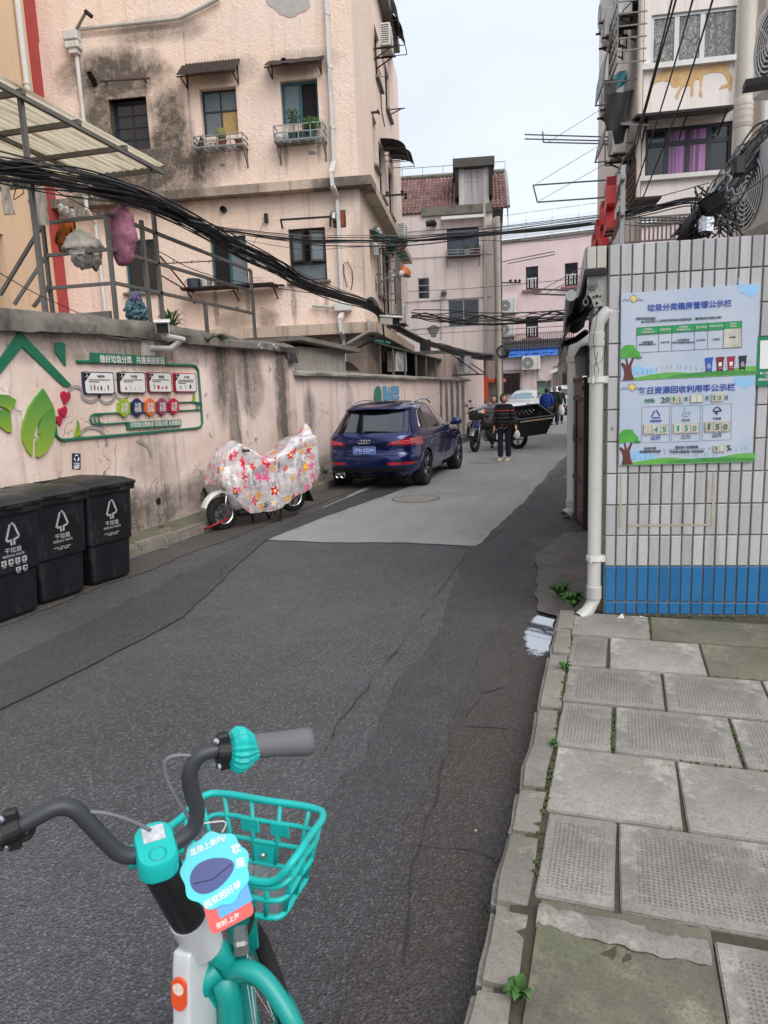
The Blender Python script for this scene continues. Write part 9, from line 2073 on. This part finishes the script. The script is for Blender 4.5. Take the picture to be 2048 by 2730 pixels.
 for i in range(13):
  ph=math.pi*(.30 if not hairlong else .22)+math.pi*(.70 if not hairlong else .78)*i/12;z=-math.cos(ph);r=math.sin(ph);row=[]
  for j in range(22):
   a=2*math.pi*j/22;x,y=r*math.sin(a),-r*math.cos(a);zz=z
   if y<-.35 and z<.50:x*=.9;y=max(y,-.45);zz=max(z,.30)if abs(x)<.62 else z
   n_=1+.10*mnoise.noise(Vector((x*5,y*5,z*5+h)))
   row.append(Hm@(Vector((x*.092*n_,y*.108*n_+.010,zz*.132*n_+.006))*k))
  rws.append(row)
 b.grid(rws,close_u=True);b.build('hair',hair,t,smooth=True)
 hz_=P_['pelvis']+Vector((0,0,-(.94-hem)*k*.35));ch=P_['chest']
 jn={'hem':(P_['pelvis']+(P_['pelvis']-ch)*.34,.150*k*bulk),'mid':((P_['pelvis']+ch)/2,.150*k*bulk),'chest':(ch,.155*k*bulk),'top':(ch.lerp(P_['neck'],.65),.10*k),'col':(P_['neck'],.068*k)};je=[('hem','mid'),('mid','chest'),('chest','top'),('top','col')]
 for s in 'LR':
  jn['a'+s]=(P_['sh'+s],.072*k*bulk);jn['b'+s]=(P_['el'+s],.060*k*bulk);jn['c'+s]=(P_['wr'+s],.046*k*bulk);je+=[('top','a'+s),('a'+s,'b'+s),('b'+s,'c'+s)]
 skin('jacket',jn,je,jacket,t,2,'chest')
 tn={'p':(P_['pelvis']+Vector((0,0,-.0*k)),.135*k)};te=[]
 for s in 'LR':tn['h'+s]=(P_['hip'+s]+Vector((0,0,-.06*k)),.098*k);tn['k'+s]=(P_['kn'+s],.074*k);tn['a'+s]=(P_['an'+s]+Vector((0,0,.0*k)),.08*k);te+=[('p','h'+s),('h'+s,'k'+s),('k'+s,'a'+s)]
 skin('trousers',tn,te,trousers,t,2,'p')
 for s in 'LR':
  a_=P_['an'+s];b=MB();tz=a_.z-.085*k;rws=[]
  for (y,w,zh)in ((.07,.03,.05),(.05,.042,.085),(0,.045,.08),(-.08,.05,.06),(-.15,.045,.045),(-.185,.025,.03)):rws.append([(a_.x+w*k*math.cos(q),a_.y+y*k,tz+max(0,(zh*k*(.5+.5*math.sin(q)))))for q in [2*math.pi*i/12 for i in range(12)]])
  b.grid(rws,close_u=True);b.f+=[tuple(range(12)),tuple(60+i for i in range(12))];b.mi+=[0,0];b.build('shoe',shoes,t,smooth=True)
 return t
STAND=dict(pelvis=(0,0,.92),chest=(0,.01,1.24),neck=(0,.01,1.43),head=(0,-.02,1.575),shL=(.165,.01,1.37),shR=(-.165,.01,1.37),elL=(.225,.03,1.10),elR=(-.225,.03,1.10),wrL=(.25,-.02,.86),wrR=(-.245,-.02,.86),hipL=(.085,0,.88),hipR=(-.085,0,.88),knL=(.09,-.02,.48),knR=(-.09,-.02,.48),anL=(.09,.0,.085),anR=(-.09,.0,.085))
nst=NT('striped_knit');spz=nst.n('ShaderNodeSeparateXYZ');nst.l(nst.co(),spz.inputs[0]);rp_=nst.n('ShaderNodeValToRGB');rp_.color_ramp.interpolation='CONSTANT';nst.l(nst.ramp(spz.outputs[2],.70,1.40),rp_.inputs[0])
navy=lin((26,24,32));E_=rp_.color_ramp.elements;E_[0].position=0;E_[0].color=lin((24,58,62));E_[1].position=.10;E_[1].color=navy
for ps_,cc in ((.22,(150,52,54)),(.245,(26,24,32)),(.34,(96,84,86)),(.36,(26,24,32)),(.46,(96,92,88)),(.48,(26,24,32)),(.60,(96,92,88)),(.615,(26,24,32)),(.70,(176,62,56)),(.735,(26,24,32))):e=E_.new(ps_);e.color=lin(cc)
M['striped']=nst.out(rp_.outputs[0],.95)
cl=lambda nm,c:plain(nm,c,.92,var=.2,scale=14,bump=.4,bscale=30)
wj=dict(STAND);wj.update(knR=(-.085,-.05,.48),anR=(-.075,-.07,.085),knL=(.10,.0,.48),anL=(.105,.03,.085),elL=(.26,.02,1.11),wrL=(.33,-.08,.88),head=(.015,-.03,1.575))
wl=onz((15,600,945));toc=math.atan2(wl.x,-wl.y)
wo_=person('woman in a dark striped jacket and wide navy trousers walking and looking aside',wl,math.atan2(-wl.x,wl.y)*-1*0+rad(-8),wj,1.60,M['striped'],cl('navy_trousers',(24,24,36)),M['hair_black'],plain('pale_shoes',(206,190,168),.8),look=rad(38),hairlong=True,bulk=1.2)
b=MB();b.tube([(0,-.135,.78),(0,-.15,1.0),(0,-.145,1.2),(0,-.10,1.33)],.006,5);b.build('jacket_zip',plain('brass',(150,130,90),.4,.5),wo_)
b=MB();b.tube([(-.13,-.03,1.32),(-.20,-.09,1.15),(-.21,-.07,.95),(-.19,-.02,.85)],.012,5);b.build('bag_strap',plain('purple_strap',(78,58,92),.8),wo_)
bagm=plain('white_film_bag',(206,204,202),.3,var=.2,scale=12)
def carry_bag(c,s,label,nm='plastic_bag'):
 b=MB();rws=[]
 for i in range(9):
  t_=i/8;r=s*(.25+.8*math.sin(math.pi*min(1,t_*.75+.05)));rws.append([(r*.7*math.cos(a)*(1+.2*mnoise.noise(Vector((a,t_*3,1)))),r*.5*math.sin(a),-t_*s*2.1+.02*mnoise.noise(Vector((a*2,t_*4,2))))for a in [2*math.pi*q/14 for q in range(14)]])
 b.grid(rws,close_u=True);b.f+=[tuple(8*14+i for i in range(14))];b.mi+=[0];return tag(b.build(nm,bagm,None,smooth=True,loc=c),label,'bag')
k_=1.60/1.7;wm_=wo_.matrix_world
def hand_at(o,J,h,s):
 e,w=Vector(J['el'+s]),Vector(J['wr'+s]);p=(w+(w-e).normalized()*.11)*(h/1.7);q=Matrix.Translation(o.location)@Matrix.Rotation(o.rotation_euler[2],4,'Z');return q@p
carry_bag(hand_at(wo_,wj,1.60,'L')+Vector((.02,-.02,0)),.095,'white printed plastic bag held by the woman in the striped jacket')
back=rad(180)
c1j=dict(STAND);c1j.update(knL=(.09,-.05,.48),anL=(.10,-.14,.085),knR=(-.09,.0,.48),anR=(-.09,.12,.10),elL=(.25,-.02,1.12),wrL=(.20,-.15,.93),elR=(-.25,-.02,1.12),wrR=(-.22,-.14,.92),chest=(0,-.04,1.24),neck=(0,-.06,1.42),head=(0,-.10,1.55))
a1=onz((15,1068,588));person('person in a bright blue jacket and black trousers walking away',a1,back+rad(4),c1j,1.60,cl('blue_jacket',(30,62,140)),cl('black_trousers',(34,32,32)),M['hair_black'],M['black'],bulk=1.25)
a2=onz((15,1150,556));c2j=dict(c1j);c2j.update(anL=(.10,.08,.09),anR=(-.09,-.12,.085));o2=person('grey-haired person in a dark green quilted jacket walking away with a white bag',a2,back-rad(6),c2j,1.66,cl('green_jacket',(34,44,40)),cl('dark_navy_trousers',(32,34,44)),M['hair_grey'],M['black'],bulk=1.25)
q_=hand_at(o2,c2j,1.66,'R');carry_bag(q_+Vector((.06,-.05,.04)),.2,'white plastic bag carried by the grey-haired person')
a3=Vector((a2.x+.14,a2.y+1.2,0));person('dark-haired person in a dark jacket half hidden ahead of the walking couple',a3,back,STAND,1.60,cl('charcoal_jacket',(40,40,44)),cl('charcoal_trousers',(34,34,38)),M['hair_black'],M['black'])
mj=dict(pelvis=(0,.16,.86),chest=(-.06,-.10,1.12),neck=(-.08,-.20,1.27),head=(-.04,-.27,1.40),shL=(.12,-.13,1.23),shR=(-.24,-.16,1.22),elL=(.20,-.22,1.0),elR=(-.45,-.22,1.16),wrL=(.16,-.42,.92),wrR=(-.66,-.26,1.12),hipL=(.09,.16,.82),hipR=(-.09,.16,.82),knL=(.12,-.02,.46),knR=(-.10,.0,.46),anL=(.11,.16,.085),anR=(-.10,.18,.085))
am=ony((15,530,330),20.35);person('man in a light grey top bending behind the delivery motorcycle',(am.x-.1,20.5,0),rad(10),mj,1.70,cl('light_grey_top',(170,172,184)),cl('grey_trousers',(60,60,66)),M['hair_black'],M['black'])
# ====== SHARED BICYCLE in front
Hd=Vector((-.82,1.01,1.0));bk=empty('shared_bicycle',(Hd.x,Hd.y,0),0,'teal and white shared bicycle with a wire basket standing in the gutter, its handlebar turned','bicycle')
BO=Vector((Hd.x,Hd.y,0));HA=rad(44);lat=Vector((math.cos(HA),math.sin(HA),0));fwd=Vector((-math.sin(HA),math.cos(HA),0))
teal=plain('teal_plastic',(18,182,176),.4,var=.08,scale=5,dirt=(60,84,80),dirt_amt=.35);tealm=plain('teal_paint',(16,150,142),.36,var=.1,scale=6,dirt=(60,70,64),dirt_amt=.45);silv=plain('silver_paint',(206,209,212),.36,.15,var=.06,scale=6,dirt=(110,104,96),dirt_amt=.4);barm=plain('grey_black_coating',(54,56,62),.45,var=.08);gripm=plain('grip_rubber',(98,99,102),.7,var=.06,bump=.15,bscale=300)
HP=Plane((Hd.x,Hd.y),44)
bp_=lambda x,y:(lambda a:HP.w(a[0],a[1])-BO)(HP.at((18,x,y)))
def sm(pts,n=8):return sag_path(pts,n)
b=MB();rt=sm([bp_(840,650),bp_(905,612),bp_(955,560),bp_(968,470),bp_(942,380),bp_(935,290),bp_(975,215),bp_(1050,185),bp_(1240,160)]);b.tube(rt,.0155,12);b.build('handlebar',barm,bk,smooth=True)
b=MB();lf=sm([bp_(800,655),bp_(680,700),bp_(590,690),bp_(520,630),bp_(440,545),bp_(370,478),bp_(290,462),bp_(200,500),bp_(100,555),bp_(-300,760)]);b.tube(lf,.0155,12);b.build('handlebar',barm,bk,smooth=True)
b=MB();g0_,g1_=bp_(1235,165),bp_(1530,140);b.tube([g0_.lerp(g1_,t_)for t_ in (0,.1,.3,.6,.85,.97,1)],[.0225,.024,.024,.0255,.028,.0275,.018],18);b.build('grip',gripm,bk,smooth=True)
b=MB();l0_,l1_=bp_(-30,620),bp_(-300,760);b.tube([l0_.lerp(l1_,t_)for t_ in (0,.1,.5,1)],[.019,.021,.022,.02],14);b.build('grip',gripm,bk,smooth=True)
def along_m(p,d):return Matrix.Translation(p)@d.to_track_quat('Z','Y').to_matrix().to_4x4()
d_=(g1_-g0_).normalized();rws=[]
Mx=along_m(bp_(1190,180),d_);
for (z,r)in ((-.026,.022),(-.022,.034),(-.012,.042),(.002,.041),(.014,.033),(.024,.025),(.030,.0225)):rws.append([Mx@Vector((r*(1+(.06 if q%2 else -.04))*math.cos(2*math.pi*q/40),r*(1+(.06 if q%2 else -.04))*math.sin(2*math.pi*q/40),z))for q in range(40)])
b=MB();b.grid(rws,close_u=True);b.build('bell_ring',teal,bk,auto=12)
def clamp(p,d):
 b=MB();Mc=along_m(p,d);b.M=Mc;b.lathe([(.0155,-.014),(.023,-.014),(.023,.014),(.0155,.014)],20);b.build('lever_clamp',M['black'],bk)
 for q in (-.026,.026):b=MB();w=p+Vector((0,0,q));b.box(w,(.024,.02,.022),HA,0,1,.004);b.build('clamp_lug',M['black'],bk);b=MB();b.lathe([(0,.006),(.006,.005),(.006,0)],10,Matrix.Translation(w+Vector((-.004,-.012,0)))@Matrix.Rotation(rad(70),4,'X'));b.build('bolt',M['chrome'],bk)
clamp(bp_(1100,188),d_);clamp(bp_(62,572),(bp_(0,600)-bp_(100,555)).normalized())
b=MB();b.tube(sm([bp_(960,214),bp_(880,210),bp_(825,225),bp_(808,270),bp_(830,350),bp_(880,440),bp_(935,520)]),.004,6);b.build('brake_cable',M['cable_grey'],bk,smooth=True)
b=MB();b.tube(sm([bp_(420,488),bp_(520,495),bp_(640,530),bp_(740,578)]),.004,6);b.build('brake_cable',M['cable_grey'],bk,smooth=True)
b=MB();b.tube(sm([bp_(170,500),bp_(150,600),bp_(60,640),bp_(-80,700)]),.006,6);b.build('brake_lever',M['black'],bk,smooth=True)
Sm=Matrix.Translation((0,0,1.0))@Matrix.Rotation(HA,4,'Z')@Matrix.Rotation(rad(16),4,'X')
def rbox(w,d,r,z0,z1,n=6,top=.006,taper=1.0):
 rws=[ring(w,d,r,z0,0,n),ring(w*taper,d*taper,r,z1-top,0,n),ring(w*taper-top*1.2,d*taper-top*1.2,max(.002,r-top*.6),z1,0,n)];return rws
b=MB();b.M=Sm;rws=rbox(.074,.104,.030,-.018,.026);b.grid(rws,close_u=True);K=len(rws[0]);b.f+=[tuple(2*K+i for i in range(K))];b.mi+=[0];st=b.build('stem_cap',teal,bk,smooth=True,auto=50)
b=MB();b.M=Sm;b.box((.0,.022,.0267),(.040,.036,.001));b.build('code_patch',plain('pale_patch',(190,194,196),.4,var=.3,scale=90),st)
b=MB();b.M=Sm;b.tube([(.015*math.cos(a),-.026+.015*math.sin(a),.0263)for a in [2*math.pi*q/20 for q in range(20)]],.0012,5,closed=True);b.build('button_ring',tealm,st)
b=MB();b.M=Sm;b.tube([(-.05,.012,-.006),(.05,.012,-.006)],.021,14);b.build('bar_clamp',teal,st,smooth=True)
top=Vector((0,0,.985));low=onz((18,930,1010),.80)-BO;ax=(low-top).normalized()
b=MB();b.tube([top+ax*.02,low],.036,20);b.build('head_sleeve',plain('black_sleeve',(24,25,29),.42),bk,smooth=True,auto=50)
b=MB();b.tube([low-ax*.005,low+ax*.10],[.0385,.041],20);b.build('head_tube',silv,bk,smooth=True,auto=50)
for k in range(5):
 b=MB();p=top.lerp(low,.12+.2*k)+Vector((-.035,.02,0));b.ball(p,.021,8);b.build('lock_cover',teal,bk,smooth=True)
yz=[(.055,.735),(.115,.725),(.150,.68),(.158,.61),(.13,.50),(.06,.30),(.0,.22),(-.045,.22),(.0,.42),(.035,.62),(.045,.70)]
fx=low.x-.012;b=MB();b.prism(yz,fx-.021,fx+.021,axis='x');fr=b.build('frame',silv,bk);md=fr.modifiers.new('b','BEVEL');md.width=.008;md.segments=3;md.limit_method='ANGLE';evaluated(fr,'frame');fr.data.polygons.foreach_set('use_smooth',[True]*len(fr.data.polygons));fr.data.set_sharp_from_angle(angle=rad(40))
b=MB();b.tube([(fx,-.0,.26),(fx,-.30,.20),(fx,-.55,.27)],.026,12);b.tube([(fx,-.52,.27),(fx,-.66,.78)],.022,12);b.tube([(fx-.05,-.55,.27),(fx-.05,-1.0,.29)],.012,8);b.tube([(fx+.05,-.55,.27),(fx+.05,-1.0,.29)],.012,8);b.build('rear_frame',silv,bk,smooth=True)
b=MB();b.box((fx,-.68,.82),(.17,.26,.06),0,0,1,.025);b.build('saddle',M['black'],bk,smooth=True,auto=50)
b=MB();b.tube([(fx-.1,-.5,.27),(fx-.14,-.5,.1),(fx-.2,-.5,.1)],.012,6);b.tube([(fx+.1,-.5,.27),(fx+.14,-.5,.44),(fx+.2,-.5,.44)],.012,6);b.build('pedal_crank',M['black'],bk)
b=MB();b.tube([(fx-.04,-.95,.27),(fx-.2,-1.0,.0)],.012,6);b.build('kickstand',M['black'],bk)
def spoked(cx,cy,cz,th,r,name='wheel'):
 Mw=Matrix.Translation((cx,cy,cz))@Matrix.Rotation(th,4,'Z')@Matrix.Rotation(rad(90),4,'Y')
 b=MB();b.lathe([(r-.026,-.015),(r-.010,-.016),(r,-.006),(r,.006),(r-.010,.016),(r-.026,.015)],56,Mw,cap=False);w=b.build(name,M['tyre'],bk,smooth=True)
 b=MB();b.lathe([(r-.022,-.019),(r-.045,-.021),(r-.066,-.012),(r-.070,0),(r-.066,.012),(r-.045,.021),(r-.022,.019)],56,Mw,cap=False);b.build('rim',tealm,w,smooth=True)
 for k in range(28):
  a=2*math.pi*k/28;s_=.03 if k%2 else -.03;da=.5 if (k//2)%2 else -.5;b=MB();b.tube([Mw@Vector((.03*math.cos(a+da),.03*math.sin(a+da),s_)),Mw@Vector(((r-.06)*math.cos(a),(r-.06)*math.sin(a),s_*.15))],.0012,4);b.build('spoke',M['chrome'],w)
 b=MB();b.lathe([(0,-.05),(.02,-.05),(.05,-.035),(.05,.035),(.02,.05),(0,.05)],20,Mw);b.build('hub',tealm,w,smooth=True,auto=40)
 return w
hub=Vector((.05,.28,.29));spoked(hub.x,hub.y,hub.z,HA,.29);spoked(fx,-1.0,.29,0,.29)
cr_=onz((18,1110,1240),.64)-BO
b=MB();b.tube([low+ax*.08,cr_+Vector((0,0,.02)),cr_+Vector((0,.01,-.03))],.026,14);b.build('steerer',tealm,bk,smooth=True)
lL,lR=hub-lat*.062,hub+lat*.075
b=MB();b.tube(sm([cr_-lat*.02,cr_-lat*.055+Vector((0,0,-.03)),(cr_-lat*.06).lerp(lL,.45),lL],6),[.024]*7+[.02]*6+[.016]*6,14);b.build('fork_leg',tealm,bk,smooth=True)
b=MB();b.tube(sm([cr_+Vector((0,0,-.03)),cr_+lat*.05+Vector((0,0,-.05)),(cr_+lat*.08).lerp(lR,.5),lR],6),[.016]*19,12);b.build('fork_leg',tealm,bk,smooth=True)
b=MB();b.tube(sm([cr_+Vector((.01,0,-.01))]+[onz((18,x,y),z)-BO for x,y,z in ((1200,1258,.65),(1285,1300,.64),(1365,1400,.61),(1440,1530,.57),(1490,1680,.50))],6),.0195,14);b.build('wheel_guard',tealm,bk,smooth=True)
b=MB();b.tube([cr_+Vector((-.01,-.005,-.02)),onz((18,1125,1380),.56)-BO,onz((18,1140,1560),.48)-BO,onz((18,1165,1800),.36)-BO],.030,14);b.build('fork_cover',tealm,bk,smooth=True)
b=MB();b.lathe([(0,.03),(.012,.028),(.012,-.02),(.018,-.02),(.018,-.03),(0,-.03)],12,along_m(lR+lat*.025,lat));b.build('axle_bolt',M['black'],bk)
b=MB();b.box(cr_+Vector((.03,.02,.05)),(.03,.06,.035),rad(30),0,1,.006);b.build('cable_guide',M['galv'],bk)
b=MB();b.tube(sm([onz((18,1245,960),.74)-BO,onz((18,1225,1060),.70)-BO,onz((18,1140,1220),.64)-BO,onz((18,1050,1370),.56)-BO]),.0055,6);b.build('brake_cable',M['cable'],bk,smooth=True)
b=MB();q0=onz((18,1120,930),.74)-BO;b.box(q0+Vector((.0,.05,-.06)),(.075,.03,.2),0,0,1,.012);b.build('basket_bracket',tealm,bk,auto=40)
p=Vector((fx+.0,0,0));a_=onz((18,935,1265),.50);sy=.0
b=MB();Ms2=Matrix.Translation((fx,.0385,.655))@Matrix.Rotation(rad(-7),4,'X')
pill=lambda w,h,n=10:[(w*math.cos(a),(h-w)*(1 if math.sin(a)>0 else -1)+w*math.sin(a))for a in [2*math.pi*(q+.5)/(2*n)for q in range(2*n)]]
b.M=Ms2;b.prism(pill(.0165,.034),-.006,.03);b.build('round_sticker',plain('orange_sticker',(224,84,40),.4),bk)
b=MB();b.M=Ms2;b.prism([(.0125*math.cos(a),.012+.0125*math.sin(a))for a in [2*math.pi*q/18 for q in range(18)]],-.0068,-.005);b.build('sticker_disc',plain('sticker_pale',(228,210,196),.5,var=.2,scale=120),bk)
bs=empty('x',(0,0,0));bpy.data.objects.remove(bs)
X0,X1,Y0_,Y1_,zt0,zb0=-1.0-Hd.x+.015,-.655-Hd.x,1.215-Hd.y,1.435-Hd.y,.85,.69
def bq(u,v,w):
 ix=.045*(1-w);iy=.03*(1-w);return Vector((X0+ix+(X1-X0-2*ix)*u,Y0_+iy+(Y1_-Y0_-2*iy)*v,zb0+(zt0-zb0)*w))
def loop(w,r,nm,dip=0.0):
 pts=[]
 for (u,v,du,dv)in ((0,0,1,0),(1,0,0,1),(1,1,-1,0),(0,1,0,-1)):
  for t_ in (.12,.5,.88):pts.append((u+du*t_,v+dv*t_))
 P3=[bq(u,v,w-(dip if v<.05 and .1<u<.9 else 0))for u,v in pts];b=MB();b.tube(sag_path(P3+[P3[0]],4),r,8);return b.build(nm,teal,bk,smooth=True)
loop(1.0,.009,'basket_rim',.30);loop(.68,.0062,'basket_hoop',.08);loop(.36,.0062,'basket_hoop');loop(.03,.007,'basket_base')
for v in (0,1):
 for u in (.14,.38,.62,.86):b=MB();b.tube([bq(u,v,0),bq(u,v,.98 if v else .70)],.006,6);b.build('basket_bar',teal,bk,smooth=True)
for u in (0,1):
 for v in (.15,.5,.85):b=MB();b.tube([bq(u,v,0),bq(u,v,.98)],.006,6);b.build('basket_bar',teal,bk,smooth=True)
b=MB();b.grid([[bq(u,1,w)+Vector((0,-.004,0))for u in (.37,.63)]for w in (.02,.36)]);b.grid([[bq(u,1,w)+Vector((0,.004,0))for u in (.37,.63)]for w in (.02,.36)]);bp2=b.build('basket_plate',teal,bk,fix=False)
b=MB();b.ball(bq(.5,1,.2)+Vector((0,-.01,0)),.008,8);b.build('bolt',M['chrome'],bk,smooth=True)
for u in (.36,.64):
 b=MB();c=bq(u,1,.58);b.box(c+Vector((0,-.003,.004)),(.052,.006,.038),0,0,1,.003);b.build('basket_tab',teal,bk)
nfl=NT('clear_floor');M['clear']=nfl.out(lin((150,154,156)),.12,None,Alpha=.42,Specular_IOR_Level=.9)
b=MB();b.grid([[bq(u,v,.03)for u in (.03,.35,.65,.97)]for v in (.03,.5,.97)]);b.build('basket_floor',M['clear'],bk,fix=False)
for k in range(6):b=MB();b.tube([bq(.05+.18*k,.05,.035),bq(min(.98,.05+.18*k+.22),.95,.035)],.002,4);b.tube([bq(.05+.18*k,.95,.035),bq(min(.98,.05+.18*k+.22),.05,.035)],.002,4);b.build('floor_rib',M['galv'],bk)
tgp=lambda x,y:onz((18,x,y),.93)
cc=ony((18,1060,770),1.06);vn=(Vector((0,0,EYE))-cc).normalized();xr=Vector((.96,.25,-.10));xr=(xr-vn*xr.dot(vn)).normalized();yu=vn.cross(xr)
def tag_m(p):return Matrix(((xr.x,yu.x,vn.x,p.x),(xr.y,yu.y,vn.y,p.y),(xr.z,yu.z,vn.z,p.z),(0,0,0,1)))
Rt=Matrix.Rotation(rad(30),4,'Z')
def tagtext(s_,w,x,y,mm,t,z=.0022,rot=0):return txt(s_,w,mm,Matrix.Translation((x,y,z))@Matrix.Rotation(rot,4,'Z')@Matrix.Rotation(rad(-90),4,'X'),'lettering',t,ext=.0002,bold=.015)
def rrect(w,h,r,n=5):return [(p[0],p[1])for p in ring(w,h,r,0,0,n)]
rc=empty('red_card',mat=tag_m(cc+xr*.014-yu*.024-vn*.004)@Rt,label='red swing card with white lettering hung on the bicycle handlebar',cat='tag')
redm=plain('card_red',(214,70,66),.4,var=.04)
b=MB();b.prism(rrect(.084,.15,.010),-.0008,.0008,axis='z');b.build('card',redm,rc)
b=MB();b.prism([(-.02,-.055),(.045,-.052),(.047,-.015),(.0,-.0),(-.02,-.02)],.001,.0015,axis='z');b.build('printed_patch',plain('card_blue',(70,150,220),.4),rc)
tagtext('你好,上海',.045,-.008,-.064,M['sign_white'],rc,.0016)
tg2=empty('teal_tag',mat=tag_m(cc)@Rt,label='round scalloped teal tag with white lettering hung on the bicycle handlebar',cat='tag')
b=MB();b.prism([((.062+.003*math.cos(9*a))*math.cos(a)*(1.02),(.066+.003*math.cos(9*a))*math.sin(a))for a in [2*math.pi*q/72 for q in range(72)]],-.0008,.0012,axis='z');b.build('disc',plain('tag_teal',(52,196,206),.35,var=.04),tg2)
b=MB();b.prism([(.043*math.cos(a)-.008,.028*math.sin(a)*(1-.25*math.cos(a))-.005)for a in [2*math.pi*q/28 for q in range(28)]],.0013,.0017,axis='z');b.build('printed_cushion',plain('tag_navy',(36,56,122),.4),tg2)
b=MB();b.tube([(-.046,-.006,.002),(-.01,-.014,.002),(.03,-.004,.002)],.0008,4);b.build('printed_seam',M['ink'],tg2)
for (s_,w,x,y,rot)in (('直接上新啦!',.07,-.0,.047,0),('软',.018,.047,.018,rad(-8)),('座',.018,.047,-.008,rad(-8)),('超软超好骑',.075,-.002,-.046,rad(6))):tagtext(s_,w,x,y,M['sign_white'],tg2,.0022,rot)
b=MB();b.tube(sm([Vector(cc)+yu*.065,Vector(cc)+yu*.085+vn*.01,bp_(935,560)+BO,bp_(960,590)+BO]),.0015,5);tag(b.build('tag_string',M['white_paint'],None,smooth=True),'thin white string tying the swing tags to the handlebar','string')
